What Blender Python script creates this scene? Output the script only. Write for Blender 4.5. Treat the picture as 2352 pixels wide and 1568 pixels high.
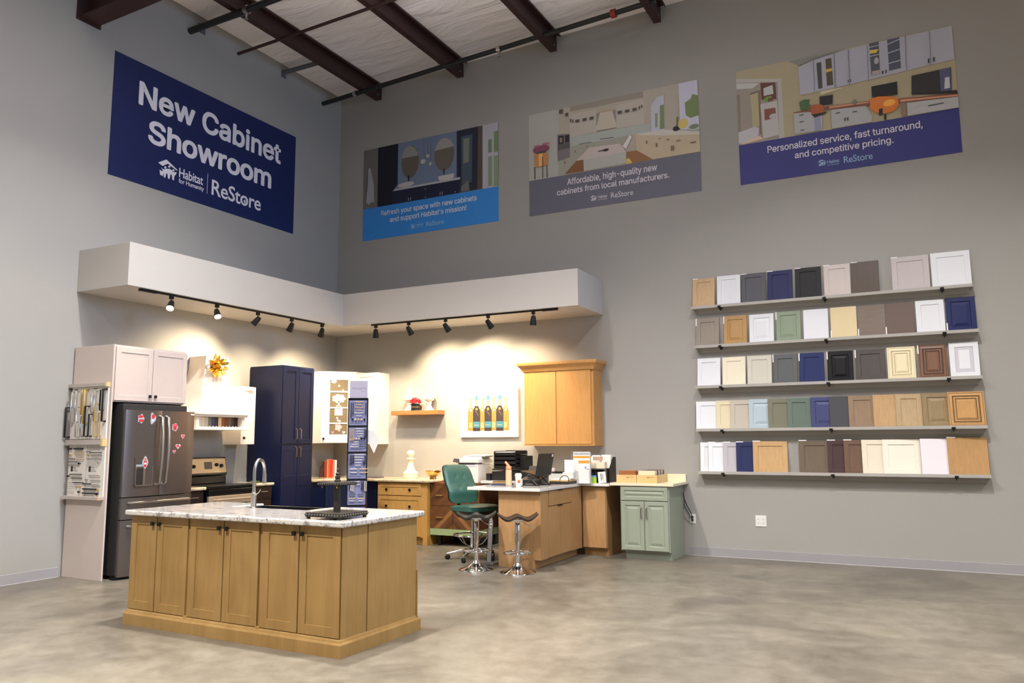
import bpy, bmesh, math, json, random
from mathutils import Vector, Matrix
random.seed(7)
PI = math.pi
sc = bpy.context.scene
COL = sc.collection
for o in list(bpy.data.objects): bpy.data.objects.remove(o)

# ------------------------------------------------------------ camera
cd = bpy.data.cameras.new('camera'); cam = bpy.data.objects.new('camera', cd); COL.objects.link(cam)
sc.camera = cam
CP = Vector((8.5604, -10.2189, 1.4665)); YAW, PIT, ROL, FPX = 2.0462, 0.12501, -0.005777, 1805.8
fw = Vector((math.cos(PIT)*math.cos(YAW), math.cos(PIT)*math.sin(YAW), math.sin(PIT)))
r0 = fw.cross(Vector((0, 0, 1))).normalized(); u0 = r0.cross(fw)
rr = math.cos(ROL)*r0 + math.sin(ROL)*u0; uu = -math.sin(ROL)*r0 + math.cos(ROL)*u0
M = Matrix((rr, uu, -fw)).transposed().to_4x4(); M.translation = CP
cam.matrix_world = M
cd.sensor_fit = 'HORIZONTAL'; cd.sensor_width = 36; cd.lens = 36*FPX/2352
cd.clip_start = .05; cd.clip_end = 100

# ------------------------------------------------------------ light and exposure
sc.view_settings.view_transform = 'Standard'
sc.view_settings.look = 'None'
sc.view_settings.exposure = 0.0
sc.view_settings.gamma = 1
sc.view_settings.use_curve_mapping = False
w = bpy.data.worlds.new('world'); sc.world = w; w.use_nodes = True
w.node_tree.nodes['Background'].inputs[0].default_value = (.8, .85, 1, 1)
w.node_tree.nodes['Background'].inputs[1].default_value = 0.15
def area(name, loc, power, size, col, spread=180, target=None):
    l = bpy.data.lights.new(name, 'AREA'); l.shape = 'DISK'; l.size = size; l.energy = power; l.color = col
    l.spread = math.radians(spread)
    o = bpy.data.objects.new(name, l); COL.objects.link(o); o.location = loc
    if target: o.rotation_euler = (Vector(target)-Vector(loc)).to_track_quat('-Z', 'Y').to_euler()
    return o
HB = 226
for i, (x, y, k) in enumerate([(4.1, -5.2, 1.45), (8.4, -4.4, 1.16), (13.0, -4.6, 1.35), (4.1, -9.8, 2.2), (8.2, -10.0, .45), (13.0, -10.0, .7), (5.6, -13.5, .5), (11, -13.5, .5)]):
    area('assumed_high_bay_light', (x, y, 6.9), HB*k, .26, (1, .965, .93), 128)  # overhead lamps out of view, assumed from the light and shadows; no fixtures
area('added_ceiling_fill', (5.2, -6.2, 4.9), 680, .8, (1, .97, 1), 132, (5.2, -6.2, 8))  # added upward fill to brighten the ceiling; no real fixture here
area('assumed_daylight', (15.7, -5.5, 4.6), 80, 3.0, (.4, .6, 1.0), 66, (0, -3.5, 3.5))  # assumed cool side light that tints the left wall; no window is built

# ------------------------------------------------------------ materials
def lin(c):
    return tuple((v/255/12.92 if v/255 <= .04045 else ((v/255+.055)/1.055)**2.4) for v in c) + (1,)
MATS = {}
def mat(name, col, rough=.5, metal=0, noise=0, nscale=8, bump=0, bscale=60, coat=0, emit=0, trans=0, spec=None, alpha=1):
    if name in MATS: return MATS[name]
    m = bpy.data.materials.new(name); m.use_nodes = True; nt = m.node_tree; b = nt.nodes['Principled BSDF']
    b.inputs['Base Color'].default_value = lin(col); b.inputs['Roughness'].default_value = rough; b.inputs['Metallic'].default_value = metal
    if coat: b.inputs['Coat Weight'].default_value = coat; b.inputs['Coat Roughness'].default_value = .08
    if trans: b.inputs['Transmission Weight'].default_value = trans
    if spec is not None: b.inputs['Specular IOR Level'].default_value = spec
    if alpha < 1: b.inputs['Alpha'].default_value = alpha
    if emit: b.inputs['Emission Color'].default_value = lin(col); b.inputs['Emission Strength'].default_value = emit
    tc = nt.nodes.new('ShaderNodeTexCoord')
    n = nt.nodes.new('ShaderNodeTexNoise'); n.inputs['Scale'].default_value = nscale; n.inputs['Detail'].default_value = 4
    nt.links.new(tc.outputs['Object'], n.inputs['Vector'])
    mx = nt.nodes.new('ShaderNodeMix'); mx.data_type = 'RGBA'
    k = noise if noise else .03
    mx.inputs[6].default_value = tuple(v*(1-k) for v in lin(col)[:3])+(1,); mx.inputs[7].default_value = tuple(min(1, v*(1+k)) for v in lin(col)[:3])+(1,)
    nt.links.new(n.outputs['Fac'], mx.inputs[0]); nt.links.new(mx.outputs[2], b.inputs['Base Color'])
    if bump:
        n2 = nt.nodes.new('ShaderNodeTexNoise'); n2.inputs['Scale'].default_value = bscale; nt.links.new(tc.outputs['Object'], n2.inputs['Vector'])
        bp = nt.nodes.new('ShaderNodeBump'); bp.inputs['Strength'].default_value = bump; bp.inputs['Distance'].default_value = .01
        nt.links.new(n2.outputs['Fac'], bp.inputs['Height']); nt.links.new(bp.outputs['Normal'], b.inputs['Normal'])
    MATS[name] = m; return m
def wood(name, c1, c2, rough=.42, vec=(14, 14, 1.2), blot=1.5, coat=0):
    if name in MATS: return MATS[name]
    m = bpy.data.materials.new(name); m.use_nodes = True; nt = m.node_tree; b = nt.nodes['Principled BSDF']
    b.inputs['Roughness'].default_value = rough
    if coat: b.inputs['Coat Weight'].default_value = coat
    b.inputs['Specular IOR Level'].default_value = .32
    tc = nt.nodes.new('ShaderNodeTexCoord'); mp = nt.nodes.new('ShaderNodeMapping'); mp.inputs['Scale'].default_value = vec
    nt.links.new(tc.outputs['Object'], mp.inputs['Vector'])
    n = nt.nodes.new('ShaderNodeTexNoise'); n.inputs['Scale'].default_value = 4; n.inputs['Detail'].default_value = 6; n.inputs['Distortion'].default_value = .6
    nt.links.new(mp.outputs[0], n.inputs['Vector'])
    n2 = nt.nodes.new('ShaderNodeTexNoise'); n2.inputs['Scale'].default_value = blot; n2.inputs['Detail'].default_value = 2
    nt.links.new(tc.outputs['Object'], n2.inputs['Vector'])
    ma = nt.nodes.new('ShaderNodeMath'); ma.operation = 'ADD'; nt.links.new(n.outputs['Fac'], ma.inputs[0]); nt.links.new(n2.outputs['Fac'], ma.inputs[1])
    cr = nt.nodes.new('ShaderNodeMapRange'); cr.inputs[1].default_value = .7; cr.inputs[2].default_value = 1.3
    nt.links.new(ma.outputs[0], cr.inputs[0])
    mx = nt.nodes.new('ShaderNodeMix'); mx.data_type = 'RGBA'; mx.inputs[6].default_value = lin(c1); mx.inputs[7].default_value = lin(c2)
    nt.links.new(cr.outputs[0], mx.inputs[0]); nt.links.new(mx.outputs[2], b.inputs['Base Color'])
    MATS[name] = m; return m

def ramp(nt, stops):
    r = nt.nodes.new('ShaderNodeValToRGB'); e = r.color_ramp.elements
    while len(e) < len(stops): e.new(.5)
    for q, (p, c) in zip(e, stops): q.position = p; q.color = lin(c)
    return r
def granite(name, base, dark, mid, rough=.12):
    m = bpy.data.materials.new(name); m.use_nodes = True; nt = m.node_tree; b = nt.nodes['Principled BSDF']; b.inputs['Roughness'].default_value = rough
    b.inputs['Coat Weight'].default_value = .4
    tc = nt.nodes.new('ShaderNodeTexCoord')
    mp = nt.nodes.new('ShaderNodeMapping'); mp.inputs['Rotation'].default_value = (0, 0, .5); mp.inputs['Scale'].default_value = (1, 2.6, 1.6)
    nt.links.new(tc.outputs['Object'], mp.inputs[0])
    n = nt.nodes.new('ShaderNodeTexNoise'); n.inputs['Scale'].default_value = 9; n.inputs['Detail'].default_value = 9; n.inputs['Roughness'].default_value = .72; n.inputs['Distortion'].default_value = 1.0
    nt.links.new(mp.outputs[0], n.inputs['Vector'])
    r = ramp(nt, [(.33, dark), (.42, mid), (.50, base), (.66, base), (.76, mid)]); nt.links.new(n.outputs['Fac'], r.inputs[0])
    n2 = nt.nodes.new('ShaderNodeTexNoise'); n2.inputs['Scale'].default_value = 55; n2.inputs['Detail'].default_value = 4; nt.links.new(tc.outputs['Object'], n2.inputs['Vector'])
    r2 = ramp(nt, [(.33, dark), (.42, (255, 255, 255)), (1, (255, 255, 255))]); nt.links.new(n2.outputs['Fac'], r2.inputs[0])
    mx = nt.nodes.new('ShaderNodeMix'); mx.data_type = 'RGBA'; mx.blend_type = 'MULTIPLY'; mx.inputs[0].default_value = .55
    nt.links.new(r.outputs[0], mx.inputs[6]); nt.links.new(r2.outputs[0], mx.inputs[7]); nt.links.new(mx.outputs[2], b.inputs['Base Color'])
    MATS[name] = m; return m

# ------------------------------------------------------------ mesh builder
class MB:
    def __init__(s, M=None): s.v = []; s.f = []; s.mi = []; s.M = M; s.cur = 0
    def mesh(s, vs, fs, mi=None):
        b = len(s.v)
        for p in vs:
            p = Vector(p); s.v.append(tuple(s.M @ p) if s.M else tuple(p))
        for k, f in enumerate(fs): s.f.append([b+i for i in f]); s.mi.append(s.cur if mi is None else (mi[k] if isinstance(mi, list) else mi))
        return s
    def box(s, x0, x1, y0, y1, z0, z1, mi=None):
        return s.mesh([(x, y, z) for z in (z0, z1) for y in (y0, y1) for x in (x0, x1)], [(0, 2, 3, 1), (4, 5, 7, 6), (0, 1, 5, 4), (2, 6, 7, 3), (0, 4, 6, 2), (1, 3, 7, 5)], mi)
    def prism(s, poly, axis, a, b, mi=None):
        def P(p, t): return {'x': (t, p[0], p[1]), 'y': (p[0], t, p[1]), 'z': (p[0], p[1], t)}[axis]
        n = len(poly)
        return s.mesh([P(p, a) for p in poly]+[P(p, b) for p in poly], [tuple(range(n))[::-1], tuple(range(n, 2*n))]+[(i, (i+1) % n, n+(i+1) % n, n+i) for i in range(n)], mi)
    def lathe(s, prof, c=(0, 0, 0), n=24, axis='z', mi=None, sx=1, sy=1):
        vs = []; fs = []
        for r, z in prof:
            for i in range(n):
                t = 2*PI*i/n; a, b = r*math.cos(t)*sx, r*math.sin(t)*sy
                vs.append({'z': (c[0]+a, c[1]+b, c[2]+z), 'x': (c[0]+z, c[1]+a, c[2]+b), 'y': (c[0]+a, c[1]+z, c[2]+b)}[axis])
        m = len(prof)
        for j in range(m-1):
            for i in range(n): fs.append((j*n+i, j*n+(i+1) % n, (j+1)*n+(i+1) % n, (j+1)*n+i))
        fs.append(tuple(range(n))[::-1]); fs.append(tuple((m-1)*n+i for i in range(n)))
        return s.mesh(vs, fs, mi)
    def tube(s, pts, r, n=10, mi=None, closed=False, flat=None):
        pts = [Vector(p) for p in pts]; vs = []; fs = []; m = len(pts); up = Vector((0, 0, 1))
        prev = None
        for j, p in enumerate(pts):
            if closed: d = (pts[(j+1) % m]-pts[j-1]).normalized()
            else: d = (pts[min(j+1, m-1)]-pts[max(j-1, 0)]).normalized()
            if prev is None:
                a = d.cross(up) if abs(d.z) < .95 else d.cross(Vector((1, 0, 0)))
            else: a = prev-d*prev.dot(d)
            a.normalize(); prev = a; b = d.cross(a)
            rj = r[j] if isinstance(r, (list, tuple)) else r
            for i in range(n):
                t = 2*PI*i/n; vs.append(p+(a*math.cos(t)*(flat or 1)+b*math.sin(t))*rj)
        for j in range(m if closed else m-1):
            k = (j+1) % m
            for i in range(n): fs.append((j*n+i, j*n+(i+1) % n, k*n+(i+1) % n, k*n+i))
        if not closed: fs.append(tuple(range(n))[::-1]); fs.append(tuple((m-1)*n+i for i in range(n)))
        return s.mesh(vs, fs, mi)
    def rings(s, rs, capa=True, capb=True, mi=None):
        n = len(rs[0]); vs = [p for r in rs for p in r]; fs = []; ms = []
        for j in range(len(rs)-1):
            for i in range(n): fs.append((j*n+i, j*n+(i+1) % n, (j+1)*n+(i+1) % n, (j+1)*n+i)); ms.append(mi[j] if isinstance(mi, list) else (mi or 0))
        if capa: fs.append(tuple(range(n))[::-1]); ms.append(mi[0] if isinstance(mi, list) else (mi or 0))
        if capb: fs.append(tuple((len(rs)-1)*n+i for i in range(n))); ms.append(mi[-1] if isinstance(mi, list) else (mi or 0))
        return s.mesh(vs, fs, ms)
    def panel(s, u0, v0, W, H, w0, prof, mi=None):
        """door front in a frame whose x = right, y = towards the viewer, z = up; prof = [(inset, out)]"""
        rs = [[(u0, w0, v0), (u0+W, w0, v0), (u0+W, w0, v0+H), (u0, w0, v0+H)]]
        for i, d in prof: rs.append([(u0+i, w0+d, v0+i), (u0+W-i, w0+d, v0+i), (u0+W-i, w0+d, v0+H-i), (u0+i, w0+d, v0+H-i)])
        return s.rings(rs, mi=mi)
    def flat(s, poly, w, mi=None):
        return s.mesh([(a, w, b) for a, b in poly], [tuple(range(len(poly)))], mi)
def frame(x, y, z=0, out=-90):
    a = math.radians(out); o = Vector((math.cos(a), math.sin(a), 0)); r = Vector((-o.y, o.x, 0))
    m = Matrix((r, o, Vector((0, 0, 1)))).transposed().to_4x4(); m.translation = Vector((x, y, z)); return m
SHAKER = lambda t=.02, fwd=.057: [(0.0015, t-.001), (.003, t), (fwd, t), (fwd+.002, t-.008)]
RAISED = lambda t=.02, fwd=.055: [(0.001, t-.002), (.004, t), (fwd-.006, t), (fwd, t-.009), (fwd+.008, t-.009), (fwd+.035, t-.002), (fwd+.037, t-.001)]
SLAB = lambda t=.02: [(0.001, t-.001), (.003, t)]

ORG = {}
def root(name, label, cat, loc=(0, 0, 0), rz=0, group=None):
    o = bpy.data.objects.new(name, None); COL.objects.link(o); o.location = loc; o.rotation_euler = (0, 0, rz)
    o.empty_display_size = .1; o['label'] = label; o['category'] = cat
    if group: o['group'] = group
    ORG[o] = Vector(loc) if rz == 0 else Vector((0, 0, 0)); return o
def part(name, mb, m, parent=None, bevel=0, smooth=False, label=None, recalc=True):
    me = bpy.data.meshes.new(name)
    off = ORG.get(parent, Vector((0, 0, 0))) if parent else Vector((0, 0, 0))
    me.from_pydata([tuple(Vector(v)-off) for v in mb.v], [], mb.f)
    for k in (m if isinstance(m, (list, tuple)) else [m]): me.materials.append(k)
    for p, i in zip(me.polygons, mb.mi): p.material_index = i
    if recalc:
        bm = bmesh.new(); bm.from_mesh(me); bmesh.ops.recalc_face_normals(bm, faces=bm.faces); bm.to_mesh(me); bm.free()
    if smooth:
        for p in me.polygons: p.use_smooth = True
        me.set_sharp_from_angle(angle=math.radians(38))
    o = bpy.data.objects.new(name, me); COL.objects.link(o)
    if parent: o.parent = parent; ORG[o] = off
    if bevel:
        md = o.modifiers.new('bevel', 'BEVEL'); md.width = bevel; md.segments = 2; md.limit_method = 'ANGLE'; md.angle_limit = math.radians(40)
    if label: o['label'] = label
    return o
def thing(name, mb, m, label, cat, loc=None, group=None, bevel=0, smooth=False, rz=0):
    """a thing that is one mesh; origin moved to loc"""
    me_off = Vector(loc) if loc else Vector((0, 0, 0))
    if loc: mb.v = [tuple(Vector(v)-me_off) for v in mb.v]
    o = part(name, mb, m, None, bevel, smooth); o.location = me_off; o.rotation_euler = (0, 0, rz); o['label'] = label; o['category'] = cat
    if group: o['group'] = group
    ORG[o] = me_off
    return o
def struct(name, mb, m, bevel=0, smooth=False):
    o = part(name, mb, m, None, bevel, smooth); o['kind'] = 'structure'; return o
def dup(o, loc=None, rz=None, label=None, par=None):
    c = o.copy(); COL.objects.link(c)
    if par: c.parent = par
    for ch in o.children: dup(ch, par=c)
    if loc: c.location = loc
    if rz is not None: c.rotation_euler = (0, 0, rz)
    if label: c['label'] = label
    return c
def text(name, body, M, u0, u1, v0, cap, w, m, parent, bold=.0, depth=.0015, label=None):
    cu = bpy.data.curves.new(name, 'FONT'); cu.body = body; cu.size = 1; cu.offset = bold; cu.extrude = 0; cu.space_character = .96; cu.resolution_u = 3
    ob = bpy.data.objects.new(name, cu); COL.objects.link(ob)
    bpy.context.view_layer.update()
    me = bpy.data.meshes.new_from_object(ob.evaluated_get(bpy.context.evaluated_depsgraph_get()))
    vs = [v.co.copy() for v in me.vertices]; fs = [list(p.vertices) for p in me.polygons]
    bpy.data.objects.remove(ob); bpy.data.curves.remove(cu); bpy.data.meshes.remove(me)
    xa = min(v.x for v in vs); xb = max(v.x for v in vs)
    sx = (u1-u0)/(xb-xa); sy = cap/.73 if cap else sx
    mb = MB(M); mb.mesh([(u0+(v.x-xa)*sx, w, v0+v.y*sy) for v in vs], fs)
    return part(name, mb, m, parent, recalc=False, label=label)

GLY = json.loads('''{" ":[188,[]],"!":[196,[[67,160,63,509,132,509,128,160],[98,-4,81,-1,66,9,56,24,52,41,56,58,66,73,81,83,98,86,116,83,130,73,140,58,143,41,140,24,130,9,116,-1]]],"'":[206,[[78,318,70,509,136,509,128,318]]],",":[188,[[38,-119,68,71,137,71,84,-119]]],"-":[453,[[337,244,337,188,114,188,114,244]]],".":[188,[[95,-4,78,-1,63,9,53,24,50,41,53,59,63,73,78,83,95,87,113,83,128,73,138,59,141,41,138,24,128,9,113,-1]]],"A":[480,[[16,0,201,509,276,509,463,0,395,0,287,302,264,372,232,478,245,478,213,371,191,302,85,0],[110,142,110,199,370,199,370,142]]],"C":[510,[[267,-7,205,1,150,25,104,63,70,115,48,179,40,254,48,329,70,393,104,445,150,484,205,508,267,516,340,504,373,490,402,471,427,447,448,418,463,385,473,348,408,348,389,395,357,428,315,449,267,456,223,450,184,432,150,403,125,364,109,314,103,254,109,194,125,145,151,105,184,76,223,59,267,53,315,60,357,81,389,114,408,160,473,160,463,124,448,91,428,62,402,38,373,19,341,5,305,-4]]],"D":[502,[[219,0,96,0,96,57,215,57,272,63,318,81,354,110,379,149,394,198,399,255,394,312,379,361,354,399,320,428,275,446,221,452,93,452,93,509,225,509,294,501,353,478,399,441,433,391,455,329,462,255,455,181,433,119,398,68,351,31,291,8],[125,509,125,0,60,0,60,509]]],"H":[517,[[60,0,60,509,125,509,125,289,392,289,392,509,457,509,457,0,392,0,392,232,125,232,125,0]]],"K":[467,[[104,145,104,216,139,261,174,303,212,344,364,509,448,509,231,276,228,276],[60,0,60,509,125,509,125,334,124,225,125,193,125,0],[372,0,188,259,228,309,449,0]]],"N":[523,[[60,0,60,509,136,509,343,183,363,151,388,107,414,55,405,54,401,108,399,157,399,195,399,509,463,509,463,0,387,0,202,290,177,331,148,381,108,452,119,454,122,384,124,328,125,291,125,0]]],"P":[445,[[60,0,60,509,235,509,289,503,332,487,366,462,390,430,404,391,409,348,404,304,390,265,366,233,332,207,289,191,235,186,109,186,109,242,233,242,269,246,297,256,318,272,333,294,342,319,344,348,342,376,333,402,318,423,297,439,268,449,232,452,125,452,125,0]]],"R":[449,[[60,0,60,509,236,509,290,504,333,489,367,465,390,433,405,395,409,352,405,309,390,271,367,240,333,217,289,203,236,198,96,198,96,255,234,255,269,258,298,267,319,281,334,300,342,324,345,352,342,380,334,405,319,425,298,440,269,449,233,452,125,452,125,0],[353,0,230,229,303,229,428,0]]],"S":[447,[[224,-9,172,-4,128,9,91,31,64,60,46,96,38,137,104,137,110,110,123,88,142,71,166,59,224,49,257,52,286,60,311,74,329,92,341,114,346,139,342,161,332,179,296,205,245,222,184,239,128,260,86,289,60,326,52,372,58,413,75,448,102,476,138,498,180,511,227,516,275,511,316,498,351,476,377,449,394,415,401,378,337,378,326,412,302,437,267,453,225,459,194,456,167,448,145,435,129,418,118,398,115,376,119,352,131,334,169,308,212,293,264,279,312,264,359,238,395,198,405,171,408,139,403,99,386,64,360,34,323,11,278,-4]]],"a":[389,[[160,-9,126,-5,94,5,68,22,48,45,35,73,30,108,34,138,43,161,58,179,78,193,125,211,178,220,234,227,265,235,273,243,276,255,276,257,267,297,240,322,196,331,149,322,118,301,100,274,41,291,57,322,79,346,104,364,133,375,194,384,239,379,286,360,306,343,322,320,333,290,337,251,337,0,277,0,277,52,272,52,252,25,215,1],[170,45,202,49,228,59,248,74,263,93,272,115,276,138,276,190,259,182,231,176,200,171,175,168,134,159,103,139,95,124,92,105,102,72,130,52]]],"b":[424,[[229,-8,198,-5,172,4,138,31,118,59,112,59,112,0,53,0,53,509,114,509,114,319,118,319,137,346,171,373,197,381,229,384,274,378,313,361,345,332,370,293,385,245,390,189,385,133,370,84,346,45,313,16,274,-2],[220,47,253,51,279,66,301,88,316,117,325,151,328,189,325,227,316,261,301,290,280,311,253,325,220,330,188,325,161,312,140,291,125,263,116,229,113,189,116,150,125,115,140,86,162,65,188,51]]],"c":[396,[[207,-8,159,-2,117,16,82,46,56,85,40,133,34,187,40,243,56,291,82,330,117,360,159,378,207,384,260,377,305,356,340,322,362,277,303,262,290,289,270,311,242,325,207,330,173,325,145,310,124,287,108,258,99,224,96,187,99,151,108,117,124,89,145,66,173,51,207,46,243,52,271,66,292,89,304,117,363,102,341,56,306,21,261,-1]]],"d":[424,[[195,-8,151,-2,111,16,79,45,55,84,39,133,34,189,39,245,55,293,79,332,112,361,151,378,196,384,228,381,253,373,287,346,306,319,311,319,311,509,372,509,372,0,313,0,313,59,307,59,287,31,252,4,227,-5],[205,47,236,51,263,65,284,86,299,115,309,150,312,189,309,229,300,263,284,291,263,312,237,325,205,330,172,325,145,311,124,290,108,261,99,227,96,189,99,151,109,117,124,88,145,66,172,51]]],"e":[404,[[212,-8,161,-2,117,16,82,46,56,85,40,132,34,187,39,242,55,290,81,329,115,359,157,378,205,384,266,374,294,361,319,341,341,315,357,282,368,242,371,194,371,169,75,169,75,221,338,221,310,202,307,237,298,269,283,294,263,314,237,326,205,330,173,326,146,313,125,294,109,270,99,241,96,211,96,178,100,139,110,106,128,80,151,61,179,50,212,46,254,53,285,73,306,105,365,91,353,63,335,39,311,19,283,4,249,-5]]],"f":[254,[[228,379,228,327,6,327,6,379],[81,0,81,432,84,461,96,486,113,505,135,519,187,530,222,527,243,521,227,468,215,472,195,474,171,470,154,460,145,443,142,419,142,0]]],"g":[425,[[207,-151,168,-148,134,-140,82,-110,51,-69,101,-41,122,-66,154,-88,207,-97,249,-92,282,-75,304,-47,311,-6,311,68,306,68,287,41,252,16,227,8,195,5,152,10,113,27,80,53,55,90,39,136,34,191,39,246,55,293,80,332,112,361,152,378,196,384,228,382,253,373,288,346,308,319,313,319,313,379,372,379,372,-9,367,-54,350,-90,324,-117,291,-136,251,-147],[205,59,237,63,264,75,285,95,300,121,309,154,312,193,309,231,300,264,285,291,264,312,237,325,205,330,172,325,145,312,124,290,109,262,99,229,96,193,99,155,109,123,124,96,145,76,172,63]]],"h":[410,[[114,227,114,0,53,0,53,509,114,509,114,287,102,287,124,332,152,362,187,379,227,384,264,380,295,369,321,349,341,321,353,285,357,240,357,0,296,0,296,235,290,275,273,304,246,323,210,329,184,326,161,317,141,303,126,283,117,257]]],"i":[167,[[53,0,53,379,114,379,114,0],[84,443,67,446,54,455,44,468,41,483,44,499,54,512,67,521,84,524,100,521,114,512,123,499,126,483,123,468,114,455,100,446]]],"l":[189,[[139,-2,101,3,74,20,58,47,53,84,53,509,114,509,114,99,120,62,130,54,146,52,160,53,170,54,181,3,162,-1]]],"m":[610,[[53,0,53,379,112,379,112,295,108,295,118,323,132,346,172,376,219,386,257,380,287,361,309,331,321,295,312,295,322,321,337,343,381,375,437,386,468,383,497,372,522,354,541,328,553,296,557,255,557,0,496,0,496,254,490,289,473,313,447,326,419,330,395,328,374,320,345,290,335,247,335,0,274,0,274,260,269,288,253,311,229,326,199,330,158,320,140,307,126,289,117,266,114,238,114,0]]],"n":[410,[[114,227,114,0,53,0,53,379,112,379,112,287,102,287,124,332,152,362,187,379,227,384,264,380,295,369,321,349,341,321,353,285,357,240,357,0,296,0,296,235,290,275,273,304,246,323,210,329,184,326,161,317,141,303,126,283,117,257]]],"o":[415,[[207,-8,159,-2,117,16,82,46,56,85,40,133,34,187,40,243,56,291,82,330,117,360,159,378,207,384,256,378,299,360,333,330,359,291,376,243,381,187,376,133,359,85,333,46,299,16,256,-2],[207,46,242,51,270,66,292,89,307,117,316,151,319,187,316,224,307,258,292,287,270,310,242,325,207,330,173,325,145,310,124,287,108,258,99,224,96,187,99,151,108,117,124,89,145,66,173,51]]],"p":[424,[[53,-143,53,379,112,379,112,319,118,319,137,346,171,373,197,381,229,384,274,378,313,361,345,332,370,293,385,245,390,189,385,133,370,84,346,45,313,16,274,-2,229,-8,198,-5,173,4,138,31,118,59,114,59,114,-143],[220,47,253,51,279,66,301,88,316,117,325,151,328,189,325,227,316,261,301,290,280,311,253,325,220,330,188,325,161,312,140,291,125,263,116,229,113,189,116,150,125,115,140,86,162,65,188,51]]],"q":[424,[[372,-143,311,-143,311,59,306,59,287,31,252,4,227,-5,195,-8,151,-2,111,16,79,45,55,84,39,133,34,189,39,245,55,293,79,332,112,361,151,378,196,384,228,381,253,373,287,346,307,319,313,319,313,379,372,379],[205,47,236,51,263,65,284,86,299,115,309,150,312,189,309,229,300,263,284,291,263,312,237,325,205,330,172,325,145,311,124,290,108,261,99,227,96,189,99,151,109,117,124,88,145,66,172,51]]],"r":[259,[[53,0,53,379,112,379,112,321,115,321,130,347,152,367,181,380,213,385,229,384,243,384,243,322,230,324,207,326,182,323,159,315,140,301,126,284,117,262,114,237,114,0]]],"s":[365,[[182,-8,145,-5,112,3,84,18,62,38,45,63,36,94,94,107,105,79,124,60,150,49,181,45,217,50,244,62,262,81,268,103,265,121,254,136,237,147,212,155,149,170,104,186,72,208,53,237,47,274,51,305,65,332,87,354,115,370,149,381,187,384,223,381,254,372,279,358,299,339,324,290,268,277,258,298,243,316,219,328,187,333,156,329,131,317,114,299,109,277,112,258,124,243,172,223,229,209,275,194,306,171,325,142,331,107,326,75,312,47,290,24,260,6,223,-5]]],"t":[227,[[204,379,204,327,6,327,6,379],[65,471,126,471,126,98,128,76,136,61,150,53,170,50,185,51,202,54,213,2,192,-3,168,-4,125,2,92,21,72,52,65,93]]],"u":[410,[[182,-5,146,-1,115,11,89,31,69,59,57,95,53,139,53,379,114,379,114,144,119,105,137,75,164,56,200,50,226,53,249,62,268,77,283,97,293,122,296,153,296,379,357,379,357,0,298,0,298,92,307,92,286,47,257,17,222,0]]],"v":[389,[[163,0,17,379,84,379,165,155,187,87,206,21,184,21,203,87,224,155,305,379,371,379,226,0]]],"w":[567,[[138,0,23,379,87,379,133,214,154,137,175,41,165,41,186,135,206,214,252,379,316,379,362,214,382,136,402,41,391,41,413,135,434,214,480,379,545,379,429,0,368,0,319,172,305,225,291,280,277,338,291,338,277,280,263,225,248,172,199,0]]],"y":[389,[[47,-139,61,-86,71,-87,104,-89,130,-74,151,-36,163,-1,17,379,84,379,165,155,187,87,206,21,184,21,202,87,224,155,305,379,371,379,204,-58,177,-107,139,-136,91,-145,65,-143]]],"z":[380,[[42,0,42,46,254,320,254,323,48,323,48,379,333,379,333,331,126,60,126,56,339,56,339,0]]]}''')
def sans(name, body, M, u0, u1, v0, cap, w, m, parent, bold=.0, label=None, track=.95):
    cu = bpy.data.curves.new(name, 'CURVE'); cu.dimensions = '2D'; cu.fill_mode = 'BOTH'; x = 0
    for ch in body:
        adv, sp = GLY[ch]
        for l in sp:
            s = cu.splines.new('POLY'); n = len(l)//2; s.points.add(n-1); s.use_cyclic_u = True
            for i in range(n): s.points[i].co = (x+l[2*i]/1000, l[2*i+1]/1000, 0, 1)
        x += adv/1000*track + (.006 if bold > .015 else 0)
    ob = bpy.data.objects.new(name, cu); COL.objects.link(ob); bpy.context.view_layer.update()
    me = bpy.data.meshes.new_from_object(ob.evaluated_get(bpy.context.evaluated_depsgraph_get()))
    v0_ = [v.co.copy() for v in me.vertices]; f0_ = [list(p.vertices) for p in me.polygons]; vs = []; fs = []
    bpy.data.objects.remove(ob); bpy.data.curves.remove(cu); bpy.data.meshes.remove(me)
    for k in range(8 if bold else 1):
        d = Vector((math.cos(k*PI/4+PI/8), math.sin(k*PI/4+PI/8), 0))*bold; b_ = len(vs)
        d.z = k*.00025; vs += [v+d for v in v0_]; fs += [[b_+i for i in f] for f in f0_]
    xa = min(v.x for v in vs); xb = max(v.x for v in vs); sx = (u1-u0)/(xb-xa); sy = cap/(.509+2*bold)
    mb = MB(M); mb.mesh([(u0+(v.x-xa)*sx, w+v.z, v0+(v.y+bold)*sy) for v in vs], fs)
    return part(name, mb, m, parent, recalc=False, label=label)

# common materials
WALL = mat('wall_paint', (158, 156, 150), .62, noise=.02, nscale=2, bump=.08, bscale=90)
BULK = mat('bulkhead_paint', (184, 180, 174), .6, noise=.02, nscale=2, bump=.06, bscale=90)
BASE = mat('vinyl_base', (150, 148, 150), .45)
BLACK = mat('black_metal', (18, 18, 19), .42, .3)
BLKPL = mat('black_plastic', (24, 24, 26), .4)
CHROME = mat('chrome', (225, 225, 228), .08, 1)
STEEL = mat('brushed_steel', (150, 146, 142), .3, 1, noise=.08, nscale=30)
NICKEL = mat('satin_nickel', (190, 186, 180), .28, 1)
BRASS = mat('brushed_brass', (226, 190, 128), .32, 1)
WHITE = mat('white_paint', (236, 232, 226), .4)
WHITEP = mat('white_plastic', (228, 226, 222), .4)
NAVY = mat('navy_paint', (17, 25, 56), .42, spec=.3)
GREIGE = mat('greige_paint', (198, 184, 176), .45)
PAPER = mat('paper', (232, 230, 226), .7)
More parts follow.
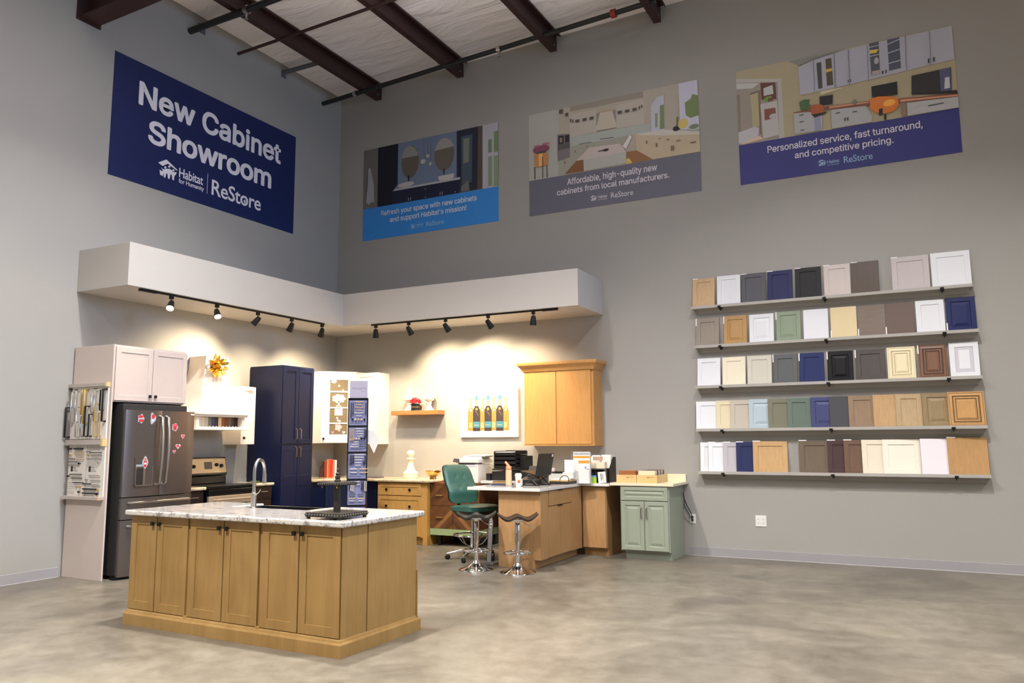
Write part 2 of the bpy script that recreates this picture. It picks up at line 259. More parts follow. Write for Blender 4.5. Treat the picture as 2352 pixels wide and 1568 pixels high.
MAPLE = wood('stained_maple', (160, 128, 78), (140, 109, 62), .45, vec=(4, 4, .5), blot=2.5)
HONEY = wood('honey_maple', (204, 158, 96), (184, 134, 72), .38)
OAK = wood('desk_oak', (178, 140, 96), (160, 120, 76), .45)
DARKW = mat('espresso_wood', (34, 20, 18), .4)
GRAN = granite('grey_granite', (206, 200, 192), (48, 48, 54), (158, 152, 148))
GRANB = granite('cream_granite', (224, 206, 172), (128, 108, 82), (196, 176, 142))
QUARTZ = mat('white_quartz', (226, 222, 216), .14, coat=.4)
# ------------------------------------------------------------ setting
m = bpy.data.materials.new('polished_concrete'); m.use_nodes = True; nt = m.node_tree; b = nt.nodes['Principled BSDF']
tc = nt.nodes.new('ShaderNodeTexCoord')
n = nt.nodes.new('ShaderNodeTexNoise'); n.inputs['Scale'].default_value = .9; n.inputs['Detail'].default_value = 8; n.inputs['Roughness'].default_value = .62; n.inputs['Distortion'].default_value = .5
nt.links.new(tc.outputs['Object'], n.inputs['Vector'])
r = ramp(nt, [(.3, (88, 82, 73)), (.45, (105, 99, 88)), (.56, (116, 110, 98)), (.72, (130, 123, 109))]); nt.links.new(n.outputs['Fac'], r.inputs[0])
n3 = nt.nodes.new('ShaderNodeTexNoise'); n3.inputs['Scale'].default_value = 5.5; n3.inputs['Detail'].default_value = 9; n3.inputs['Roughness'].default_value = .7
nt.links.new(tc.outputs['Object'], n3.inputs['Vector'])
r3 = ramp(nt, [(.38, (196, 192, 184)), (.62, (255, 255, 255))]); nt.links.new(n3.outputs['Fac'], r3.inputs[0])
mx = nt.nodes.new('ShaderNodeMix'); mx.data_type = 'RGBA'; mx.blend_type = 'MULTIPLY'; mx.inputs[0].default_value = .6
nt.links.new(r.outputs[0], mx.inputs[6]); nt.links.new(r3.outputs[0], mx.inputs[7]); nt.links.new(mx.outputs[2], b.inputs['Base Color'])
mr = nt.nodes.new('ShaderNodeMapRange'); mr.inputs[3].default_value = .24; mr.inputs[4].default_value = .46; nt.links.new(n.outputs['Fac'], mr.inputs[0]); nt.links.new(mr.outputs[0], b.inputs['Roughness'])
b.inputs['Specular IOR Level'].default_value = .4
bp = nt.nodes.new('ShaderNodeBump'); bp.inputs['Strength'].default_value = .06; bp.inputs['Distance'].default_value = .01; nt.links.new(n3.outputs['Fac'], bp.inputs['Height']); nt.links.new(bp.outputs['Normal'], b.inputs['Normal'])
RX, RY = 16, -16
struct('floor', MB().box(-.2, RX+.2, RY-.2, .2, -.2, 0), m)
struct('wall_left', MB().box(-.2, 0, RY, .2, 0, 8), WALL)
struct('wall_right', MB().box(0, RX, 0, .2, 0, 8), WALL)
struct('wall_back', MB().box(-.2, RX+.2, RY-.2, RY, 0, 8), WALL)
struct('wall_side', MB().box(RX, RX+.2, RY, .2, 0, 8), WALL)
# ceiling: white faced insulation with soft wrinkles
m = bpy.data.materials.new('insulation_facing'); m.use_nodes = True; nt = m.node_tree; b = nt.nodes['Principled BSDF']
b.inputs['Base Color'].default_value = lin((244, 238, 238)); b.inputs['Roughness'].default_value = .55
tc = nt.nodes.new('ShaderNodeTexCoord'); mp = nt.nodes.new('ShaderNodeMapping'); mp.inputs['Scale'].default_value = (.3, 1.1, 1); mp.inputs['Rotation'].default_value = (0, 0, .12); nt.links.new(tc.outputs['Object'], mp.inputs[0])
n = nt.nodes.new('ShaderNodeTexNoise'); n.inputs['Scale'].default_value = 2.6; n.inputs['Detail'].default_value = 3; n.inputs['Distortion'].default_value = 1.4; nt.links.new(mp.outputs[0], n.inputs['Vector'])
bp = nt.nodes.new('ShaderNodeBump'); bp.inputs['Strength'].default_value = .85; bp.inputs['Distance'].default_value = .08; nt.links.new(n.outputs['Fac'], bp.inputs['Height']); nt.links.new(bp.outputs['Normal'], b.inputs['Normal'])
zc = lambda x: 7.36+.026*x
mb = MB(); mb.prism([(-.2, zc(-.2)), (RX+.2, zc(RX)), (RX+.2, zc(RX)+.15), (-.2, zc(-.2)+.15)], 'y', RY-.2, .2)
struct('ceiling', mb, m)
struct('baseboard_left', MB().prism([(0, 0), (.014, 0), (.008, .006), (.006, .105), (0, .108)], 'y', RY, -4.585), BASE)
mb = MB(); mb.prism([(0, 0), (-.014, 0), (-.008, .006), (-.006, .105), (0, .108)], 'x', 5.84, RX); struct('baseboard_right', mb, BASE)
# bulkhead over the kitchen corner
L = [(0, -4.57), (.883, -4.57), (.883, -.905), (4.73, -.905), (4.73, 0), (0, 0)]
struct('trim_1', MB().prism(L, 'z', 3.195, 3.685), BULK, bevel=.004)

# roof steel
RUST = mat('red_iron', (54, 29, 25), .5, noise=.25, nscale=6)
DKP = mat('dark_pipe_paint', (30, 30, 28), .45)
GREYP = mat('grey_strut_paint', (92, 94, 104), .6)
pos = ['meeting the right wall nearest the corner', 'above the blue-banded poster', 'above the grey-banded poster', 'above the gap left of the purple-banded poster']
for k, x in enumerate([.86, 2.46, 4.08, 5.68]):
    z1 = zc(x)-.005; z0 = z1-.235
    r = root('roof_purlin', 'dark red-brown steel roof purlin '+pos[k], 'beam', (x, -.01, z0), group='roof purlins')
    prof = [(x-.035, z1), (x+.035, z1), (x+.035, z1-.03), (x+.028, z1-.03), (x+.028, z1-.008), (x+.004, z1-.008), (x+.004, z0+.008), (x-.08, z0+.008), (x-.08, z0+.035), (x-.088, z0+.035), (x-.088, z0), (x+.012, z0), (x+.012, z1-.02), (x-.035, z1-.008)]
    part('web', MB().prism([(x-.006, z0+.006), (x+.006, z0+.006), (x+.006, z1-.006), (x-.006, z1-.006)], 'y', -9, -.01), RUST, r)
    part('bottom_flange', MB().prism([(x-.09, z0), (x+.006, z0), (x+.006, z0+.008), (x-.08, z0+.008), (x-.08, z0+.03), (x-.09, z0+.03)], 'y', -9, -.03), RUST, r)
    part('top_flange', MB().prism([(x-.006, z1), (x+.08, z1), (x+.08, z1-.03), (x+.072, z1-.03), (x+.072, z1-.008), (x-.006, z1-.008)], 'y', -9, -.03), RUST, r)
    part('bolt', MB().lathe([(.011, 0), (.011, .01)], (x+.006, -.12, z0+.06), 8, 'x'), NICKEL, r, label='bright bolt head near the wall end')
# rafter on the left wall
r = root('roof_rafter', 'red-brown rafter at the top left corner with its deep web and flange', 'beam', (0.0, -4.65, 6.45))
zr = lambda x: 6.47+.026*x
part('bottom_flange', MB().mesh([(x, y, zr(x)+d) for x in (.02, 7) for y, d in ((-4.77, 0), (-4.52, 0), (-4.52, .016), (-4.77, .016))], [(0, 1, 2, 3), (4, 7, 6, 5), (0, 4, 5, 1), (1, 5, 6, 2), (2, 6, 7, 3), (3, 7, 4, 0)]), RUST, r)
part('web', MB().mesh([(x, y, z) for x in (.02, 7) for y, z in ((-4.65, zr(x)+.016), (-4.636, zr(x)+.016), (-4.636, zc(x)-.26), (-4.65, zc(x)-.26))], [(0, 1, 2, 3), (4, 7, 6, 5), (0, 4, 5, 1), (1, 5, 6, 2), (2, 6, 7, 3), (3, 7, 4, 0)]), RUST, r)
part('end_plate', MB().box(.005, .02, -4.8, -4.49, 6.44, 7.0), RUST, r)
# sprinkler pipes
def pipe(y, z0, x1, rad, label, heads, slope=.028, mt=DKP, name='sprinkler_pipe', cat='pipe'):
    r = root(name, label, cat, (0, y, z0))
    part('pipe', MB().tube([(0, y, z0), (x1, y, z0+slope*x1)], rad, 12), mt, r, smooth=True)
    for x in heads:
        z = z0+slope*x
        h = part('sprinkler_head', MB().lathe([(rad+.012, -.03), (rad+.012, .03)], (x, y, z), 12, 'x').lathe([(.018, -.01), (.018, -.05), (.012, -.055), (.01, -.085), (.028, -.09), (.028, -.096)], (x, y, z-rad+.01), 10), NICKEL, r, smooth=True)
    return r
p = pipe(-.47, 7.083, 5.75, .036, 'long black sprinkler pipe running along the top of the right wall', [.68, 3.35], slope=.045)
xc = 5.15; part('coupling', MB().lathe([(.06, -.035), (.06, .035)], (xc, -.47, 7.083+.045*xc), 12, 'x'), mat('red_coupling', (150, 46, 34), .5), p, label='red pipe coupling')
part('hanger', MB().tube([(2.28, -.47, 7.16), (2.28, -.47, 7.4)], .006, 6), NICKEL, p, label='thin hanger rod')
pipe(-3.185, 7.06, 9, .045, 'thick black sprinkler pipe crossing from the left wall at top of picture', [1.05])
pipe(-2.33, 7.12, 9, .022, 'thin red-brown brace rod crossing between the purlins', [], mt=RUST, name='brace_rod', cat='rod')
r = root('roof_strut', 'short grey painted strut from the left wall to the first purlin', 'beam', (0, -1.41, 7.17))
part('strut_angle', MB().box(0, .86, -1.44, -1.43, 7.17, 7.24).box(0, .86, -1.44, -1.37, 7.235, 7.245), GREYP, r)
part('mounting_plate', MB().box(0, .012, -1.45, -1.35, 7.15, 7.26), GREYP, r)
r = root('roof_strut', 'grey painted strut right above the thick black pipe on the left wall', 'beam', (0, -2.98, 7.15))
part('strut_angle', MB().box(0, .86, -3.04, -3.03, 7.14, 7.22).box(0, .86, -3.04, -2.96, 7.215, 7.225), GREYP, r)
part('mounting_plate', MB().box(0, .012, -3.06, -2.94, 7.12, 7.24), GREYP, r)

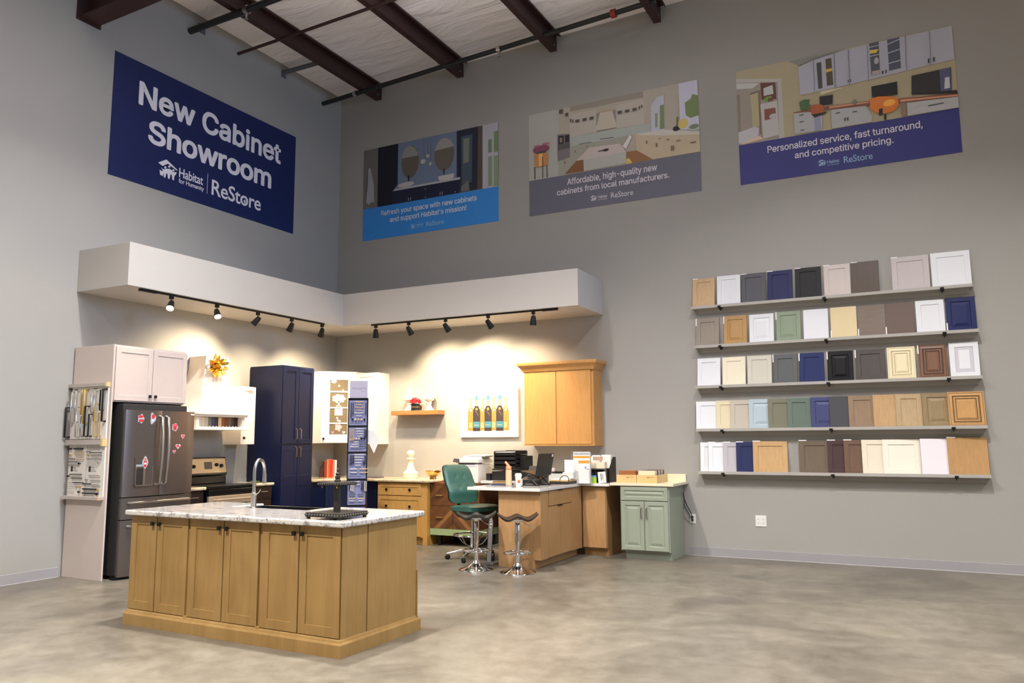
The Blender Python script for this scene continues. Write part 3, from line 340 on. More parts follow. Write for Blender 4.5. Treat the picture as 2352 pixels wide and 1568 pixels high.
# ------------------------------------------------------------ signs
D = json.loads('''{"P1":[[[95,92,88],[[0.515,6.323],[0.81,6.327],[0.812,5.307],[0.514,5.309]]],[[96,108,130],[[1.161,6.329],[2.386,6.333],[2.404,5.523],[1.121,5.532]]],[[18,19,30],[[0.81,6.327],[1.218,6.33],[1.214,5.627],[1.121,5.532],[1.108,5.301],[0.812,5.304]]],[[24,27,48],[[1.121,5.528],[2.404,5.523],[2.397,5.301],[1.108,5.305]]],[[30,34,48],[[2.341,6.332],[2.73,6.332],[2.717,5.315],[2.405,5.311],[2.404,5.557],[2.344,5.546]]],[[75,66,58],[[2.73,6.332],[2.81,6.33],[2.809,5.311],[2.717,5.312]]],[[150,150,156],[[2.81,6.33],[3.084,6.332],[3.089,5.304],[2.809,5.306]]],[[150,150,150],[[1.118,5.528],[1.173,5.558],[2.404,5.562],[2.407,5.525]]],[[86,80,70],[[1.631,5.972],[1.623,5.887],[1.6,5.81],[1.563,5.749],[1.516,5.71],[1.463,5.696],[1.41,5.709],[1.361,5.748],[1.322,5.809],[1.296,5.886],[1.286,5.972],[1.294,6.058],[1.317,6.136],[1.355,6.197],[1.403,6.237],[1.456,6.25],[1.51,6.236],[1.558,6.196],[1.596,6.134],[1.621,6.057]]],[[128,126,122],[[1.289,6.053],[1.318,6.15],[1.368,6.222],[1.456,6.25],[1.546,6.197],[1.603,6.107],[1.62,6.053]]],[[90,84,76],[[2.298,5.983],[2.29,5.9],[2.264,5.825],[2.223,5.766],[2.172,5.727],[2.114,5.713],[2.056,5.726],[2.004,5.764],[1.962,5.824],[1.934,5.899],[1.924,5.983],[1.933,6.067],[1.959,6.143],[2.001,6.203],[2.053,6.242],[2.111,6.254],[2.169,6.241],[2.221,6.202],[2.262,6.142],[2.289,6.066]]],[[132,130,126],[[1.929,6.07],[1.977,6.176],[2.05,6.249],[2.138,6.251],[2.227,6.201],[2.283,6.113],[2.288,6.084]]],[[60,72,84],[[2.426,6.214],[2.629,6.218],[2.622,5.446],[2.436,5.427]]],[[105,108,100],[[2.465,6.171],[2.575,6.172],[2.568,5.788],[2.466,5.764]]],[[95,96,92],[[2.428,5.407],[2.56,5.484],[2.579,5.321],[2.428,5.317]]],[[96,116,84],[[2.914,6.074],[2.974,6.074],[2.974,5.867],[2.913,5.866]]],[[98,118,86],[[3.013,6.187],[3.083,6.194],[3.085,5.856],[3.011,5.856]]],[[110,126,100],[[2.913,5.797],[2.977,5.798],[2.975,5.333],[2.912,5.331]]],[[112,128,100],[[3.011,5.794],[3.086,5.795],[3.086,5.311],[3.01,5.316]]],[[158,156,152],[[1.545,5.602],[1.537,5.589],[1.515,5.578],[1.479,5.568],[1.435,5.562],[1.385,5.559],[1.336,5.56],[1.291,5.566],[1.255,5.574],[1.231,5.585],[1.223,5.598],[1.231,5.61],[1.254,5.622],[1.29,5.632],[1.335,5.638],[1.384,5.64],[1.434,5.639],[1.479,5.634],[1.514,5.625],[1.537,5.614]]],[[165,162,156],[[2.005,5.636],[2.293,5.639],[2.297,5.579],[2.246,5.555],[2.038,5.56],[2.005,5.594]]],[[15,16,22],[[1.422,5.746],[1.447,5.746],[1.448,5.652],[1.423,5.652]]],[[15,16,22],[[2.101,5.741],[2.122,5.741],[2.123,5.653],[2.102,5.653]]],[[135,136,142],[[0.618,5.993],[0.657,5.998],[0.705,5.841],[0.743,5.671],[0.749,5.383],[0.708,5.411],[0.634,5.368],[0.583,5.414],[0.606,5.693]]],[[20,22,30],[[0.614,5.99],[0.606,5.678],[0.58,5.415],[0.593,5.65]]],[[150,150,150],[[1.435,5.368],[1.445,5.369],[1.446,5.318],[1.436,5.318]]],[[150,150,150],[[1.474,5.37],[1.484,5.37],[1.484,5.32],[1.474,5.319]]],[[150,150,150],[[2.039,5.37],[2.049,5.37],[2.049,5.32],[2.039,5.32]]],[[150,150,150],[[2.078,5.371],[2.087,5.371],[2.088,5.322],[2.078,5.321]]],[[150,150,150],[[1.773,5.469],[1.77,5.463],[1.763,5.46],[1.756,5.463],[1.753,5.469],[1.756,5.475],[1.763,5.477],[1.77,5.475]]],[[150,150,150],[[1.774,5.334],[1.772,5.327],[1.765,5.325],[1.758,5.327],[1.755,5.333],[1.758,5.339],[1.765,5.342],[1.772,5.34]]],[[150,150,150],[[2.331,5.334],[2.328,5.328],[2.321,5.325],[2.315,5.327],[2.312,5.333],[2.315,5.339],[2.321,5.342],[2.328,5.339]]],[[16,20,38],[[1.626,5.526],[1.635,5.527],[1.638,5.3],[1.628,5.298]]],[[16,20,38],[[1.884,5.528],[1.894,5.529],[1.896,5.3],[1.886,5.298]]],[[70,70,75],[[1.725,6.309],[1.73,6.308],[1.734,5.961],[1.729,5.962]]],[[70,70,75],[[1.807,6.309],[1.812,6.308],[1.814,6.004],[1.809,6.005]]],[[70,70,75],[[1.858,6.306],[1.863,6.305],[1.867,5.852],[1.862,5.853]]],[[150,150,140],[[1.766,5.928],[1.756,5.903],[1.732,5.887],[1.701,5.887],[1.676,5.902],[1.666,5.928],[1.675,5.953],[1.7,5.969],[1.731,5.969],[1.756,5.953]]],[[150,150,140],[[1.846,6.005],[1.839,5.987],[1.821,5.975],[1.798,5.975],[1.78,5.987],[1.773,6.005],[1.78,6.024],[1.798,6.035],[1.82,6.035],[1.839,6.024]]],[[150,150,140],[[1.883,5.868],[1.878,5.849],[1.865,5.838],[1.849,5.838],[1.836,5.849],[1.83,5.868],[1.835,5.886],[1.848,5.898],[1.864,5.898],[1.878,5.886]]]],"P2":[[[150,144,130],[[3.605,6.328],[6.162,6.321],[6.177,5.298],[3.611,5.306]]],[[150,150,144],[[3.605,6.328],[4.1,6.325],[4.085,5.305],[3.611,5.306]]],[[128,121,108],[[4.282,6.325],[5.391,6.324],[5.402,6.229],[4.997,6.245],[4.695,6.237],[4.281,6.25]]],[[158,153,143],[[4.28,6.213],[4.694,6.194],[4.687,5.865],[4.282,5.859]]],[[158,153,143],[[5.003,6.194],[5.401,6.213],[5.398,5.842],[4.995,5.862]]],[[146,152,146],[[4.282,5.856],[5.398,5.835],[5.486,5.825],[5.497,5.713],[5.181,5.718],[4.684,5.713],[4.28,5.723]]],[[138,136,124],[[4.275,5.719],[4.785,5.715],[5.209,5.713],[5.08,5.605],[4.581,5.633],[4.372,5.485],[4.191,5.316],[4.085,5.307],[4.088,5.527],[4.272,5.559]]],[[165,158,142],[[4.693,6.137],[4.987,6.13],[4.988,5.864],[4.687,5.865]]],[[120,112,112],[[4.693,6.14],[4.748,6.137],[4.692,5.938]]],[[120,112,112],[[4.937,6.13],[4.987,6.13],[4.99,5.936]]],[[150,128,104],[[4.722,6.152],[4.98,6.146],[4.98,6.13],[4.722,6.134]]],[[55,48,42],[[4.695,5.874],[4.988,5.869],[4.988,5.861],[4.694,5.864]]],[[60,54,48],[[4.742,5.744],[4.95,5.737],[4.949,5.728],[4.742,5.735]]],[[60,54,48],[[4.421,5.73],[4.612,5.726],[4.612,5.719],[4.421,5.721]]],[[104,98,100],[[4.076,5.938],[4.275,5.912],[4.272,5.559],[4.076,5.527]]],[[30,28,28],[[4.094,5.909],[4.18,5.904],[4.178,5.78],[4.092,5.782]]],[[30,28,28],[[4.2,5.903],[4.267,5.898],[4.266,5.787],[4.198,5.785]]],[[130,110,95],[[4.116,5.876],[4.154,5.876],[4.153,5.804],[4.115,5.803]]],[[75,72,74],[[4.084,5.78],[4.276,5.777],[4.275,5.702],[4.083,5.686]]],[[168,158,152],[[4.368,5.486],[4.581,5.647],[5.039,5.622],[5.133,5.483],[4.483,5.477]]],[[153,154,145],[[4.483,5.477],[5.13,5.481],[5.126,5.319],[4.487,5.31]]],[[112,76,46],[[4.188,5.314],[4.372,5.482],[4.483,5.48],[4.487,5.31]]],[[124,88,54],[[5.133,5.483],[5.285,5.478],[5.512,5.308],[5.129,5.305]]],[[184,160,84],[[5.128,5.382],[5.172,5.381],[5.221,5.304],[5.129,5.305]]],[[164,150,126],[[5.264,5.709],[6.175,5.544],[6.177,5.3],[5.512,5.307],[5.285,5.478]]],[[172,168,158],[[5.278,5.714],[5.658,5.707],[6.17,5.592],[6.175,5.541],[5.616,5.633],[5.346,5.687]]],[[160,162,172],[[5.504,6.083],[5.592,6.189],[5.693,6.197],[5.691,5.703],[5.503,5.709]]],[[98,116,76],[[5.635,6.056],[5.689,6.065],[5.688,5.717],[5.625,5.721]]],[[110,124,98],[[5.565,5.96],[5.598,5.96],[5.592,5.756],[5.559,5.756]]],[[170,170,184],[[5.903,6.316],[6.162,6.318],[6.171,5.608],[5.91,5.653]]],[[96,114,70],[[5.983,6.024],[6.065,6.068],[6.093,6.129],[6.163,6.094],[6.167,5.812],[6.055,5.794],[5.992,5.847]]],[[22,22,28],[[5.906,5.686],[5.903,5.674],[5.896,5.663],[5.884,5.655],[5.87,5.649],[5.855,5.647],[5.839,5.649],[5.826,5.654],[5.815,5.662],[5.808,5.673],[5.806,5.684],[5.809,5.696],[5.816,5.707],[5.828,5.715],[5.842,5.72],[5.857,5.722],[5.873,5.721],[5.886,5.716],[5.897,5.707],[5.904,5.697]]],[[176,160,92],[[6.021,5.735],[6.017,5.713],[6.006,5.694],[5.99,5.678],[5.969,5.668],[5.947,5.665],[5.925,5.668],[5.905,5.677],[5.89,5.693],[5.88,5.712],[5.877,5.733],[5.882,5.755],[5.892,5.775],[5.909,5.79],[5.929,5.8],[5.952,5.804],[5.974,5.8],[5.993,5.791],[6.009,5.776],[6.018,5.756]]],[[100,84,52],[[5.861,5.846],[5.888,5.846],[5.883,5.712],[5.857,5.712]]],[[150,154,146],[[6.192,5.655],[6.187,5.639],[6.173,5.624],[6.152,5.612],[6.126,5.604],[6.098,5.601],[6.069,5.603],[6.043,5.61],[6.023,5.622],[6.01,5.636],[6.006,5.653],[6.012,5.669],[6.025,5.684],[6.046,5.696],[6.073,5.704],[6.101,5.707],[6.13,5.705],[6.155,5.698],[6.175,5.686],[6.188,5.671]]],[[98,110,88],[[6.164,5.665],[6.161,5.656],[6.151,5.647],[6.137,5.639],[6.119,5.635],[6.099,5.633],[6.079,5.634],[6.061,5.638],[6.047,5.645],[6.038,5.654],[6.035,5.664],[6.039,5.674],[6.048,5.683],[6.063,5.69],[6.081,5.695],[6.101,5.696],[6.121,5.695],[6.139,5.691],[6.153,5.684],[6.161,5.675]]],[[44,36,32],[[4.713,5.569],[4.789,5.573],[4.832,5.584],[4.875,5.577],[4.87,5.55],[4.817,5.542],[4.782,5.557],[4.717,5.557]]],[[186,182,178],[[5.08,5.57],[5.188,5.717],[5.222,5.685],[5.134,5.524]]],[[112,62,80],[[3.951,5.757],[3.944,5.739],[3.925,5.723],[3.895,5.71],[3.857,5.701],[3.815,5.698],[3.772,5.7],[3.734,5.708],[3.704,5.721],[3.685,5.737],[3.678,5.755],[3.685,5.773],[3.705,5.79],[3.735,5.803],[3.774,5.811],[3.816,5.815],[3.858,5.812],[3.896,5.804],[3.926,5.791],[3.945,5.775]]],[[150,84,100],[[3.793,5.813],[3.79,5.807],[3.784,5.803],[3.773,5.799],[3.76,5.796],[3.746,5.795],[3.731,5.796],[3.718,5.798],[3.708,5.802],[3.701,5.807],[3.699,5.812],[3.701,5.818],[3.708,5.823],[3.718,5.827],[3.732,5.829],[3.746,5.83],[3.761,5.829],[3.774,5.827],[3.784,5.823],[3.79,5.818]]],[[150,84,100],[[3.955,5.827],[3.952,5.822],[3.943,5.817],[3.93,5.813],[3.912,5.81],[3.893,5.809],[3.874,5.81],[3.857,5.812],[3.843,5.816],[3.835,5.821],[3.832,5.826],[3.835,5.832],[3.844,5.837],[3.857,5.841],[3.875,5.843],[3.894,5.844],[3.913,5.843],[3.93,5.841],[3.944,5.837],[3.952,5.832]]],[[60,70,48],[[3.9,5.702],[3.895,5.695],[3.883,5.69],[3.865,5.685],[3.841,5.682],[3.814,5.68],[3.788,5.681],[3.764,5.684],[3.745,5.688],[3.733,5.694],[3.729,5.7],[3.733,5.706],[3.746,5.712],[3.765,5.717],[3.789,5.72],[3.815,5.721],[3.841,5.72],[3.865,5.718],[3.884,5.713],[3.896,5.708]]],[[164,112,66],[[3.702,5.694],[3.926,5.69],[3.923,5.496],[3.711,5.488]]],[[196,150,96],[[3.776,5.69],[3.838,5.691],[3.836,5.498],[3.774,5.494]]],[[30,22,20],[[3.7,5.499],[3.714,5.496],[3.717,5.307],[3.703,5.309]]],[[30,22,20],[[3.833,5.636],[3.845,5.634],[3.844,5.308],[3.832,5.31]]],[[30,22,20],[[3.902,5.494],[3.912,5.495],[3.916,5.306],[3.904,5.307]]],[[72,66,58],[[4.115,6.305],[4.179,6.305],[4.178,6.246],[4.114,6.247]]],[[72,66,58],[[4.212,6.234],[4.262,6.234],[4.261,6.188],[4.212,6.188]]],[[72,66,58],[[4.286,6.13],[4.309,6.129],[4.308,6.082],[4.285,6.082]]],[[72,66,58],[[4.323,6.111],[4.341,6.111],[4.341,6.067],[4.323,6.067]]],[[72,66,58],[[4.372,6.098],[4.438,6.098],[4.437,6.058],[4.372,6.058]]],[[72,66,58],[[4.484,6.097],[4.549,6.097],[4.548,6.057],[4.483,6.057]]],[[72,66,58],[[4.594,6.097],[4.658,6.097],[4.658,6.057],[4.593,6.057]]],[[72,66,58],[[5.022,6.099],[5.085,6.098],[5.084,6.056],[5.021,6.057]]],[[72,66,58],[[5.132,6.094],[5.195,6.094],[5.194,6.057],[5.131,6.057]]],[[72,66,58],[[5.242,6.095],[5.304,6.095],[5.303,6.055],[5.241,6.055]]],[[72,66,58],[[5.334,6.107],[5.353,6.107],[5.352,6.06],[5.333,6.06]]],[[72,66,58],[[5.369,6.119],[5.388,6.119],[5.387,6.078],[5.367,6.078]]],[[100,78,60],[[5.717,5.55],[5.759,5.551],[5.759,5.539],[5.717,5.538]]],[[100,78,60],[[5.85,5.511],[5.909,5.512],[5.909,5.499],[5.85,5.498]]],[[100,78,60],[[6.044,5.451],[6.121,5.453],[6.12,5.437],[6.043,5.435]]],[[100,78,60],[[5.601,5.584],[5.641,5.585],[5.641,5.576],[5.6,5.575]]],[[100,78,60],[[5.565,5.526],[5.588,5.526],[5.587,5.475],[5.564,5.474]]],[[100,78,60],[[5.776,5.447],[5.793,5.447],[5.791,5.375],[5.774,5.374]]],[[100,78,60],[[5.802,5.447],[5.819,5.448],[5.817,5.375],[5.8,5.375]]],[[100,78,60],[[5.425,5.583],[5.445,5.583],[5.444,5.542],[5.424,5.542]]],[[100,78,60],[[4.189,5.502],[4.209,5.503],[4.208,5.46],[4.188,5.459]]],[[100,78,60],[[4.36,5.637],[4.372,5.637],[4.371,5.601],[4.359,5.601]]],[[100,78,60],[[4.545,5.682],[4.555,5.682],[4.555,5.653],[4.545,5.653]]]],"P3":[[[150,141,114],[[6.662,6.314],[9.193,6.31],[9.203,5.294],[6.681,5.294]]],[[158,156,150],[[6.668,6.214],[7.247,6.093],[7.249,5.299],[6.678,5.294]]],[[134,127,116],[[6.671,6.161],[7.2,6.061],[7.183,5.302],[6.679,5.299]]],[[168,168,164],[[6.67,6.149],[6.971,6.094],[6.884,6.04],[6.67,6.071]]],[[118,108,92],[[6.664,5.995],[6.721,5.983],[6.71,5.479],[6.682,5.484]]],[[152,146,112],[[6.852,5.97],[6.981,5.988],[6.967,5.513],[6.864,5.51]]],[[96,82,70],[[6.853,5.978],[6.984,5.995],[6.983,5.975],[6.852,5.955]]],[[110,92,76],[[6.95,5.987],[6.983,5.988],[6.969,5.399],[6.948,5.396]]],[[86,50,40],[[6.985,6.091],[7.172,6.056],[7.176,5.832],[6.989,5.857]]],[[165,168,164],[[7.021,6.01],[7.136,6.03],[7.142,5.908],[7.019,5.904]]],[[92,128,60],[[7.131,5.85],[7.128,5.838],[7.119,5.827],[7.106,5.818],[7.089,5.813],[7.071,5.811],[7.053,5.813],[7.037,5.818],[7.024,5.827],[7.016,5.837],[7.014,5.849],[7.017,5.862],[7.026,5.873],[7.04,5.881],[7.056,5.887],[7.074,5.889],[7.092,5.887],[7.108,5.882],[7.121,5.873],[7.129,5.862]]],[[98,58,48],[[7.073,5.862],[7.136,5.862],[7.134,5.817],[7.071,5.817]]],[[162,160,156],[[6.972,5.799],[7.182,5.806],[7.185,5.346],[6.991,5.326]]],[[112,66,52],[[7.018,5.722],[7.157,5.717],[7.16,5.58],[7.018,5.571]]],[[160,156,156],[[7.173,5.61],[7.17,5.6],[7.163,5.591],[7.152,5.584],[7.138,5.579],[7.123,5.577],[7.108,5.578],[7.095,5.583],[7.084,5.59],[7.078,5.599],[7.076,5.609],[7.079,5.619],[7.086,5.628],[7.097,5.636],[7.111,5.641],[7.126,5.642],[7.141,5.641],[7.154,5.637],[7.164,5.629],[7.171,5.62]]],[[166,164,166],[[6.674,5.47],[6.889,5.513],[6.942,5.48],[6.926,5.37],[6.718,5.313],[6.679,5.317]]],[[190,165,140],[[6.718,5.313],[6.94,5.375],[6.994,5.327],[6.724,5.294]]],[[118,122,116],[[7.342,6.306],[8.02,6.308],[7.461,6.228]]],[[100,100,96],[[7.461,6.214],[7.652,6.274],[8.033,6.305],[7.889,6.283],[7.473,6.184]]],[[150,152,162],[[7.463,6.198],[7.65,6.247],[8.039,6.296],[9.193,6.31],[9.193,5.895],[8.668,5.867],[7.871,5.824],[7.468,5.82]]],[[166,148,116],[[7.468,5.817],[7.871,5.821],[7.942,5.808],[7.708,5.812],[7.548,5.805]]],[[176,166,136],[[7.695,5.815],[7.929,5.817],[7.967,5.803],[7.731,5.766]]],[[56,60,56],[[7.681,6.199],[7.738,6.201],[7.736,5.853],[7.686,5.853]]],[[72,66,50],[[7.788,6.226],[7.858,6.227],[7.865,5.869],[7.789,5.871]]],[[190,150,70],[[7.788,6.093],[7.863,6.09],[7.862,6.054],[7.788,6.048]]],[[68,73,82],[[8.298,6.308],[8.406,6.31],[8.398,5.894],[8.301,5.894]]],[[68,73,86],[[8.499,6.306],[8.634,6.307],[8.629,5.913],[8.5,5.906]]],[[196,176,80],[[8.301,6.22],[8.401,6.211],[8.373,6.171],[8.299,6.174]]],[[150,150,158],[[8.295,6.263],[8.408,6.267],[8.407,6.258],[8.294,6.251]]],[[150,150,158],[[8.297,6.146],[8.403,6.149],[8.405,6.137],[8.296,6.134]]],[[150,150,158],[[8.498,6.252],[8.635,6.289],[8.634,6.275],[8.497,6.239]]],[[150,150,158],[[8.501,6.14],[8.632,6.161],[8.633,6.148],[8.501,6.126]]],[[150,150,158],[[8.5,6.007],[8.631,6.019],[8.63,6.006],[8.5,5.994]]],[[150,150,150],[[8.395,6.067],[8.393,6.054],[8.388,6.042],[8.382,6.032],[8.374,6.026],[8.365,6.024],[8.357,6.026],[8.349,6.033],[8.344,6.042],[8.341,6.054],[8.34,6.067],[8.342,6.08],[8.347,6.092],[8.353,6.102],[8.361,6.108],[8.37,6.11],[8.378,6.108],[8.386,6.101],[8.391,6.092],[8.394,6.08]]],[[150,140,134],[[8.311,5.943],[8.397,5.943],[8.395,5.894],[8.308,5.894]]],[[112,66,46],[[7.377,5.606],[7.853,5.601],[8.258,5.57],[9.198,5.468],[9.199,5.43],[8.596,5.479],[7.825,5.553],[7.376,5.592]]],[[176,126,100],[[7.801,5.598],[8.258,5.564],[8.257,5.55],[7.8,5.569]]],[[180,130,100],[[8.598,5.517],[9.197,5.452],[9.196,5.436],[8.596,5.489]]],[[152,154,152],[[7.376,5.592],[7.616,5.567],[7.711,5.492],[7.708,5.303],[7.379,5.313]]],[[128,132,150],[[7.615,5.555],[7.693,5.525],[7.701,5.304],[7.616,5.306]]],[[152,154,152],[[7.822,5.549],[8.217,5.516],[8.277,5.364],[8.274,5.3],[7.818,5.302]]],[[156,156,156],[[8.667,5.464],[9.201,5.426],[9.201,5.294],[8.666,5.3]]],[[14,13,14],[[7.695,5.747],[7.852,5.74],[7.841,5.618],[7.694,5.631]]],[[14,13,14],[[8.293,5.749],[8.576,5.75],[8.573,5.586],[8.291,5.609]]],[[36,34,34],[[8.735,5.787],[9.151,5.8],[9.137,5.492],[8.721,5.56]]],[[72,74,100],[[9.03,5.792],[9.146,5.799],[9.133,5.52],[9.029,5.522]]],[[170,170,176],[[9.081,5.686],[9.127,5.687],[9.125,5.55],[9.067,5.549]]],[[24,22,22],[[8.721,5.568],[9.195,5.507],[9.198,5.465],[8.72,5.554]]],[[190,106,36],[[8.266,5.594],[8.359,5.606],[8.481,5.583],[8.576,5.543],[8.576,5.444],[8.518,5.386],[8.42,5.375],[8.311,5.414],[8.265,5.48]]],[[228,150,60],[[8.543,5.502],[8.539,5.489],[8.529,5.477],[8.513,5.467],[8.494,5.461],[8.473,5.458],[8.453,5.46],[8.434,5.465],[8.42,5.474],[8.411,5.486],[8.408,5.499],[8.413,5.512],[8.423,5.524],[8.438,5.533],[8.457,5.54],[8.478,5.542],[8.499,5.541],[8.517,5.535],[8.532,5.526],[8.54,5.515]]],[[150,76,38],[[7.58,5.651],[7.647,5.654],[7.725,5.632],[7.745,5.573],[7.725,5.518],[7.652,5.496],[7.588,5.531]]],[[20,18,20],[[8.36,5.446],[8.402,5.447],[8.397,5.363],[8.355,5.362]]],[[20,18,20],[[8.413,5.365],[8.437,5.365],[8.433,5.296],[8.409,5.295]]],[[26,18,18],[[7.588,5.531],[7.726,5.53],[7.778,5.536],[7.758,5.512],[7.625,5.483]]],[[120,104,88],[[8.596,5.475],[8.655,5.47],[8.651,5.303],[8.597,5.3]]],[[58,90,50],[[7.45,5.722],[7.512,5.746],[7.584,5.731],[7.555,5.685],[7.594,5.648],[7.538,5.608],[7.465,5.618]]],[[90,110,90],[[8.119,5.59],[8.117,5.58],[8.113,5.57],[8.108,5.562],[8.101,5.557],[8.094,5.556],[8.087,5.557],[8.081,5.562],[8.076,5.569],[8.074,5.579],[8.073,5.589],[8.075,5.6],[8.079,5.61],[8.084,5.617],[8.091,5.622],[8.098,5.624],[8.105,5.622],[8.111,5.618],[8.115,5.61],[8.118,5.601]]],[[50,48,52],[[7.442,5.553],[7.496,5.554],[7.495,5.544],[7.441,5.543]]],[[50,48,52],[[7.444,5.464],[7.495,5.465],[7.495,5.455],[7.444,5.454]]],[[50,48,52],[[7.446,5.353],[7.496,5.354],[7.496,5.346],[7.445,5.344]]],[[50,48,52],[[7.873,5.494],[7.922,5.495],[7.922,5.484],[7.873,5.482]]],[[50,48,52],[[8.064,5.471],[8.115,5.472],[8.114,5.462],[8.063,5.461]]],[[50,48,52],[[7.969,5.411],[7.984,5.411],[7.982,5.369],[7.967,5.368]]],[[50,48,52],[[8.0,5.411],[8.015,5.411],[8.013,5.368],[7.997,5.368]]],[[50,48,52],[[8.887,5.38],[9.049,5.384],[9.049,5.374],[8.886,5.369]]],[[50,48,52],[[8.921,5.957],[8.937,5.957],[8.934,5.902],[8.917,5.902]]],[[50,48,52],[[8.976,5.961],[8.994,5.961],[8.99,5.906],[8.973,5.906]]],[[50,48,52],[[8.034,5.893],[8.044,5.893],[8.042,5.856],[8.032,5.856]]],[[50,48,52],[[8.062,5.893],[8.072,5.893],[8.07,5.855],[8.06,5.855]]],[[50,48,52],[[8.421,5.918],[8.437,5.918],[8.434,5.876],[8.418,5.876]]],[[50,48,52],[[8.458,5.921],[8.474,5.921],[8.471,5.879],[8.455,5.879]]],[[96,98,112],[[7.889,6.276],[7.897,6.274],[7.888,5.82],[7.88,5.822]]],[[96,98,112],[[8.057,6.28],[8.065,6.278],[8.055,5.824],[8.048,5.826]]],[[96,98,112],[[8.273,6.282],[8.281,6.281],[8.269,5.809],[8.262,5.81]]],[[96,98,112],[[8.695,6.31],[8.702,6.308],[8.689,5.864],[8.682,5.865]]],[[96,98,112],[[8.955,6.301],[8.961,6.299],[8.948,5.867],[8.941,5.868]]],[[96,98,112],[[7.643,6.246],[7.651,6.244],[7.646,5.826],[7.638,5.827]]]],"T":{"p1":[[0.891,2.707,5.143,0.085],[1.073,2.522,5.014,0.084],[1.781,2.11,4.853,0.078],[1.478,1.57,4.857,0.086],[1.586,1.726,4.882,0.034]],"p2":[[4.222,5.567,5.144,0.094],[4.058,5.733,5.011,0.085],[4.887,5.216,4.85,0.082],[4.577,4.678,4.857,0.083],[4.693,4.831,4.875,0.039]],"p3":[[7.034,8.815,5.13,0.089],[7.362,8.494,4.998,0.084],[7.931,8.256,4.842,0.087],[7.63,7.731,4.857,0.08],[7.742,7.881,4.867,0.04]],"L":[[-3.92,-1.407,5.726,0.316],[-3.756,-1.592,5.281,0.31],[-2.711,-1.787,4.887,0.225],[-3.259,-2.862,4.972,0.081],[-3.259,-2.841,4.896,0.043]]},"LG":[[[0.0,0.567],[0.407,0.833],[1.0,0.543],[0.96,0.507],[0.493,0.67],[0.227,0.483]],[[0.15,0.403],[0.273,0.34],[0.38,0.4],[0.507,0.44],[0.603,0.47],[0.713,0.437],[0.77,0.38],[0.967,0.43],[0.933,0.317],[0.857,0.227],[0.837,0.02],[0.757,0.023],[0.727,0.213],[0.66,0.25],[0.61,0.007],[0.53,0.013],[0.5,0.2],[0.443,0.223],[0.39,0.0],[0.32,0.007],[0.297,0.193],[0.26,0.033],[0.12,0.067],[0.093,0.273],[0.21,0.24],[0.26,0.28]],[[0.427,0.477],[0.42,0.45],[0.4,0.427],[0.373,0.41],[0.343,0.407],[0.323,0.42],[0.313,0.443],[0.32,0.47],[0.34,0.493],[0.367,0.51],[0.397,0.513],[0.417,0.5]],[[0.627,0.58],[0.623,0.553],[0.603,0.53],[0.573,0.513],[0.543,0.51],[0.523,0.523],[0.513,0.543],[0.52,0.573],[0.54,0.597],[0.567,0.613],[0.597,0.617],[0.62,0.603]],[[0.85,0.48],[0.843,0.453],[0.823,0.427],[0.793,0.41],[0.767,0.41],[0.743,0.42],[0.733,0.443],[0.74,0.47],[0.76,0.497],[0.79,0.513],[0.82,0.513],[0.84,0.503]]],"LGpos":[-3.587,4.892,0.3],"R":[[[6.006,6.296,3.57],[6.325,6.624,3.577],[6.632,6.94,3.572],[6.958,7.26,3.575],[7.292,7.595,3.578],[7.626,7.927,3.58],[7.939,8.238,3.582],[8.377,8.774,3.592],[8.79,9.19,3.598]],[[6.034,6.335,3.038],[6.392,6.684,3.043],[6.713,7.013,3.038],[7.041,7.333,3.047],[7.364,7.651,3.047],[7.677,7.969,3.05],[7.981,8.281,3.049],[8.281,8.586,3.05],[8.601,8.895,3.053],[8.909,9.203,3.058]],[[6.033,6.329,2.513],[6.355,6.645,2.512],[6.666,6.965,2.514],[6.981,7.271,2.512],[7.29,7.577,2.512],[7.613,7.901,2.516],[7.927,8.25,2.516],[8.269,8.564,2.526],[8.595,8.888,2.534],[8.909,9.202,2.543]],[[6.007,6.263,1.952],[6.263,6.44,1.957],[6.44,6.67,1.958],[6.67,6.902,1.962],[6.902,7.132,1.962],[7.132,7.402,1.964],[7.402,7.613,1.967],[7.613,7.823,1.969],[7.823,8.091,1.972],[8.091,8.328,1.974],[8.328,8.602,1.975],[8.602,8.861,1.977],[8.861,9.222,1.982]],[[6.037,6.145,1.429],[6.145,6.331,1.429],[6.331,6.493,1.43],[6.493,6.698,1.432],[6.698,7.106,1.44],[7.242,7.565,1.446],[7.565,7.746,1.448],[7.746,7.94,1.45],[7.94,8.161,1.452],[8.161,8.554,1.454],[8.554,8.822,1.46],[8.822,9.217,1.472]]]}''')
T = D['T']; LG = D['LG']
FR = frame(0, 0, 0, -90)     # u = x, out = -y
FL = frame(0, 0, 0, 0)       # u = y, out = +x
LET = mat('printed_white', (226, 224, 228), .5); LET2 = mat('faded_print', (150, 186, 214), .5); LET3 = mat('pale_print', (206, 206, 212), .5)
def logo(M, parent, u, v, s, w, mt):
    mb = MB(M)
    for poly in LG: mb.flat([(u+a*s, v+b*s) for a, b in poly], w)
    part('house_logo', mb, mt, parent)
s = root('banner', 'large navy blue wall sign reading New Cabinet Showroom in white letters', 'sign', (0, -2.7, 4.7))
SIGN = mat('navy_vinyl', (18, 32, 82), .42)
part('sign_panel', MB(FL).box(-4.277, -1.089, 0, .006, 4.70, 6.28), SIGN, s)
a = T['L']
sans('lettering', 'New Cabinet', FL, a[0][0], a[0][1], a[0][2], a[0][3]*1.0, .0075, LET, s, .025, track=.98)
sans('lettering', 'Showroom', FL, a[1][0], a[1][1], a[1][2], a[1][3], .0075, LET, s, .025)
text('lettering', 'ReStore', FL, a[2][0], a[2][1], a[2][2], a[2][3], .0075, LET, s, .012)
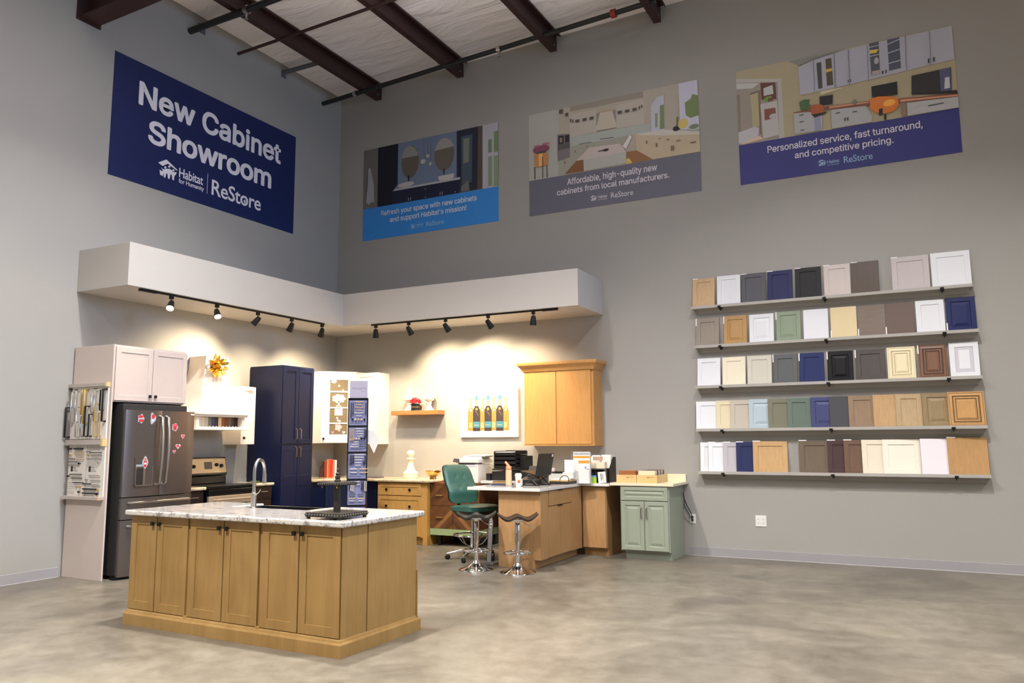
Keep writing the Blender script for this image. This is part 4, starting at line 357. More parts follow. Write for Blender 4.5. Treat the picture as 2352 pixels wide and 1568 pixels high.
text('lettering', 'Habitat', FL, a[3][0], a[3][1], a[3][2], a[3][3]*1.6, .0075, LET, s, .014)
text('lettering', 'for Humanity', FL, a[4][0], a[4][1], a[4][2]-.005, a[4][3]*1.5, .0075, LET, s, .01)
logo(FL, s, D['LGpos'][0], D['LGpos'][1], D['LGpos'][2], .0075, LET)
part('house_mark', MB(FL).flat([(-2.12, 4.925), (-2.09, 4.925), (-2.09, 4.95), (-2.08, 4.95), (-2.105, 4.975), (-2.13, 4.95), (-2.12, 4.95)], .0085), LET, s)
part('divider_line', MB(FL).box(-2.79, -2.784, .006, .0075, 4.87, 5.16), LET, s)
def poster(key, x0, x1, zb, band, lines, P, label, strip, picname, thin):
    s = root('poster', label, 'poster', ((x0+x1)/2, 0, zb[0]), group='posters high on the right wall')
    part('poster_panel', MB(FR).box(x0, x1, .001, .005, zb[0], band), strip, s)
    cols = {}; mats = []; mb = MB(FR)
    mb.box(x0, x1, .001, .005, band, zb[1], 0)
    def idx(c):
        c = tuple(c)
        if c not in cols:
            cols[c] = len(mats); g = tuple(min(255, int(v*1.18)) for v in c)
            mats.append(mat('print_%d_%d_%d' % c, g, .5))
        return cols[c]
    for k, (c, poly) in enumerate(P):
        poly = [(min(x1, max(x0, u)), min(zb[1], max(band, v))) for u, v in poly]
        mb.flat(poly, .0055+k*.00035, idx(c))
    part('printed_picture', mb, mats, s, recalc=False)
    t = T[key]; w = .0065
    sans('lettering', lines[0], FR, t[0][0], t[0][1], t[0][2], t[0][3], w, LET, s, .011, track=.98)
    sans('lettering', lines[1], FR, t[1][0], t[1][1], t[1][2], t[1][3], w, LET, s, .011, track=.98)
    text('lettering', 'ReStore', FR, t[2][0], t[2][1], t[2][2], t[2][3], w, thin, s, .006)
    logo(FR, s, t[3][0], t[3][2]-.01, t[3][1]-t[3][0], w, thin)
    text('lettering', 'Habitat', FR, t[4][0], t[4][1], t[4][2], t[4][3]*1.1, w, thin, s, .01)
    text('lettering', 'for Humanity', FR, t[4][0], t[4][1], t[4][2]-.028, .018, w, thin, s, .006)
poster('p1', .516, 3.086, (4.762, 6.325), 5.306, ['Refresh your space with new cabinets', "and support Habitat's mission!"], D['P1'], 'poster with bright blue band and picture of a navy bathroom with two oval mirrors', mat('band_blue', (52, 136, 214), .5), 'bath', LET2)
poster('p2', 3.608, 6.168, (4.762, 6.325), 5.302, ['Affordable, high-quality new', 'cabinets from local manufacturers.'], D['P2'], 'middle poster with grey band and picture of a white kitchen with island', mat('band_grey', (104, 104, 118), .5), 'kitchen', LET3)
poster('p3', 6.677, 9.2, (4.757, 6.315), 5.296, ['Personalized service, fast turnaround,', 'and competitive pricing.'], D['P3'], 'poster with purple-blue band and picture of a home office with orange chairs', mat('band_purple', (48, 52, 124), .5), 'office', LET2)

# ------------------------------------------------------------ sample door display
SH = [3.15, 2.636, 2.115, 1.565, 1.028]
SHX = [(6.0, 9.19), (6.02, 9.215), (6.02, 9.212), (6.01, 9.225), (6.02, 9.22)]
BR = [(6.363, 7.628, 8.885), (6.354, 7.622, 8.877), (6.344, 7.621, 8.886), (6.339, 7.622, 8.896), (6.331, 7.614, 8.89)]
SHM = mat('grey_shelf_paint', (170, 166, 160), .5)
ords = ['top', 'second highest', 'middle', 'second lowest', 'lowest']
for i in range(5):
    z = SH[i]; x0, x1 = SHX[i]
    r = root('display_shelf', 'long grey picture ledge on the right wall, %s of the five holding sample doors' % ords[i], 'shelf', (x0, 0, z), group='sample door ledges')
    part('board', MB(FR).box(x0, x1, 0, .115, z+.004, z+.022), SHM, r, bevel=.001)
    part('front_lip', MB(FR).box(x0, x1, .115, .13, z, z+.036), SHM, r, bevel=.001)
    part('back_rail', MB(FR).box(x0+.06, x1-.03, .0, .018, z-.055, z+.004), SHM, r)
    for bx in BR[i]:
        part('bracket', MB(FR).box(bx-.02, bx+.02, 0, .132, z-.006, z+.004).box(bx-.02, bx+.02, .13, .136, z-.006, z+.02).box(bx-.004, bx+.004, .01, .1, z-.03, z-.004), BLACK, r)
W_ = (228, 225, 224)
S = 'shaker'; R_ = 'raised'; F = 'slab'
rows = [
 [('light maple', 'W', (206, 168, 118), S, 'h'), ('white', 0, (224, 226, 230), S, 0), ('charcoal grey', 0, (84, 84, 90), S, 'h'), ('navy blue', 0, (34, 40, 84), S, 'h'), ('black', 0, (28, 28, 32), S, 'h'), ('pale pinkish grey', 0, (200, 190, 184), S, 'h'), ('dark brown', 'W', (84, 66, 54), F, 'h'), ('wide light grey', 0, (188, 180, 180), S, 'h'), ('wide white', 0, W_, S, 0)],
 [('weathered taupe', 'W', (150, 136, 122), S, 'v'), ('honey maple', 'W', (190, 144, 82), R_, 'v'), ('bright white', 0, W_, R_, 0), ('sage green', 0, (136, 150, 128), R_, 'v'), ('plain white', 0, W_, F, 0), ('cream yellow', 0, (218, 200, 158), F, 'b'), ('grey-brown grained', 'H', (130, 112, 100), F, 'b'), ('mushroom brown', 0, (106, 90, 82), F, 'b'), ('white', 0, W_, S, 0), ('deep navy', 0, (30, 38, 84), R_, 'b')],
 [('white', 0, W_, S, 0), ('ivory', 0, (230, 222, 198), S, 0), ('pale grey-green', 0, (200, 196, 182), S, 0), ('slate grey', 0, (92, 94, 96), S, 'v'), ('royal navy', 0, (32, 44, 92), S, 'v'), ('glossy black', 0, (14, 14, 16), R_, 'v'), ('dark grey stained', 'W', (84, 78, 76), S, 'v'), ('ivory glazed', 0, (232, 220, 184), 'multi', 0), ('walnut brown glazed', 'W', (136, 96, 72), 'multi', 'v'), ('grey-bordered white', 0, W_, 'border', 0)],
 [('white', 0, W_, S, 0), ('cream', 0, (216, 204, 172), S, 0), ('light stone grey', 0, (186, 178, 164), S, 0), ('pale blue', 0, (172, 188, 196), R_, 0), ('olive grey', 0, (118, 118, 100), S, 0), ('dark sage', 0, (100, 114, 104), S, 0), ('violet blue', 0, (68, 72, 112), R_, 0), ('charcoal', 0, (76, 76, 80), F, 0), ('taupe wood', 'W', (158, 130, 104), S, 0), ('blond maple', 'W', (204, 164, 114), F, 0), ('sand maple', 'W', (196, 168, 126), S, 0), ('driftwood brown', 'W', (160, 136, 98), R_, 0), ('golden honey', 'W', (212, 160, 96), 'multi', 0)],
 [('white narrow', 0, W_, S, 0), ('second white', 0, W_, S, 't'), ('cool grey', 0, (182, 178, 182), S, 't'), ('navy', 0, (40, 48, 86), S, 't'), ('golden maple', 'W', (210, 168, 112), S, 't'), ('taupe stained', 'W', (120, 104, 86), S, 't'), ('dark plum brown', 0, (76, 58, 58), S, 't'), ('brown stained', 'W', (122, 94, 76), S, 't'), ('warm cream', 0, (226, 216, 196), S, 0), ('wide ivory', 0, (236, 230, 214), S, 0), ('plain white', 0, (232, 226, 232), F, 0), ('wide honey', 'W', (198, 152, 96), F, 't')]]
TAG = mat('tag_white', (240, 238, 236), .5)
for i, row in enumerate(rows):
    z = SH[i]+.024
    for j, (cn, wd, col, st, tag) in enumerate(row):
        x0, x1, zt = D['R'][i][j]
        shing = i >= 3
        vis = x1-x0
        if shing:
            Wd = .30 if vis < .27 else vis
            if (i, j) in ((3, 12), (4, 4), (4, 11), (4, 9), (4,5)): Wd = max(vis, .3) if (i, j) != (4, 5) else vis+.03
            if (i, j) == (4, 10): Wd = .31
            if (i, j) == (4, 0): Wd = .22
            if (i, j) in ((3, 12), (4, 4), (4, 11)): Wd = vis
        else: Wd = vis
        H = zt-z
        if wd: g_ = sum(col)/3; col = tuple(int(v*.86+g_*.14-4) for v in col)
        c2 = tuple(max(0, int(v*.9)) for v in col)
        if wd == 'W': mt = wood('sample_%s' % cn, col, c2, .4)
        elif wd == 'H': mt = wood('sample_%s' % cn, col, c2, .45, vec=(1.2, 14, 22))
        else: mt = mat('sample_%s' % cn if col != W_ else 'sample_white', col, .45, noise=.02, spec=.22)
        t = .018 if not shing else .0135
        ms = [mt]; mi = None
        if st == S: prof = SHAKER(t, .055 if Wd < .35 else .06)
        elif st == R_: prof = RAISED(t, .055)
        elif st == F: prof = SLAB(t)
        elif st == 'multi':
            prof = [(.001, t-.002), (.004, t), (.014, t), (.018, t-.004), (.045, t), (.05, t-.007), (.058, t-.007), (.062, t-.003), (.075, t-.003), (.08, t-.009), (.085, t-.009), (.1, t-.001)]
            gl = mat('glaze_'+cn, tuple(int(v*.55) for v in col) if cn != 'ivory glazed' else (196, 182, 146), .45)
            ms = [mt, gl]; mi = [0, 0, 0, 1, 0, 1, 1, 0, 0, 1, 1, 0]
        else:
            prof = [(.001, t-.002), (.004, t), (.055, t), (.06, t-.006), (.09, t-.006), (.095, t-.002)]
            ms = [mt, mat('grey_border', (196, 194, 202), .4)]; mi = [0, 0, 0, 1, 1, 0]
        sty = {S: 'shaker', R_: 'raised-panel', F: 'slab', 'multi': 'multi-moulded', 'border': 'recessed'}[st]
        nb = ''
        if i == 0: nb = ', top ledge,'
        if i == 1: nb = ', second ledge,'
        if i == 2: nb = ', middle ledge,'
        if i == 3: nb = ', fourth ledge,'
        if i == 4: nb = ', lowest ledge,'
        if j: nb += ' right of the %s one' % row[j-1][0]
        else: nb += ' at its left end'
        lab = '%s %s sample door%s' % (cn, sty, nb)
        r = root('cabinet_sample', lab, 'cabinet door sample', (x0, -.09, z), group='sample doors on the ledges')
        lean = math.asin(min(.3, .055/H))
        sh = math.radians(5.0) if shing else 0
        # local: x right, y out, z up ; pivot at bottom-left back
        yb = .055
        Mx = frame(x0, -yb if not shing else (-.09 if (i, j) != (4, 0) else -.068), z, -90) @ Matrix.Rotation(-sh, 4, 'Z') @ Matrix.Rotation(lean if not shing else math.asin(.05/H), 4, 'X')
        part('panel', MB(Mx).panel(0, 0, Wd, H, 0, prof, mi), ms, r)
        if tag:
            if tag == 'h': a = (0, .07, H-.006, H+.004)
            elif tag == 't': a = (0, .09, H-.005, H+.006)
            elif tag == 'v': a = (-.004, .008, H*.74, H)
            else: a = (-.004, .008, 0, H*.26)
            part('tag', MB(Mx).box(a[0], a[1], t, t+.002, a[2], a[3]), TAG, r, label='small white name tag')
# wall outlets
def outlet(x0, x1, z0, z1, label, quad):
    r = root('electrical_outlet', label, 'outlet', (x0, 0, z0))
    part('cover_plate', MB(FR).panel(x0, z0, x1-x0, z1-z0, 0, [(.0, .004), (.003, .007)]), WHITEP, r)
    DK = mat('socket_shadow', (60, 60, 60), .6)
    xs = [(x0*.72+x1*.28), (x0*.28+x1*.72)] if quad else [(x0+x1)/2]
    for x in xs:
        for zz in (z0+(z1-z0)*.32, z0+(z1-z0)*.68):
            f = part('socket', MB(FR).panel(x-.014, zz-.016, .028, .032, .007, [(0, .002)]), WHITEP, r)
            part('slot', MB(FR).box(x-.008, x-.005, .009, .0094, zz-.004, zz+.008).box(x+.005, x+.008, .009, .0094, zz-.004, zz+.008).box(x-.002, x+.002, .009, .0094, zz-.012, zz-.008), DK, f)
outlet(6.68, 6.812, .392, .526, 'square white four-socket outlet low on the right wall', True)
outlet(5.86, 5.936, .396, .515, 'white single-gang outlet beside the green cabinet with cord plugged in', False)
# ------------------------------------------------------------ cabinets helpers
def knob(M, u, v, w, parent, mt=None, kind='square'):
    mb = MB(M)
    if kind == 'square':
        mb.box(u-.006, u+.006, w, w+.014, v-.006, v+.006).box(u-.016, u+.016, w+.014, w+.026, v-.016, v+.016)
    else: mb.lathe([(.006, 0), (.006, .012), (.014, .016), (.015, .024), (.01, .028)], (0, 0, 0), 12, 'y'); mb.v = mb.v
    return part('knob', mb, mt or BLACK, parent, bevel=.002)
def pull(M, u, v0, v1, w, parent, mt, horiz=False, rad=.005, so=.03):
    if horiz: pts = [(v0, w, u), (v0, w+so, u), (v1, w+so, u), (v1, w, u)]
    else: pts = [(u, w, v0), (u, w+so, v0+.012), (u, w+so, v1-.012), (u, w, v1)]
    return part('handle', MB(M).tube(pts, rad, 8), mt, parent, smooth=True)

# track lights under the bulkhead
ZB = 3.195
LAMP = bpy.data.materials.new('bulb_glow'); LAMP.use_nodes = True
LAMP.node_tree.nodes['Principled BSDF'].inputs['Emission Color'].default_value = (1, .86, .66, 1); LAMP.node_tree.nodes['Principled BSDF'].inputs['Emission Strength'].default_value = 25
def rail(x0, y0, x1, y1, label, feed):
    r = root('track_rail', label, 'track rail', (x0, y0, ZB))
    h = .012
    if abs(x1-x0) > abs(y1-y0): part('rail', MB().box(x0, x1, y0-h, y0+h, ZB-.022, ZB), BLACK, r)
    else: part('rail', MB().box(x0-h, x0+h, y0, y1, ZB-.022, ZB), BLACK, r)
    (fx, fy, lx, ly) = feed
    part('power_feed', MB().box(fx-lx, fx+lx, fy-ly, fy+ly, ZB-.03, ZB), BLACK, r, bevel=.003)
rail(.83, -4.36, .83, -1.27, 'black track light rail under the left bulkhead', (.83, -4.27, .022, .11))
rail(1.38, -.85, 4.42, -.85, 'black track light rail under the right bulkhead', (4.3, -.85, .11, .022))
def head(x, y, d, label, power, ang=112, grp='left'):
    r = root('track_spotlight', label, 'spotlight', (x, y, ZB-.02), group='spotlights on the %s track' % grp)
    d = Vector(d).normalized(); p0 = Vector((x, y, ZB-.115)); 
    part('adapter', MB().box(x-.02, x+.02, y-.02, y+.02, ZB-.06, ZB-.02), BLACK, r, bevel=.003)
    part('stem', MB().tube([(x, y, ZB-.06), (x, y, ZB-.115)], .006, 8), BLACK, r)
    q = d.to_track_quat('Z', 'Y').to_matrix().to_4x4(); q.translation = p0-d*.035
    part('lamp_shade', MB(q).lathe([(.02, -.004), (.028, 0), (.033, .02), (.046, .125), (.043, .125), (.032, .04), (.02, .03)], (0, 0, 0), 20), BLACK, r, smooth=True)
    part('bulb', MB(q).lathe([(.02, .05), (.036, .095), (.036, .112), (.02, .119)], (0, 0, 0), 18), LAMP, r, smooth=True)
    l = bpy.data.lights.new('spot_beam', 'SPOT'); l.energy = power; l.color = (1, .79, .53); l.spot_size = math.radians(ang); l.spot_blend = .85; l.shadow_soft_size = .035
    o = bpy.data.objects.new('spot_beam', l); COL.objects.link(o); o.location = p0+d*.1; o.rotation_euler = (-d).to_track_quat('Z', 'Y').to_euler()
SP = 150
xs = .83
head(xs, -3.95, (.62, -.72, -1.0), 'lit spotlight nearest the left end of the left track, glowing towards the room', SP*.35)
head(xs, -3.27, (.72, -.35, -1.0), 'lit spotlight second from the left end of the left track', SP*.35)
head(xs, -2.58, (-.75, -.4, -1.0), 'tilted black spotlight in the middle of the left track aimed at the range hood', SP*1.3)
head(xs, -1.945, (-.55, .0, -1), 'black spotlight of the left track pointing straight down before the navy pantry', SP*.75)
head(xs, -1.31, (-.55, .3, -1), 'last black spotlight of the left track nearest the bulkhead corner', SP*1.3)
head(1.46, -.85, (-.15, .25, -1), 'first black spotlight of the right track nearest the bulkhead corner', SP*1.1, grp='right')
head(2.05, -.85, (.2, .75, -1.0), 'second black spotlight from the corner on the right track', SP*1.4, grp='right')
head(2.68, -.85, (.3, .75, -1.0), 'middle black spotlight of the right track', SP*2.0, 112, grp='right')
head(3.37, -.85, (.3, .8, -1.0), 'fourth black spotlight from the corner on the right track', SP*.6, 96, grp='right')
head(4.06, -.85, (-.12, .12, -1), 'spotlight at the right end of the right track with its lit bulb showing', SP*.25, grp='right')

# ------------------------------------------------------------ fridge surround
r = root('refrigerator_cabinet', 'tall pale greige cabinet surround with two doors above the steel refrigerator', 'cabinet', (0, -4.07, 0))
part('side_panel', MB().box(.02, .694, -4.555, -4.535, 0, 2.55), GREIGE, r, bevel=.002)
part('side_panel', MB().box(.02, .63, -3.58, -3.56, 0, 2.55), GREIGE, r, bevel=.002)
part('cabinet_box', MB().box(.02, .674, -4.535, -3.58, 1.915, 2.55), GREIGE, r)
Fc = frame(.674, -4.555, 0, 0)
for u in (.035, .515):
    d = part('cabinet_door', MB(Fc).panel(u, 1.93, .475, .6, 0, SHAKER(.02, .06)), GREIGE, r)
    knob(Fc, u+(.44 if u < .1 else .035), 1.99, .02, d)
# refrigerator
FS = mat('slate_steel', (132, 124, 120), .32, .9, noise=.06, nscale=3)
FSIDE = mat('charcoal_side', (44, 44, 44), .5)
r = root('refrigerator', 'grey stainless french-door refrigerator with ice dispenser and magnets', 'refrigerator', (.4, -4.0, 0))
part('body', MB().box(.06, .765, -4.45, -3.6, .04, 1.895), FSIDE, r, bevel=.006)  # top raised past the doors so the gap under the cabinet reads dark
part('feet', MB().box(.7, .74, -4.46, -4.42, 0, .04).box(.7, .74, -3.68, -3.64, 0, .04).box(.1, .14, -4.46, -4.42, 0, .04), BLACK, r)
Ff = frame(.775, -4.455, 0, 0) @ Matrix.Diagonal((1.066, 1, 1, 1))
def fdoor(u0, u1, v0, v1, name, out=.075):
    # slightly bowed front
    n = 8; ring = []
    for a in range(n+1):
        u = u0+(u1-u0)*a/n; s = (u-.43)/.43; ring.append((u, out-.022*s*s-(.012 if a in (0, n) else 0)))
    poly = [(u0, 0)]+ring+[(u1, 0)]
    vs = [(u, w, v0) for u, w in poly]+[(u, w, v1) for u, w in poly]; k = len(poly)
    mb = MB(Ff); mb.mesh(vs, [tuple(range(k)), tuple(range(k, 2*k))]+[(i, (i+1) % k, k+(i+1) % k, k+i) for i in range(k)])
    return part(name, mb, FS, r, smooth=True)
d1 = fdoor(.002, .4275, .875, 1.825, 'door'); d2 = fdoor(.4325, .868, .875, 1.825, 'door')
d3 = fdoor(.002, .868, .635, .865, 'freezer_drawer'); d4 = fdoor(.002, .868, .03, .625, 'freezer_drawer')
part('kick_plate', MB().box(.74, .79, -4.47, -3.63, 0.005, .03), BLACK, r)
for d, u in ((d1, .392), (d2, .468)):
    pts = [(u, .072, .99+.0), (u, .118, 1.01), (u, .134, 1.2), (u, .14, 1.38), (u, .134, 1.56), (u, .118, 1.745), (u, .072, 1.765)]
    part('handle', MB(Ff).tube(pts, .015, 10), NICKEL, d, smooth=True)
for d, v in ((d3, .81), (d4, .56)):
    part('handle', MB(Ff).tube([(.07, .06, v), (.075, .11, v), (.43, .125, v), (.79, .11, v), (.795, .06, v)], .015, 10), NICKEL, d, smooth=True)
dsp = part('dispenser', MB(Ff).box(.115, .335, .062, .07, .98, 1.295), mat('dispenser_panel', (108, 102, 98), .3, .7), r)
part('dispenser_niche', MB(Ff).box(.13, .32, .066, .0712, 1.0, 1.18), mat('niche_grey', (70, 66, 64), .25, .6), dsp)
part('dispenser_frame', MB(Ff).box(.122, .13, .07, .08, .99, 1.2).box(.32, .328, .07, .08, .99, 1.2).box(.122, .328, .07, .086, .988, 1.0), NICKEL, dsp)
part('paddle', MB(Ff).box(.21, .24, .0712, .083, 1.0, 1.18), NICKEL, dsp)
part('display_strip', MB(Ff).box(.13, .32, .07, .0715, 1.2, 1.225), mat('display_grey', (150, 158, 170), .3), dsp)
part('badge', MB(Ff).box(.8, .845, .06, .066, 1.785, 1.8), WHITE, d2, label='small white maker badge')
# magnets
def fmag(u, v, w, h, label, shapes, name='fridge_magnet'):
    q = .084 - .022*((u-.43)/.43)**2 if u > .35 and u < .5 else .0765-.022*((u-.43)/.43)**2
    r = root(name, label, 'magnet', tuple(Ff @ Vector((u, q, v))), group='valentine magnets on the refrigerator')
    w, h = w*.88, h*.88
    for k, (c, poly) in enumerate(shapes):
        mb = MB(Ff); mb.mesh([(u+a*w, q+.001+k*.0008, v+b*h) for a, b in poly]+[(u+a*w, q+.0018+k*.0008, v+b*h) for a, b in poly], [tuple(range(len(poly))), tuple(range(len(poly), 2*len(poly)))]+[(i, (i+1) % len(poly), len(poly)+(i+1) % len(poly), len(poly)+i) for i in range(len(poly))])
        part('backing' if k == 0 else 'print', mb, mat('magnet_%d_%d_%d' % c, c, .4), r)
def heart(s=1, cx=0, cy=0): return [(cx+s*.5*(16*math.sin(t)**3)/16, cy+s*.5*(13*math.cos(t)-5*math.cos(2*t)-2*math.cos(3*t)-math.cos(4*t))/16) for t in [2*PI*i/24 for i in range(24)]]
def blob(n, a, s=1, sy=1, cx=0, cy=0, ph=0): return [(cx+s*.5*(1+a*math.cos(n*t+ph))*math.cos(t), cy+sy*.5*(1+a*math.cos(n*t+ph))*math.sin(t)) for t in [2*PI*i/40 for i in range(40)]]
PK = (224, 84, 104); RD = (206, 48, 50); SK = (170, 178, 188); PW = (236, 214, 216)
fmag(.16, 1.73, .085, .11, 'two-line red lettering magnet at top left of the left refrigerator door', [(SK, blob(5, .12, 1, 1)), (RD, [(-.4, .08), (.3, .12), (.32, .38), (-.36, .4)]), (RD, [(-.3, -.38), (.42, -.34), (.4, -.06), (-.34, -.1)])])
fmag(.3, 1.735, .075, .13, 'pale blue and red gnome-shaped magnet left of the door handles', [(SK, blob(3, .2, 1, 1.05)), (RD, blob(3, .1, .6, .45, .05, .18)), (PW, blob(4, .1, .4, .3, -.02, -.2))])
fmag(.585, 1.64, .09, .1, 'pink cupcake magnet right of the door handles', [(SK, blob(5, .1, 1, 1)), (PK, blob(6, .08, .8, .45, 0, .2)), (RD, [(-.3, .1), (.3, .1), (.2, -.35), (-.2, -.35)])])
fmag(.70, 1.535, .045, .055, 'small pink heart magnet, highest heart on the right refrigerator door', [(PW, heart(1.25)), (PK, heart(.95))])
fmag(.64, 1.42, .06, .055, 'pair of joined pink hearts magnet on the right refrigerator door', [(PW, heart(1.3)), (RD, heart(.7, -.15, .05)), (PK, heart(.6, .28, -.1))])
fmag(.59, 1.36, .035, .04, 'tiniest pink heart magnet, lowest on the right refrigerator door', [(PW, heart(1.3)), (PK, heart(.95))])
fmag(.235, 1.245, .075, .14, 'striped popcorn cup magnet above the ice dispenser', [(SK, blob(4, .1, 1, 1.05)), (RD, [(-.28, .12), (.28, .12), (.2, -.42), (-.2, -.42)]), (PW, [(-.2, -.02), (.2, -.02), (.18, -.18), (-.18, -.18)]), ((222, 108, 80), blob(3, .1, .4, .25, 0, .28))])

# handle display boards on the side panel (facing the camera)
Fp = frame(0, -4.555, 0, -90)   # u = x
LEDGE = mat('ledge_greige', (176, 166, 158), .45); BOARD = mat('display_board', (226, 220, 212), .5); GOLDP = mat('gold_pull', (204, 168, 98), .35, .7); CREAMB = mat('raw_wood_end', (222, 186, 130), .6)
r = root('handle_display_board', 'upper white board of long appliance pulls on the greige side panel', 'display board', (.33, -4.56, 1.5), group='hardware boards on the cabinet side')
part('board', MB(Fp).box(.03, .655, .0, .012, 1.508, 2.09), BOARD, r)
part('top_ledge', MB(Fp).box(.005, .64, 0, .045, 2.085, 2.125), LEDGE, r, bevel=.002)
part('ledge_end', MB(Fp).box(.64, .665, 0, .046, 2.08, 2.128), CREAMB, r)
def uh(a, px, py0, py1, px1, mt, so=.045, rad=.0075):
    pass
def P4(x, y):      # position on the panel from board fractions
    return .03+.62*x, y
def longpull(x, y0, y1, mt, parent, so=.04, rad=.007, curve=0):
    u = .03+.62*x
    part('pull', MB(Fp).tube([(u, .012, y0), (u, .012+so, y0), (u+curve, .012+so+curve, (y0+y1)/2), (u, .012+so, y1), (u, .012, y1)], rad, 8), mt, parent, smooth=True)
for x, y0, y1, mt, so, rad in [(.0, 1.53, 1.86, BLACK, .06, .011), (.1, 1.69, 2.03, NICKEL, .045, .008), (.2, 1.7, 2.04, NICKEL, .04, .007), (.28, 1.53, 1.86, NICKEL, .05, .008), (.40, 1.54, 1.76, NICKEL, .045, .008), (.38, 1.78, 2.05, GOLDP, .045, .01), (.47, 1.68, 2.05, GOLDP, .05, .011), (.52, 1.54, 1.87, BLACK, .05, .01), (.62, 1.54, 1.78, BLACK, .045, .009), (.66, 1.8, 2.03, NICKEL, .045, .007), (.73, 1.7, 2.03, NICKEL, .04, .007), (.78, 1.53, 1.89, GOLDP, .045, .008), (.87, 1.54, 1.79, GOLDP, .04, .008), (.90, 1.82, 2.04, BLACK, .045, .009), (.97, 1.7, 2.05, BLACK, .045, .011)]:
    longpull(x, y0, y1, mt, r, so, rad, .012 if mt is NICKEL else 0)
part('caption', MB(Fp).box(.08, .13, .012, .0125, 2.055, 2.065).box(.4, .47, .012, .0125, 2.06, 2.068), BLKPL, r)
r = root('handle_display_board', 'lower white board with two cards of small knobs and pulls', 'display board', (.33, -4.56, .85), group='hardware boards on the cabinet side')
part('middle_ledge', MB(Fp).box(.015, .635, 0, .05, 1.435, 1.5).box(.015, .635, .05, .058, 1.445, 1.465), LEDGE, r, bevel=.002)
part('ledge_end', MB(Fp).box(.635, .665, 0, .055, 1.43, 1.505), CREAMB, r)
part('bottom_ledge', MB(Fp).box(.03, .66, 0, .06, .85, .885), LEDGE, r, bevel=.002)
part('ledge_end', MB(Fp).box(.64, .672, .06, .064, .848, .887), CREAMB, r)
for k, u0 in enumerate((.05, .36)):
    cd_ = part('card', MB(Fp).box(u0, u0+.3, .0, .012, .885, 1.435), BOARD, r)
    part('logo_frame', MB(Fp).panel(u0+.04, 1.15, .035, .06, .012, [(0, .001)]).box(u0+.05, u0+.065, .013, .0135, 1.16, 1.2), BLKPL, cd_)
    for q, s in enumerate(('Kitchen', 'Cabinet', 'Distributors')): sans('lettering', s, Fp, u0+.085, u0+.085+(.045, .05, .08)[q], 1.193-.02*q, .012, .0128, BLKPL, cd_)
    rowsk = [(1.40, .02, .06, BLACK, .012), (1.40, .1, .24, BLACK, .012), (1.36, .1, .26, GOLDP, .007), (1.33, .02, .05, GOLDP, .012), (1.325, .13, .26, GOLDP, .006), (1.29, .02, .11, BLACK, .006), (1.285, .14, .27, GOLDP, .006), (1.255, .02, .15, BLACK, .006), (1.24, .18, .22, BLACK, .013), (1.22, .02, .18, BLACK, .005), (1.12, .05, .24, BLACK, .007), (1.10, .01, .04, BLACK, .012), (1.08, .08, .25, BLACK, .008), (1.03, .02, .1, NICKEL, .004), (1.03, .12, .28, BLACK, .008), (.985, .01, .12, NICKEL, .004), (.985, .15, .2, NICKEL, .011), (.985, .22, .25, GOLDP, .012), (.93, .01, .13, NICKEL, .004), (.93, .2, .25, BLACK, .013)] if k == 0 else \
     [(1.41, .02, .22, NICKEL, .006), (1.37, .0, .06, BLACK, .005), (1.36, .06, .25, BLACK, .006), (1.33, .02, .06, GOLDP, .011), (1.325, .09, .26, BLACK, .005), (1.29, .02, .26, BLACK, .005), (1.255, .02, .17, NICKEL, .004), (1.25, .2, .24, NICKEL, .012), (1.22, .02, .2, NICKEL, .004), (1.11, .07, .25, NICKEL, .008), (1.065, .01, .05, NICKEL, .01), (1.06, .1, .26, NICKEL, .008), (1.02, -.02, .1, BLACK, .009), (1.01, .12, .26, NICKEL, .008), (.965, -.02, .2, BLACK, .011), (.96, .22, .25, GOLDP, .013), (.92, -.02, .18, BLACK, .011), (.915, .2, .25, BLACK, .016)]
    for v, a, b_, mt, rad in rowsk:
        if b_-a < .055: part('knob', MB(Fp).lathe([(rad*.5, .012), (rad*.5, .024), (rad, .03), (rad, .038)], (u0+(a+b_)/2, 0, v), 10, 'y'), mt, r, smooth=True)
        else: part('pull', MB(Fp).tube([(u0+a+.01, .012, v), (u0+a+.01, .03, v), (u0+b_-.01, .03, v), (u0+b_-.01, .012, v)], rad*.75, 6).tube([(u0+a, .03, v), (u0+b_, .03, v)], rad*.75, 6), mt, r)

# ------------------------------------------------------------ range run along the left wall
def base(name, label, y0, y1, mt, depth=.6, toe=True):
    r = root(name, label, 'cabinet', (depth/2, (y0+y1)/2, 0))
    part('cabinet_box', MB().box(.02, depth, y0, y1, .1, .875).box(.02, depth-.07, y0, y1, 0, .1), mt, r)
    return r
r = base('base_cabinet', 'narrow espresso base cabinet between refrigerator and stove', -3.53, -3.16, DARKW)
Fd = frame(.6, -3.53, 0, 0)
d = part('drawer', MB(Fd).panel(.01, .72, .35, .145, 0, SLAB(.02)), DARKW, r); pull(Fd, .79, .1, .26, .02, d, NICKEL, True)
d = part('cabinet_door', MB(Fd).panel(.01, .11, .35, .6, 0, SHAKER()), DARKW, r)
def slab(name, label, poly, z0, z1, mt, loc, rnd=.006):
    return thing(name, MB().prism(poly, 'z', z0, z1), mt, label, 'countertop', loc, bevel=rnd)
slab('countertop', 'short cream granite worktop between refrigerator and stove', [(0, -3.555), (.65, -3.555), (.65, -3.15), (0, -3.15)], .876, .914, GRANB, (.3, -3.35, .876), .012)
r = base('base_cabinet', 'espresso base cabinet with drawer right of the stove', -2.33, -2.0, DARKW)
Fd = frame(.6, -2.33, 0, 0)
d = part('drawer', MB(Fd).panel(.01, .7, .31, .165, 0, SLAB(.02)), DARKW, r); pull(Fd, .8, .1, .22, .02, d, NICKEL, True, .004)
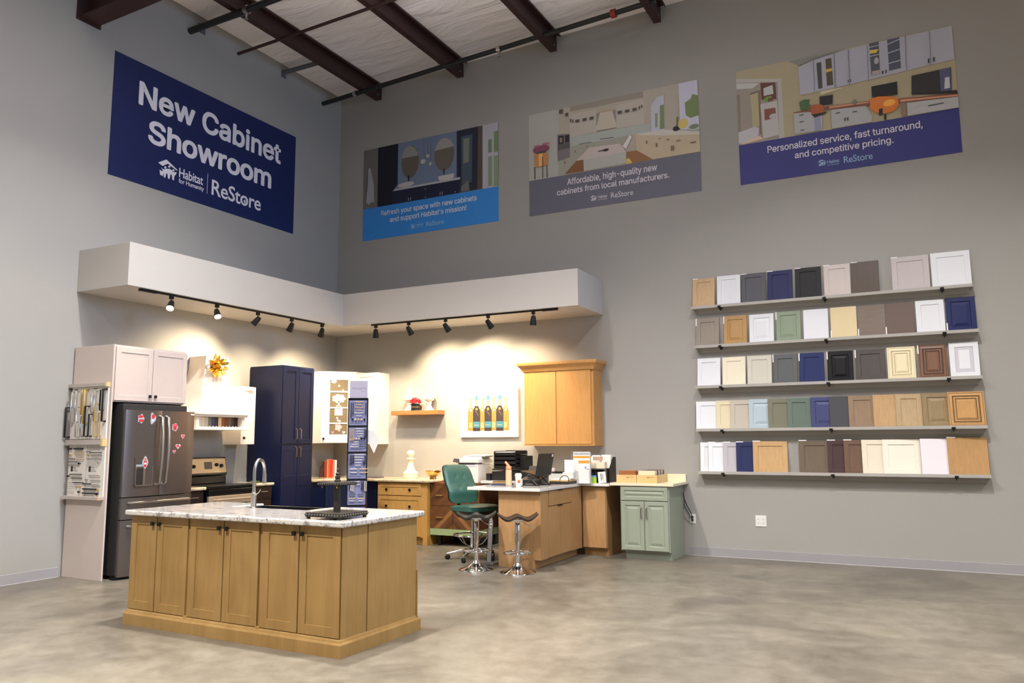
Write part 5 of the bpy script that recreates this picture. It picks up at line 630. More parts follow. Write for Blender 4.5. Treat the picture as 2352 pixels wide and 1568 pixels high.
d = part('cabinet_door', MB(Fd).panel(.01, .11, .31, .58, 0, SHAKER()), DARKW, r)
slab('countertop', 'short cream granite worktop right of the stove with rounded nose', [(0, -2.335), (.65, -2.335), (.65, -1.985), (0, -1.985)], .876, .914, GRANB, (.3, -2.15, .876), .014)
thing('trinket_dish', MB().lathe([(.03, 0), (.055, .004), (.06, .022), (.055, .022), (.05, .008)], (.42, -2.12, .914), 16), mat('green_glaze', (70, 92, 40), .35, noise=.3, nscale=30), 'small green dish on the worktop right of the stove', 'dish', (.42, -2.12, .914), smooth=True)
# stove
r = root('stove', 'stainless electric range with black glass top and back control panel', 'stove', (.33, -2.745, 0))
SS = mat('stove_steel', (196, 176, 148), .35, .55)
SB = mat('stove_black', (16, 16, 17), .22)
part('body', MB().box(.03, .63, -3.13, -2.35, .02, .88), SB, r)
part('cooktop', MB().box(.05, .675, -3.135, -2.345, .88, .918), SB, r, bevel=.008)
part('front_trim', MB().box(.63, .672, -3.13, -2.35, .80, .876), SB, r, bevel=.01)
d = part('oven_door', MB().box(.63, .672, -3.125, -2.355, .22, .795), SS, r, bevel=.008)
part('oven_window', MB().panel(0, 0, 0, 0, 0, [(0, 0)]) if 0 else MB(frame(.672, -3.125, 0, 0)).panel(.13, .36, .5, .33, 0, [(0, .001), (.012, .002)]), SB, d)
part('handle', MB().tube([(.672, -3.04, .745), (.712, -3.04, .745), (.712, -2.44, .745), (.672, -2.44, .745)], .011, 10), SS, d, smooth=True)
part('storage_drawer', MB().box(.63, .668, -3.125, -2.355, .04, .21), SS, r, bevel=.006)
Fb = frame(.09, -3.13, 0, 0)
bk = part('backguard', MB(Fb).prism([(0, 0), (0, 0), (0, 0)], 'x', 0, 0) if 0 else MB(Fb).mesh([(u, w, v) for u in (0, .78) for w, v in ((-.06, .918), (.03, .918), (.02, 1.02), (.045, 1.03), (.0, 1.265), (-.06, 1.265))], [(0, 1, 2, 3, 4, 5), (6, 7, 8, 9, 10, 11)]+[(i, (i+1) % 6, 6+(i+1) % 6, 6+i) for i in range(6)]), SB, r, bevel=.01)
# tilted face frame: point (u,v) on sloped face
def tf(u, v, w=0):
    k = (v-1.03)/.235; return (u, .045-.045*k+w, v)
def tq(u0, u1, v0, v1, w): return [tf(u0, v0, w), tf(u1, v0, w), tf(u1, v1, w), tf(u0, v1, w)]
def tbox(u0, u1, v0, v1, w0, w1): return MB(Fb).rings([tq(u0, u1, v0, v1, w0), tq(u0, u1, v0, v1, w1)])
part('control_panel', tbox(.012, .765, 1.06, 1.245, 0, .004), mat('control_champagne', (222, 196, 152), .4, .35), bk)
part('display', tbox(.4, .53, 1.11, 1.205, .004, .006), mat('clock_display', (70, 66, 60), .3, noise=.6, nscale=40), bk)
for u in (.60, .68, .12, .22):
    c = tf(u, 1.15 if u != .6 else 1.165, .004); part('knob', MB(Fb).lathe([(.024, 0), (.024, .02), (.018, .028)], c, 16, 'y'), SB, bk, smooth=True)
# range hood
HW = mat('hood_white', (236, 226, 212), .4)
r = root('range_hood', 'white flared wooden range hood with a mantel shelf of colour samples', 'range hood', (.25, -2.83, 1.62))
sec = []
for v, yh, xd in [(2.59, .187, .31), (2.42, .188, .311), (2.32, .195, .318), (2.23, .21, .33), (2.14, .232, .352), (2.05, .262, .38), (1.97, .298, .415), (1.9, .335, .45), (1.84, .375, .49)]:
    yc = -2.757 - (2.59-v)*.09
    sec.append([(0.005, yc-yh, v), (xd, yc-yh, v), (xd, yc+yh, v), (0.005, yc+yh, v)])
part('flared_chimney', MB().rings(sec), HW, r, smooth=True)
y0, y1 = -3.255, -2.395
part('mantel_moulding', MB().box(0, .52, y0+.02, y1-.02, 1.80, 1.84).box(0, .55, y0, y1, 1.815, 1.835).box(0, .53, y0+.01, y1-.01, 1.79, 1.815), HW, r, bevel=.004)
part('mantel_box', MB().box(0.005, .40, y0+.03, y1-.03, 1.655, 1.79).box(.4, .5, y0+.03, y0+.075, 1.655, 1.79).box(.4, .5, y1-.075, y1-.03, 1.655, 1.79), HW, r)
part('bottom_rail', MB().box(0.005, .53, y0+.015, y1-.015, 1.628, 1.66).box(0.005, .545, y0, y1, 1.62, 1.634), HW, r, bevel=.003)
cols = [('pink white', (226, 210, 200)), ('ivory', (230, 216, 186)), ('warm grey', (204, 194, 182)), ('slate green', (112, 114, 104)), ('denim blue', (62, 68, 96)), ('charcoal', (52, 48, 44)), ('peach maple', (232, 200, 160)), ('chestnut', (140, 80, 40)), ('rust brown', (118, 60, 30)), ('stone brown', (108, 92, 78)), ('dark walnut', (78, 52, 38)), ('espresso', (48, 32, 28))]
w_ = .055; ys = -3.13
thing('miniature_cabinet_sample', MB(frame(.42, y0+.085, 0, 0)).panel(0, 1.662, .075, .12, 0, [(0, .01), (.015, .01), (.02, .004)], [0, 0, 0, 1]), [HW, mat('mini_panel_yellow', (190, 164, 96), .5)], 'miniature white door with yellow panel at the left end of the hood niche', 'cabinet door sample', (.42, -3.15, 1.66))
for k, (n_, c) in enumerate(cols):
    y = ys+.002+k*w_
    r2 = root('colour_sample', '%s colour chip standing in the niche of the white range hood' % n_, 'colour sample', (.415, y, 1.66), group='colour chips in the hood niche')
    part('chip', MB().box(.405, .417, y, y+w_-.003, 1.66, 1.786), mat('chip_'+n_, c, .45), r2)
    if k > 2: part('tag', MB().box(.417, .419, y+.012, y+.036, 1.66, 1.674), WHITE, r2)
# gold bow
r = root('gift_bow', 'shiny gold ribbon bow stuck on the front of the white hood', 'bow', (.31, -2.80, 2.46))
GB = mat('gold_foil', (244, 206, 110), .22, 1)
mb = MB()
random.seed(3)
for ringn, (cnt, R0, el_) in enumerate([(9, .155, .35), (9, .15, .75), (6, .115, 1.15), (3, .08, 1.45)]):
    for k in range(cnt):
        a = 2*PI*k/cnt+ringn*.4+random.uniform(-.15, .15); R = R0*random.uniform(.9, 1.12)
        dirv = Vector((math.sin(el_), math.cos(el_)*math.cos(a), math.cos(el_)*math.sin(a)))
        side = dirv.cross(Vector((1, .1, 0))).normalized()*.02; nrm = dirv.cross(side).normalized()*.026
        c0 = Vector((.32, -2.80, 2.46)); tip = c0+dirv*R
        prof = [c0, c0+dirv*R*.5+nrm, tip, c0+dirv*R*.5-nrm]
        vs = [p+side*q for p in prof for q in (-1, 1)]
        vs += [tip+side*0+dirv*.02]
        mb.mesh(vs, [(0, 1, 3, 2), (2, 3, 5, 4), (4, 5, 7, 6), (4, 5, 8)])
part('ribbon_loops', mb, GB, r, recalc=False)
part('backing', MB().lathe([(.03, 0), (.03, .01)], (.312, -2.80, 2.46), 12, 'x'), GB, r)
# white wall cabinet right of hood
r = root('upper_cabinet', 'small white wall cabinet between the range hood and the navy pantry', 'cabinet', (.16, -2.19, 1.43))
part('cabinet_box', MB().box(0, .31, -2.32, -2.075, 1.43, 2.225), HW, r)
Fw = frame(.31, -2.325, 0, 0)
d = part('cabinet_door', MB(Fw).panel(.003, 1.433, .25, .788, 0, SHAKER(.02, .05)), HW, r)
knob(Fw, .045, 1.52, .02, d)
part('label_strip', MB(Fw).box(.11, .2, .02, .021, 2.15, 2.162), mat('tan_label', (196, 150, 100), .5), d)
part('label_strip', MB(Fw).box(.07, .14, .02, .021, 1.52, 1.526), WHITE, d)

# navy pantry
r = root('pantry_cabinet', 'tall navy blue pantry cabinet with four shaker doors and brass pulls', 'cabinet', (.32, -1.56, 0))
part('cabinet_box', MB().box(.02, .63, -1.88, -1.24, .1, 2.54).box(.02, .56, -1.88, -1.24, 0, .1), NAVY, r)
Fn = frame(.63, -1.88, 0, 0)
for u in (.008, .3225):
    d = part('cabinet_door', MB(Fn).panel(u, 1.435, .3095, 1.09, 0, SHAKER(.02, .06)), NAVY, r)
    uh_ = u+.27 if u < .1 else u+.035
    pull(Fn, uh_, 1.49, 1.65, .02, d, BRASS)
    d = part('cabinet_door', MB(Fn).panel(u, .115, .3095, 1.30, 0, [(.0015, .019), (.003, .02)]), NAVY, r)
    part('recessed_panel', MB(Fn).panel(u+.045, .98, .22, .375, .0195, [(0, .003), (.012, .003), (.015, .0006)]).panel(u+.045, .18, .22, .68, .0195, [(0, .003), (.012, .003), (.015, .0006)]), NAVY, d)
    pull(Fn, uh_, 1.24, 1.395, .02, d, BRASS)

# corner wall cabinet with glass door, and the one to its right
CW = mat('corner_white', (240, 232, 220), .4)
r = root('corner_upper_cabinet', 'white diagonal corner wall cabinet with glass door and white stickers', 'cabinet', (.3, -.3, 1.44))
poly = [(.012, -.012), (.69, -.012), (.69, -.31), (.31, -.69), (.012, -.69)]
part('cabinet_box', MB().prism(poly, 'z', 1.44, 2.555), CW, r)
Fg = frame(.31, -.69, 0, -45)
Wd = .38*math.sqrt(2)
d = part('cabinet_door', MB(Fg).panel(.005, 1.445, Wd-.01, 1.105, 0, [(.002, .02), (.125, .02), (.127, .012)]), CW, r)
part('glass_pane', MB(Fg).box(.13, Wd-.13, .011, .0135, 1.57, 2.43), mat('beige_glass', (112, 100, 78), .3), d)
for va, vb in ((2.225, 2.247), (1.975, 1.995), (1.735, 1.755)): part('muntin', MB(Fg).box(.128, Wd-.128, .013, .022, va, vb), CW, d)
knob(Fg, .045, 1.51, .02, d)
um = Wd/2
part('glass_sticker', MB(Fg).flat([(um+a*.2, 2.13+b*.13) for a, b in blob(7, .12)], .0145).box(um-.012, um+.012, .0138, .0145, 2.015, 2.1).box(um-.04, um+.04, .0138, .0145, 2.012, 2.022), WHITE, d, label='white heart tree cling', recalc=False)
part('glass_sticker', MB(Fg).box(um-.06, um+.06, .0138, .0146, 1.87, 1.97).flat([(um-.035+a*.04, 1.975+b*.05) for a, b in blob(4, .1)], .0147).flat([(um+.035+a*.04, 1.975+b*.05) for a, b in blob(4, .1)], .0147), WHITE, d, label='white gift box cling', recalc=False)
part('glass_sticker', MB(Fg).flat([(um+a*.1, 1.69+b*.12) for a, b in blob(5, .2)], .0146), mat('pink_cling', (228, 160, 160), .5), d, label='pink figure cling', recalc=False)
part('glass_sticker', MB(Fg).flat([(um-.08+a*.08, 2.40+b*.06) for a, b in blob(5, .15)], .0146), mat('pale_pink_cling', (236, 196, 196), .5), d, label='pale pink flower cling', recalc=False)
for du, c_ in ((-.085, 'pink_cling_b'), (.085, 'pink_cling_c')):
    part('glass_sticker', MB(Fg).flat([(um+du+a*.05, 1.605+b*.05) for a, b in heart()], .0146), mat(c_, (226, 120, 140) if du < 0 else (236, 190, 200), .5), d, label='pink heart cling', recalc=False)
for du, dv in ((0, 2.33), (.06, 2.26), (-.02, 1.83), (-.01, 1.79), (.02, 1.78)):
    part('glass_sticker', MB(Fg).flat([(um+du+a*.03, dv+b*.03) for a, b in blob(3, .05)], .0146), WHITE, d, label='small white dot cling', recalc=False)
r = root('upper_cabinet', 'white wall cabinet right of the corner glass cabinet behind the hardware tower', 'cabinet', (.9, -.16, 1.44))
part('cabinet_box', MB().box(.698, 1.1, -.31, 0, 1.42, 2.53), CW, r)
part('cabinet_door', MB(frame(.70, -.31, 0, -90)).panel(0, 1.425, .398, 1.1, 0, SHAKER(.02, .06)), CW, r)

# corner base cabinets, navy
r = root('corner_base_cabinet', 'navy blue corner base cabinet beside the tall pantry', 'cabinet', (.5, -.5, 0))
poly = [(.02, -.02), (1.36, -.02), (1.36, -.6), (.98, -.6), (.62, -.92), (.6, -1.235), (.02, -1.235)]
part('cabinet_box', MB().prism(poly, 'z', .1, .875), NAVY, r)
part('toe_kick', MB().prism([(.02, -.02), (1.36, -.02), (1.36, -.53), (.95, -.53), (.55, -.89), (.53, -1.235), (.02, -1.235)], 'z', 0, .1), NAVY, r)
Fx = frame(.61, -1.23, 0, 0); part('cabinet_door', MB(Fx).panel(.0, .11, .3, .755, 0, SHAKER(.02, .05)), NAVY, r)
Fx = frame(.635, -.925, 0, -49); part('cabinet_door', MB(Fx).panel(.0, .11, .47, .755, 0, SHAKER(.02, .05)), NAVY, r)
Fx = frame(.99, -.6, 0, -90); part('cabinet_door', MB(Fx).panel(.0, .11, .36, .755, 0, SHAKER(.02, .05)), NAVY, r)
slab('countertop', 'cream granite worktop in the kitchen corner under the glass cabinet', [(0, 0), (1.39, 0), (1.39, -.66), (.96, -.66), (.66, -.95), (.66, -1.235), (0, -1.235)], .876, .914, GRANB, (.5, -.5, .876), .01)
# books
bk_c = [('dark red', (120, 40, 28), .04, .25), ('orange', (222, 112, 48), .034, .27), ('red-orange', (186, 60, 36), .028, .275), ('bright red', (206, 40, 48), .03, .27), ('orange-spined', (226, 118, 70), .028, .262), ('white', (232, 224, 214), .034, .262)]
u = 0; Mx = frame(.22, -.46, .915, -45+0)
Fk = frame(.30, -.57, .914, -42)
for n_, c, t, h in bk_c:
    r2 = root('book', '%s book standing upright in the row on the corner worktop' % n_, 'book', tuple(Fk @ Vector((u, 0, 0))), group='upright books in the corner')
    part('cover', MB(Fk).box(u, u+t-.004, -.2, 0, .0, h), mat('book_'+n_, c, .5), r2, bevel=.002)
    part('pages', MB(Fk).box(u+.004, u+t-.008, -.197, -.006, .004, h+.0005), PAPER, r2)
    u += t
RW = mat('dark_red_wood', (66, 26, 18), .4)
thing('bookend', MB(Fk).prism([(-.06, 0), (-.005, 0), (-.005, .2), (-.05, .12)], 'y', -.18, -.02), RW, 'dark red wooden bookend left of the books', 'bookend', tuple(Fk @ Vector((-.03, -.1, 0))))
thing('bookend', MB(Fk).prism([(u+.005, 0), (u+.06, 0), (u+.05, .1), (u+.005, .16)], 'y', -.18, -.02), RW, 'dark red wooden bookend right of the books', 'bookend', tuple(Fk @ Vector((u+.03, -.1, 0))))

# maple drawer base
r = root('drawer_base_cabinet', 'light maple three-drawer base cabinet with black square knobs', 'cabinet', (1.8, -.33, 0))
HM = wood('golden_maple_paintless', (206, 160, 92), (184, 138, 70), .42)
part('cabinet_box', MB().box(1.40, 2.27, -.66, -.02, .1, .872), HM, r)
part('toe_kick', MB().box(1.40, 2.2, -.6, -.56, 0, .1).box(2.2, 2.27, -.66, -.02, 0, .1), HM, r)
Fm = frame(1.415, -.66, 0, -90)
for v, h in ((.685, .175), (.40, .275), (.115, .275)):
    d = part('drawer', MB(Fm).panel(0, v, .755, h, 0, SHAKER(.02, .055)), HM, r)
    for u in (.16, .57): knob(Fm, u, v+h*.48, .013, d)
slab('countertop', 'cream granite worktop on the maple drawer base holding the white pawn', [(1.392, 0), (2.36, 0), (2.36, -.72), (1.36, -.72), (1.392, -.66)], .876, .914, GRANB, (1.8, -.33, .876), .012)
# pawn, bowl
IV = mat('ivory_ceramic', (236, 224, 200), .35)
thing('chess_pawn', MB().lathe([(.105, 0), (.112, .012), (.112, .03), (.1, .036), (.108, .05), (.112, .075), (.1, .095), (.075, .11), (.066, .125), (.05, .17), (.038, .23), (.034, .265), (.036, .27), (.062, .283), (.062, .295), (.036, .305), (.04, .315), (.056, .335), (.062, .36), (.058, .385), (.04, .405), (.012, .416)], (1.73, -.3, .914), 32), IV, 'large ivory chess pawn ornament standing on the granite worktop', 'ornament', (1.73, -.3, .914), smooth=True)
thing('bowl', MB().lathe([(.05, 0), (.052, .015), (.045, .03), (.05, .035), (.09, .06), (.115, .1), (.118, .118), (.112, .118), (.1, .09), (.06, .05), (.01, .045)], (2.17, -.36, .914), 28), mat('gold_mirror', (186, 156, 96), .12, 1, noise=.3, nscale=14), 'small shiny gold footed bowl on the granite worktop', 'bowl', (2.17, -.36, .914), smooth=True)
# tablet-like dark item behind tower
# chevron walnut unit
m = bpy.data.materials.new('chevron_walnut'); m.use_nodes = True; nt = m.node_tree; b = nt.nodes['Principled BSDF']; b.inputs['Roughness'].default_value = .38
tc = nt.nodes.new('ShaderNodeTexCoord'); sx_ = nt.nodes.new('ShaderNodeSeparateXYZ'); nt.links.new(tc.outputs['Object'], sx_.inputs[0])
ab = nt.nodes.new('ShaderNodeMath'); ab.operation = 'ABSOLUTE'; nt.links.new(sx_.outputs[0], ab.inputs[0])
ad = nt.nodes.new('ShaderNodeMath'); ad.operation = 'MULTIPLY_ADD'; ad.inputs[1].default_value = .95; nt.links.new(ab.outputs[0], ad.inputs[0]); nt.links.new(sx_.outputs[2], ad.inputs[2])
mu = nt.nodes.new('ShaderNodeMath'); mu.operation = 'MULTIPLY'; mu.inputs[1].default_value = 13; nt.links.new(ad.outputs[0], mu.inputs[0])
fl = nt.nodes.new('ShaderNodeMath'); fl.operation = 'FLOOR'; nt.links.new(mu.outputs[0], fl.inputs[0])
wn = nt.nodes.new('ShaderNodeTexWhiteNoise'); wn.noise_dimensions = '1D'; nt.links.new(fl.outputs[0], wn.inputs['W'])
rp = ramp(nt, [(0, (84, 52, 28)), (.5, (98, 62, 34)), (.8, (112, 72, 40)), (1, (156, 112, 64))]); nt.links.new(wn.outputs['Value'], rp.inputs[0]); nt.links.new(rp.outputs[0], b.inputs['Base Color'])
CHEV = m
WAL = wood('walnut', (108, 66, 38), (84, 50, 28), .4)
SAGEL = mat('light_sage_paint', (150, 168, 118), .45)
cx = 2.66
r = root('drawer_unit', 'walnut chevron-patterned drawer unit on pale green base with black legs', 'drawer unit', (cx, -.3, 0))
part('cabinet_box', MB().box(2.285, 3.08, -.575, -.02, .235, .845), WAL, r)
part('green_base', MB().box(2.28, 3.09, -.6, -.02, .145, .235), SAGEL, r)
for x in (2.38, 3.0):
    for y in (-.55, -.12): part('leg', MB().box(x, x+.05, y, y+.05, 0, .145), BLACK, r)
part('top', MB().box(2.28, 3.09, -.6, -.02, .845, .872), WAL, r)
for x0, x1 in ((2.288, 2.656), (2.664, 3.082)):
    for v0, v1 in ((.555, .842), (.238, .549)):
        d = part('drawer', MB().box(x0, x1, -.6, -.576, v0, v1), CHEV, r)
        if x0 < 2.5:
            pull(frame(0, -.6, 0, -90), (v0+v1)/2, 2.39, 2.5, 0, d, BRASS, True, .007, .025)
        else: part('screw', MB().lathe([(.006, 0), (.006, -.006)], (x0+.012, -.6, v1-.03), 8, 'y'), NICKEL, d)
# printer
r = root('printer', 'white laser printer with grey touch panel behind the green chair', 'printer', (2.83, -.33, .872))
part('body', MB().box(2.68, 3.02, -.52, -.12, .872, 1.135), WHITEP, r, bevel=.012)
part('scanner_lid', MB().box(2.655, 3.03, -.53, -.1, 1.15, 1.215), WHITEP, r, bevel=.012)
part('output_slot', MB().box(2.70, 2.96, -.522, -.3, 1.135, 1.15), BLKPL, r)
part('document_feeder', MB().mesh([(x, y, z) for x in (2.72, 3.02) for y, z in ((-.46, 1.215), (-.12, 1.215), (-.12, 1.262), (-.4, 1.25))], [(0, 1, 2, 3), (4, 5, 6, 7), (0, 1, 5, 4), (1, 2, 6, 5), (2, 3, 7, 6), (3, 0, 4, 7)]), WHITEP, r, bevel=.006)
part('feeder_tray', MB().box(2.8, 3.08, -.42, -.2, 1.235, 1.25), mat('printer_grey', (120, 116, 110), .5), r)
part('touch_panel', MB().mesh([(2.63, -.56, 1.165), (2.72, -.56, 1.165), (2.72, -.53, 1.215), (2.63, -.53, 1.215), (2.63, -.52, 1.165), (2.72, -.52, 1.165)], [(0, 1, 2, 3), (4, 3, 0), (5, 1, 2), (4, 5, 1, 0), (4, 5, 2, 3)]), BLKPL, r)
# floating shelf and ornaments
thing('floating_shelf', MB().box(1.285, 2.14, -.2, 0, 1.862, 1.927), wood('shelf_wood', (176, 122, 74), (150, 100, 56), .45, vec=(1.2, 14, 14)), 'thick brown wooden floating shelf left of the bottle picture', 'shelf', (1.7, -.1, 1.86), bevel=.002)
UR = mat('white_ceramic', (240, 234, 222), .35)
def urn(x, y, s, label, fin):
    p = [(.075, 0), (.078, .012), (.06, .025), (.04, .06), (.03, .1), (.038, .112), (.045, .122), (.04, .132), (.03, .14), (.045, .15), (.075, .175), (.085, .2), (.082, .222), (.088, .232), (.07, .25), (.045, .28), (.028, .3)]
    p += [(.018, .315), (.03, .33), (.026, .35), (.012, .39), (.003, .42)] if fin else [(.036, .305), (.05, .315), (.05, .33), (.03, .338), (.012, .34)]
    thing('urn', MB().lathe([(a*s, b*.92) for a, b in p], (x, y, 1.927), 28), UR, label, 'urn', (x, y, 1.927), smooth=True)
urn(1.545, -.09, 1.0, 'white finial urn with pointed lid behind the red flowers', True)
urn(1.925, -.1, .95, 'white urn with flat lid at the right end of the floating shelf', False)
r = root('flower_box', 'round black box of red roses on the floating shelf', 'flowers', (1.69, -.13, 1.927))
part('box', MB().lathe([(.07, 0), (.07, .105), (.066, .105), (.066, .09)], (1.69, -.13, 1.927), 24), BLKPL, r, smooth=True)
part('gold_band', MB().lathe([(.0712, .05), (.0712, .057)], (1.69, -.13, 1.927), 24), GOLDP, r)
random.seed(5)
ROSE = mat('red_petals', (206, 18, 36), .6)
mb = MB()
for k in range(38):
    a = random.uniform(0, 2*PI); rr_ = .08*math.sqrt(random.random()); zz = .115+.06*(1-(rr_/.088)**2)+random.uniform(-.012, .012)
    q = Matrix.Translation((1.69+rr_*math.cos(a), -.13+rr_*math.sin(a), 1.927+zz)) @ Matrix.Rotation(random.uniform(-.8, .8), 4, 'X') @ Matrix.Rotation(random.uniform(-.8, .8), 4, 'Y')
    mb.M = q; mb.lathe([(.004, -.014), (.017, -.008), (.021, .003), (.019, .012), (.016, .004), (.012, .013), (.008, .005), (.004, .014)], (0, 0, 0), 9)
part('roses', mb, ROSE, r, recalc=False)
# bottle picture
r = root('canvas_picture', 'white canvas picture showing a row of seven champagne-style bottles', 'picture', (2.93, -.02, 1.51))
X0, X1, Z0, Z1 = 2.44, 3.41, 1.515, 2.225
part('canvas', MB().box(X0, X1, -.035, 0, Z0, Z1), mat('canvas_white', (238, 232, 224), .6), r, bevel=.002)
GLD = mat('print_gold', (142, 116, 52), .6); DKB = mat('print_bottle_dark', (48, 38, 40), .6); TL = mat('print_teal', (60, 116, 134), .6); PALE = mat('print_pale_gold', (184, 164, 112), .6); ORG_ = mat('print_orange', (170, 122, 56), .6)
def bottle_poly(cx, zb, h, wd):
    pr_ = [(.5, 0), (.5, .54), (.44, .62), (.26, .7), (.18, .78), (.16, .9), (.2, .905), (.2, 1.0)]
    return [(cx+a*wd, zb+b*h) for a, b in pr_]+[(cx-a*wd, zb+b*h) for a, b in pr_[::-1]]
for k in range(7):
    mb = MB(FR); cxk = 2.622+k*.0975; dark = k % 2 == 1
    zb = 1.605 if dark else 1.612; h = .52 if dark else .48; wd = .122 if dark else .112; w = .0358 if not dark else .0372
    mb.flat(bottle_poly(cxk, zb, h, wd), w, 0)
    if dark:
        mb.flat([(cxk-.056, zb+.05), (cxk+.056, zb+.05), (cxk+.056, zb+.14), (cxk-.056, zb+.14)], w+.0006, 1)
        mb.flat([(cxk-.022, zb+.37), (cxk+.022, zb+.37), (cxk+.02, zb+.46), (cxk-.02, zb+.46)], w+.0006, 3)
        mb.flat([(cxk-.024, zb+.46), (cxk+.024, zb+.46), (cxk+.024, zb+.52), (cxk-.024, zb+.52)], w+.0006, 1)
        mb.flat([(cxk+.02*math.cos(t*PI/6), zb+.325+.02*math.sin(t*PI/6)) for t in range(12)], w+.0009, 4)
        mb.flat([(cxk-.02, zb+.3), (cxk-.017, zb+.3), (cxk+.03, zb+.23), (cxk+.027, zb+.23)], w+.0009, 3)
        mb.flat([(cxk-.04, zb+.085), (cxk+.04, zb+.085), (cxk+.04, zb+.092), (cxk-.04, zb+.092)], w+.0009, 3)
    else:
        mb.flat([(cxk-.03, zb+.04), (cxk+.03, zb+.04), (cxk+.03, zb+.12), (cxk-.03, zb+.12)], w+.0006, 3)
        mb.flat([(cxk-.018, zb+.33), (cxk+.018, zb+.33), (cxk+.016, zb+.47), (cxk-.016, zb+.47)], w+.0006, 3)
        mb.flat([(cxk+.018*math.cos(t*PI/6), zb+.30+.018*math.sin(t*PI/6)) for t in range(12)], w+.0009, 5)
        mb.flat([(cxk+.02, zb+.03), (cxk+.045, zb+.03), (cxk+.045, zb+.25), (cxk+.02, zb+.22)], w+.0009, 4)
    part('printed_bottle', mb, [DKB if dark else GLD, TL, GLD, PALE, ORG_, WHITE], r, recalc=False, label='dark bottle with teal label' if dark else 'gold bottle')
# honey wall cabinet with crown
r = root('upper_cabinet', 'honey wood two-door wall cabinet with crown moulding above the desk', 'cabinet', (4.17, -.16, 1.39))
HC = wood('honey_cabinet', (198, 150, 92), (182, 132, 74), .4)
part('cabinet_box', MB().box(3.65, 4.69, -.31, 0, 1.405, 2.42), HC, r)
Fh = frame(3.65, -.31, 0, -90)
for u in (.006, .4975):
    part('cabinet_door', MB(Fh).panel(u, 1.41, .487 if u < .1 else .51, 1.0, 0, [(.002, .018), (.003, .02), (.02, .02), (.021, .0185)]), HC, r)
part('bottom_rail', MB().box(3.64, 4.70, -.335, 0, 1.39, 1.406), HC, r)
cr = [(.0, 2.41), (.012, 2.415), (.02, 2.43), (.03, 2.455), (.055, 2.485), (.075, 2.5), (.08, 2.52), (.08, 2.54)]
secs = [[(3.65-d, 0, z), (3.65-d, -.33-d, z), (4.69+d, -.33-d, z), (4.69+d, 0, z)] for d, z in cr]
part('crown_moulding', MB().rings(secs), HC, r)
# ------------------------------------------------------------ hardware tower
DULLN = mat('dull_nickel', (206, 200, 190), .5, .3)
DULLG = mat('dull_gold', (206, 168, 104), .5, .3)
FT = frame(1.75, -1.6, 0, -56)
r = root('hardware_tower', 'tall black freestanding tower of blue-grey boards holding cabinet pulls', 'display tower', (1.75, -1.6, 0))
part('post', MB(FT).box(-.135, -.12, -.1, 0, .02, 2.055), BLACK, r); part('post', MB(FT).box(.12, .135, -.1, 0, .02, 2.055), BLACK, r)
part('foot', MB(FT).box(-.2, .2, -.2, .12, 0, .02), BLACK, r, bevel=.003)
part('top_rail', MB(FT).box(-.12, .12, -.1, 0, 2.035, 2.055), BLACK, r)
part('back_panel', MB(FT).box(-.12, .12, -.1, -.09, .02, 2.035), BLACK, r)
LAV = mat('blue_grey_board', (126, 130, 168), .55)
hd = part('header_sign', MB(FT).box(-.115, .125, -.02, -.012, 2.05, 2.29), mat('header_grey', (176, 172, 190), .5), r)
text('lettering', 'Advantage·Plus', FT, -.09, .11, 2.175, .025, -.0112, mat('header_text', (128, 126, 140), .5), hd)
text('lettering', 'by Berenson', FT, .04, .1, 2.14, .012, -.0112, mat('header_text', (128, 126, 140), .5), hd)
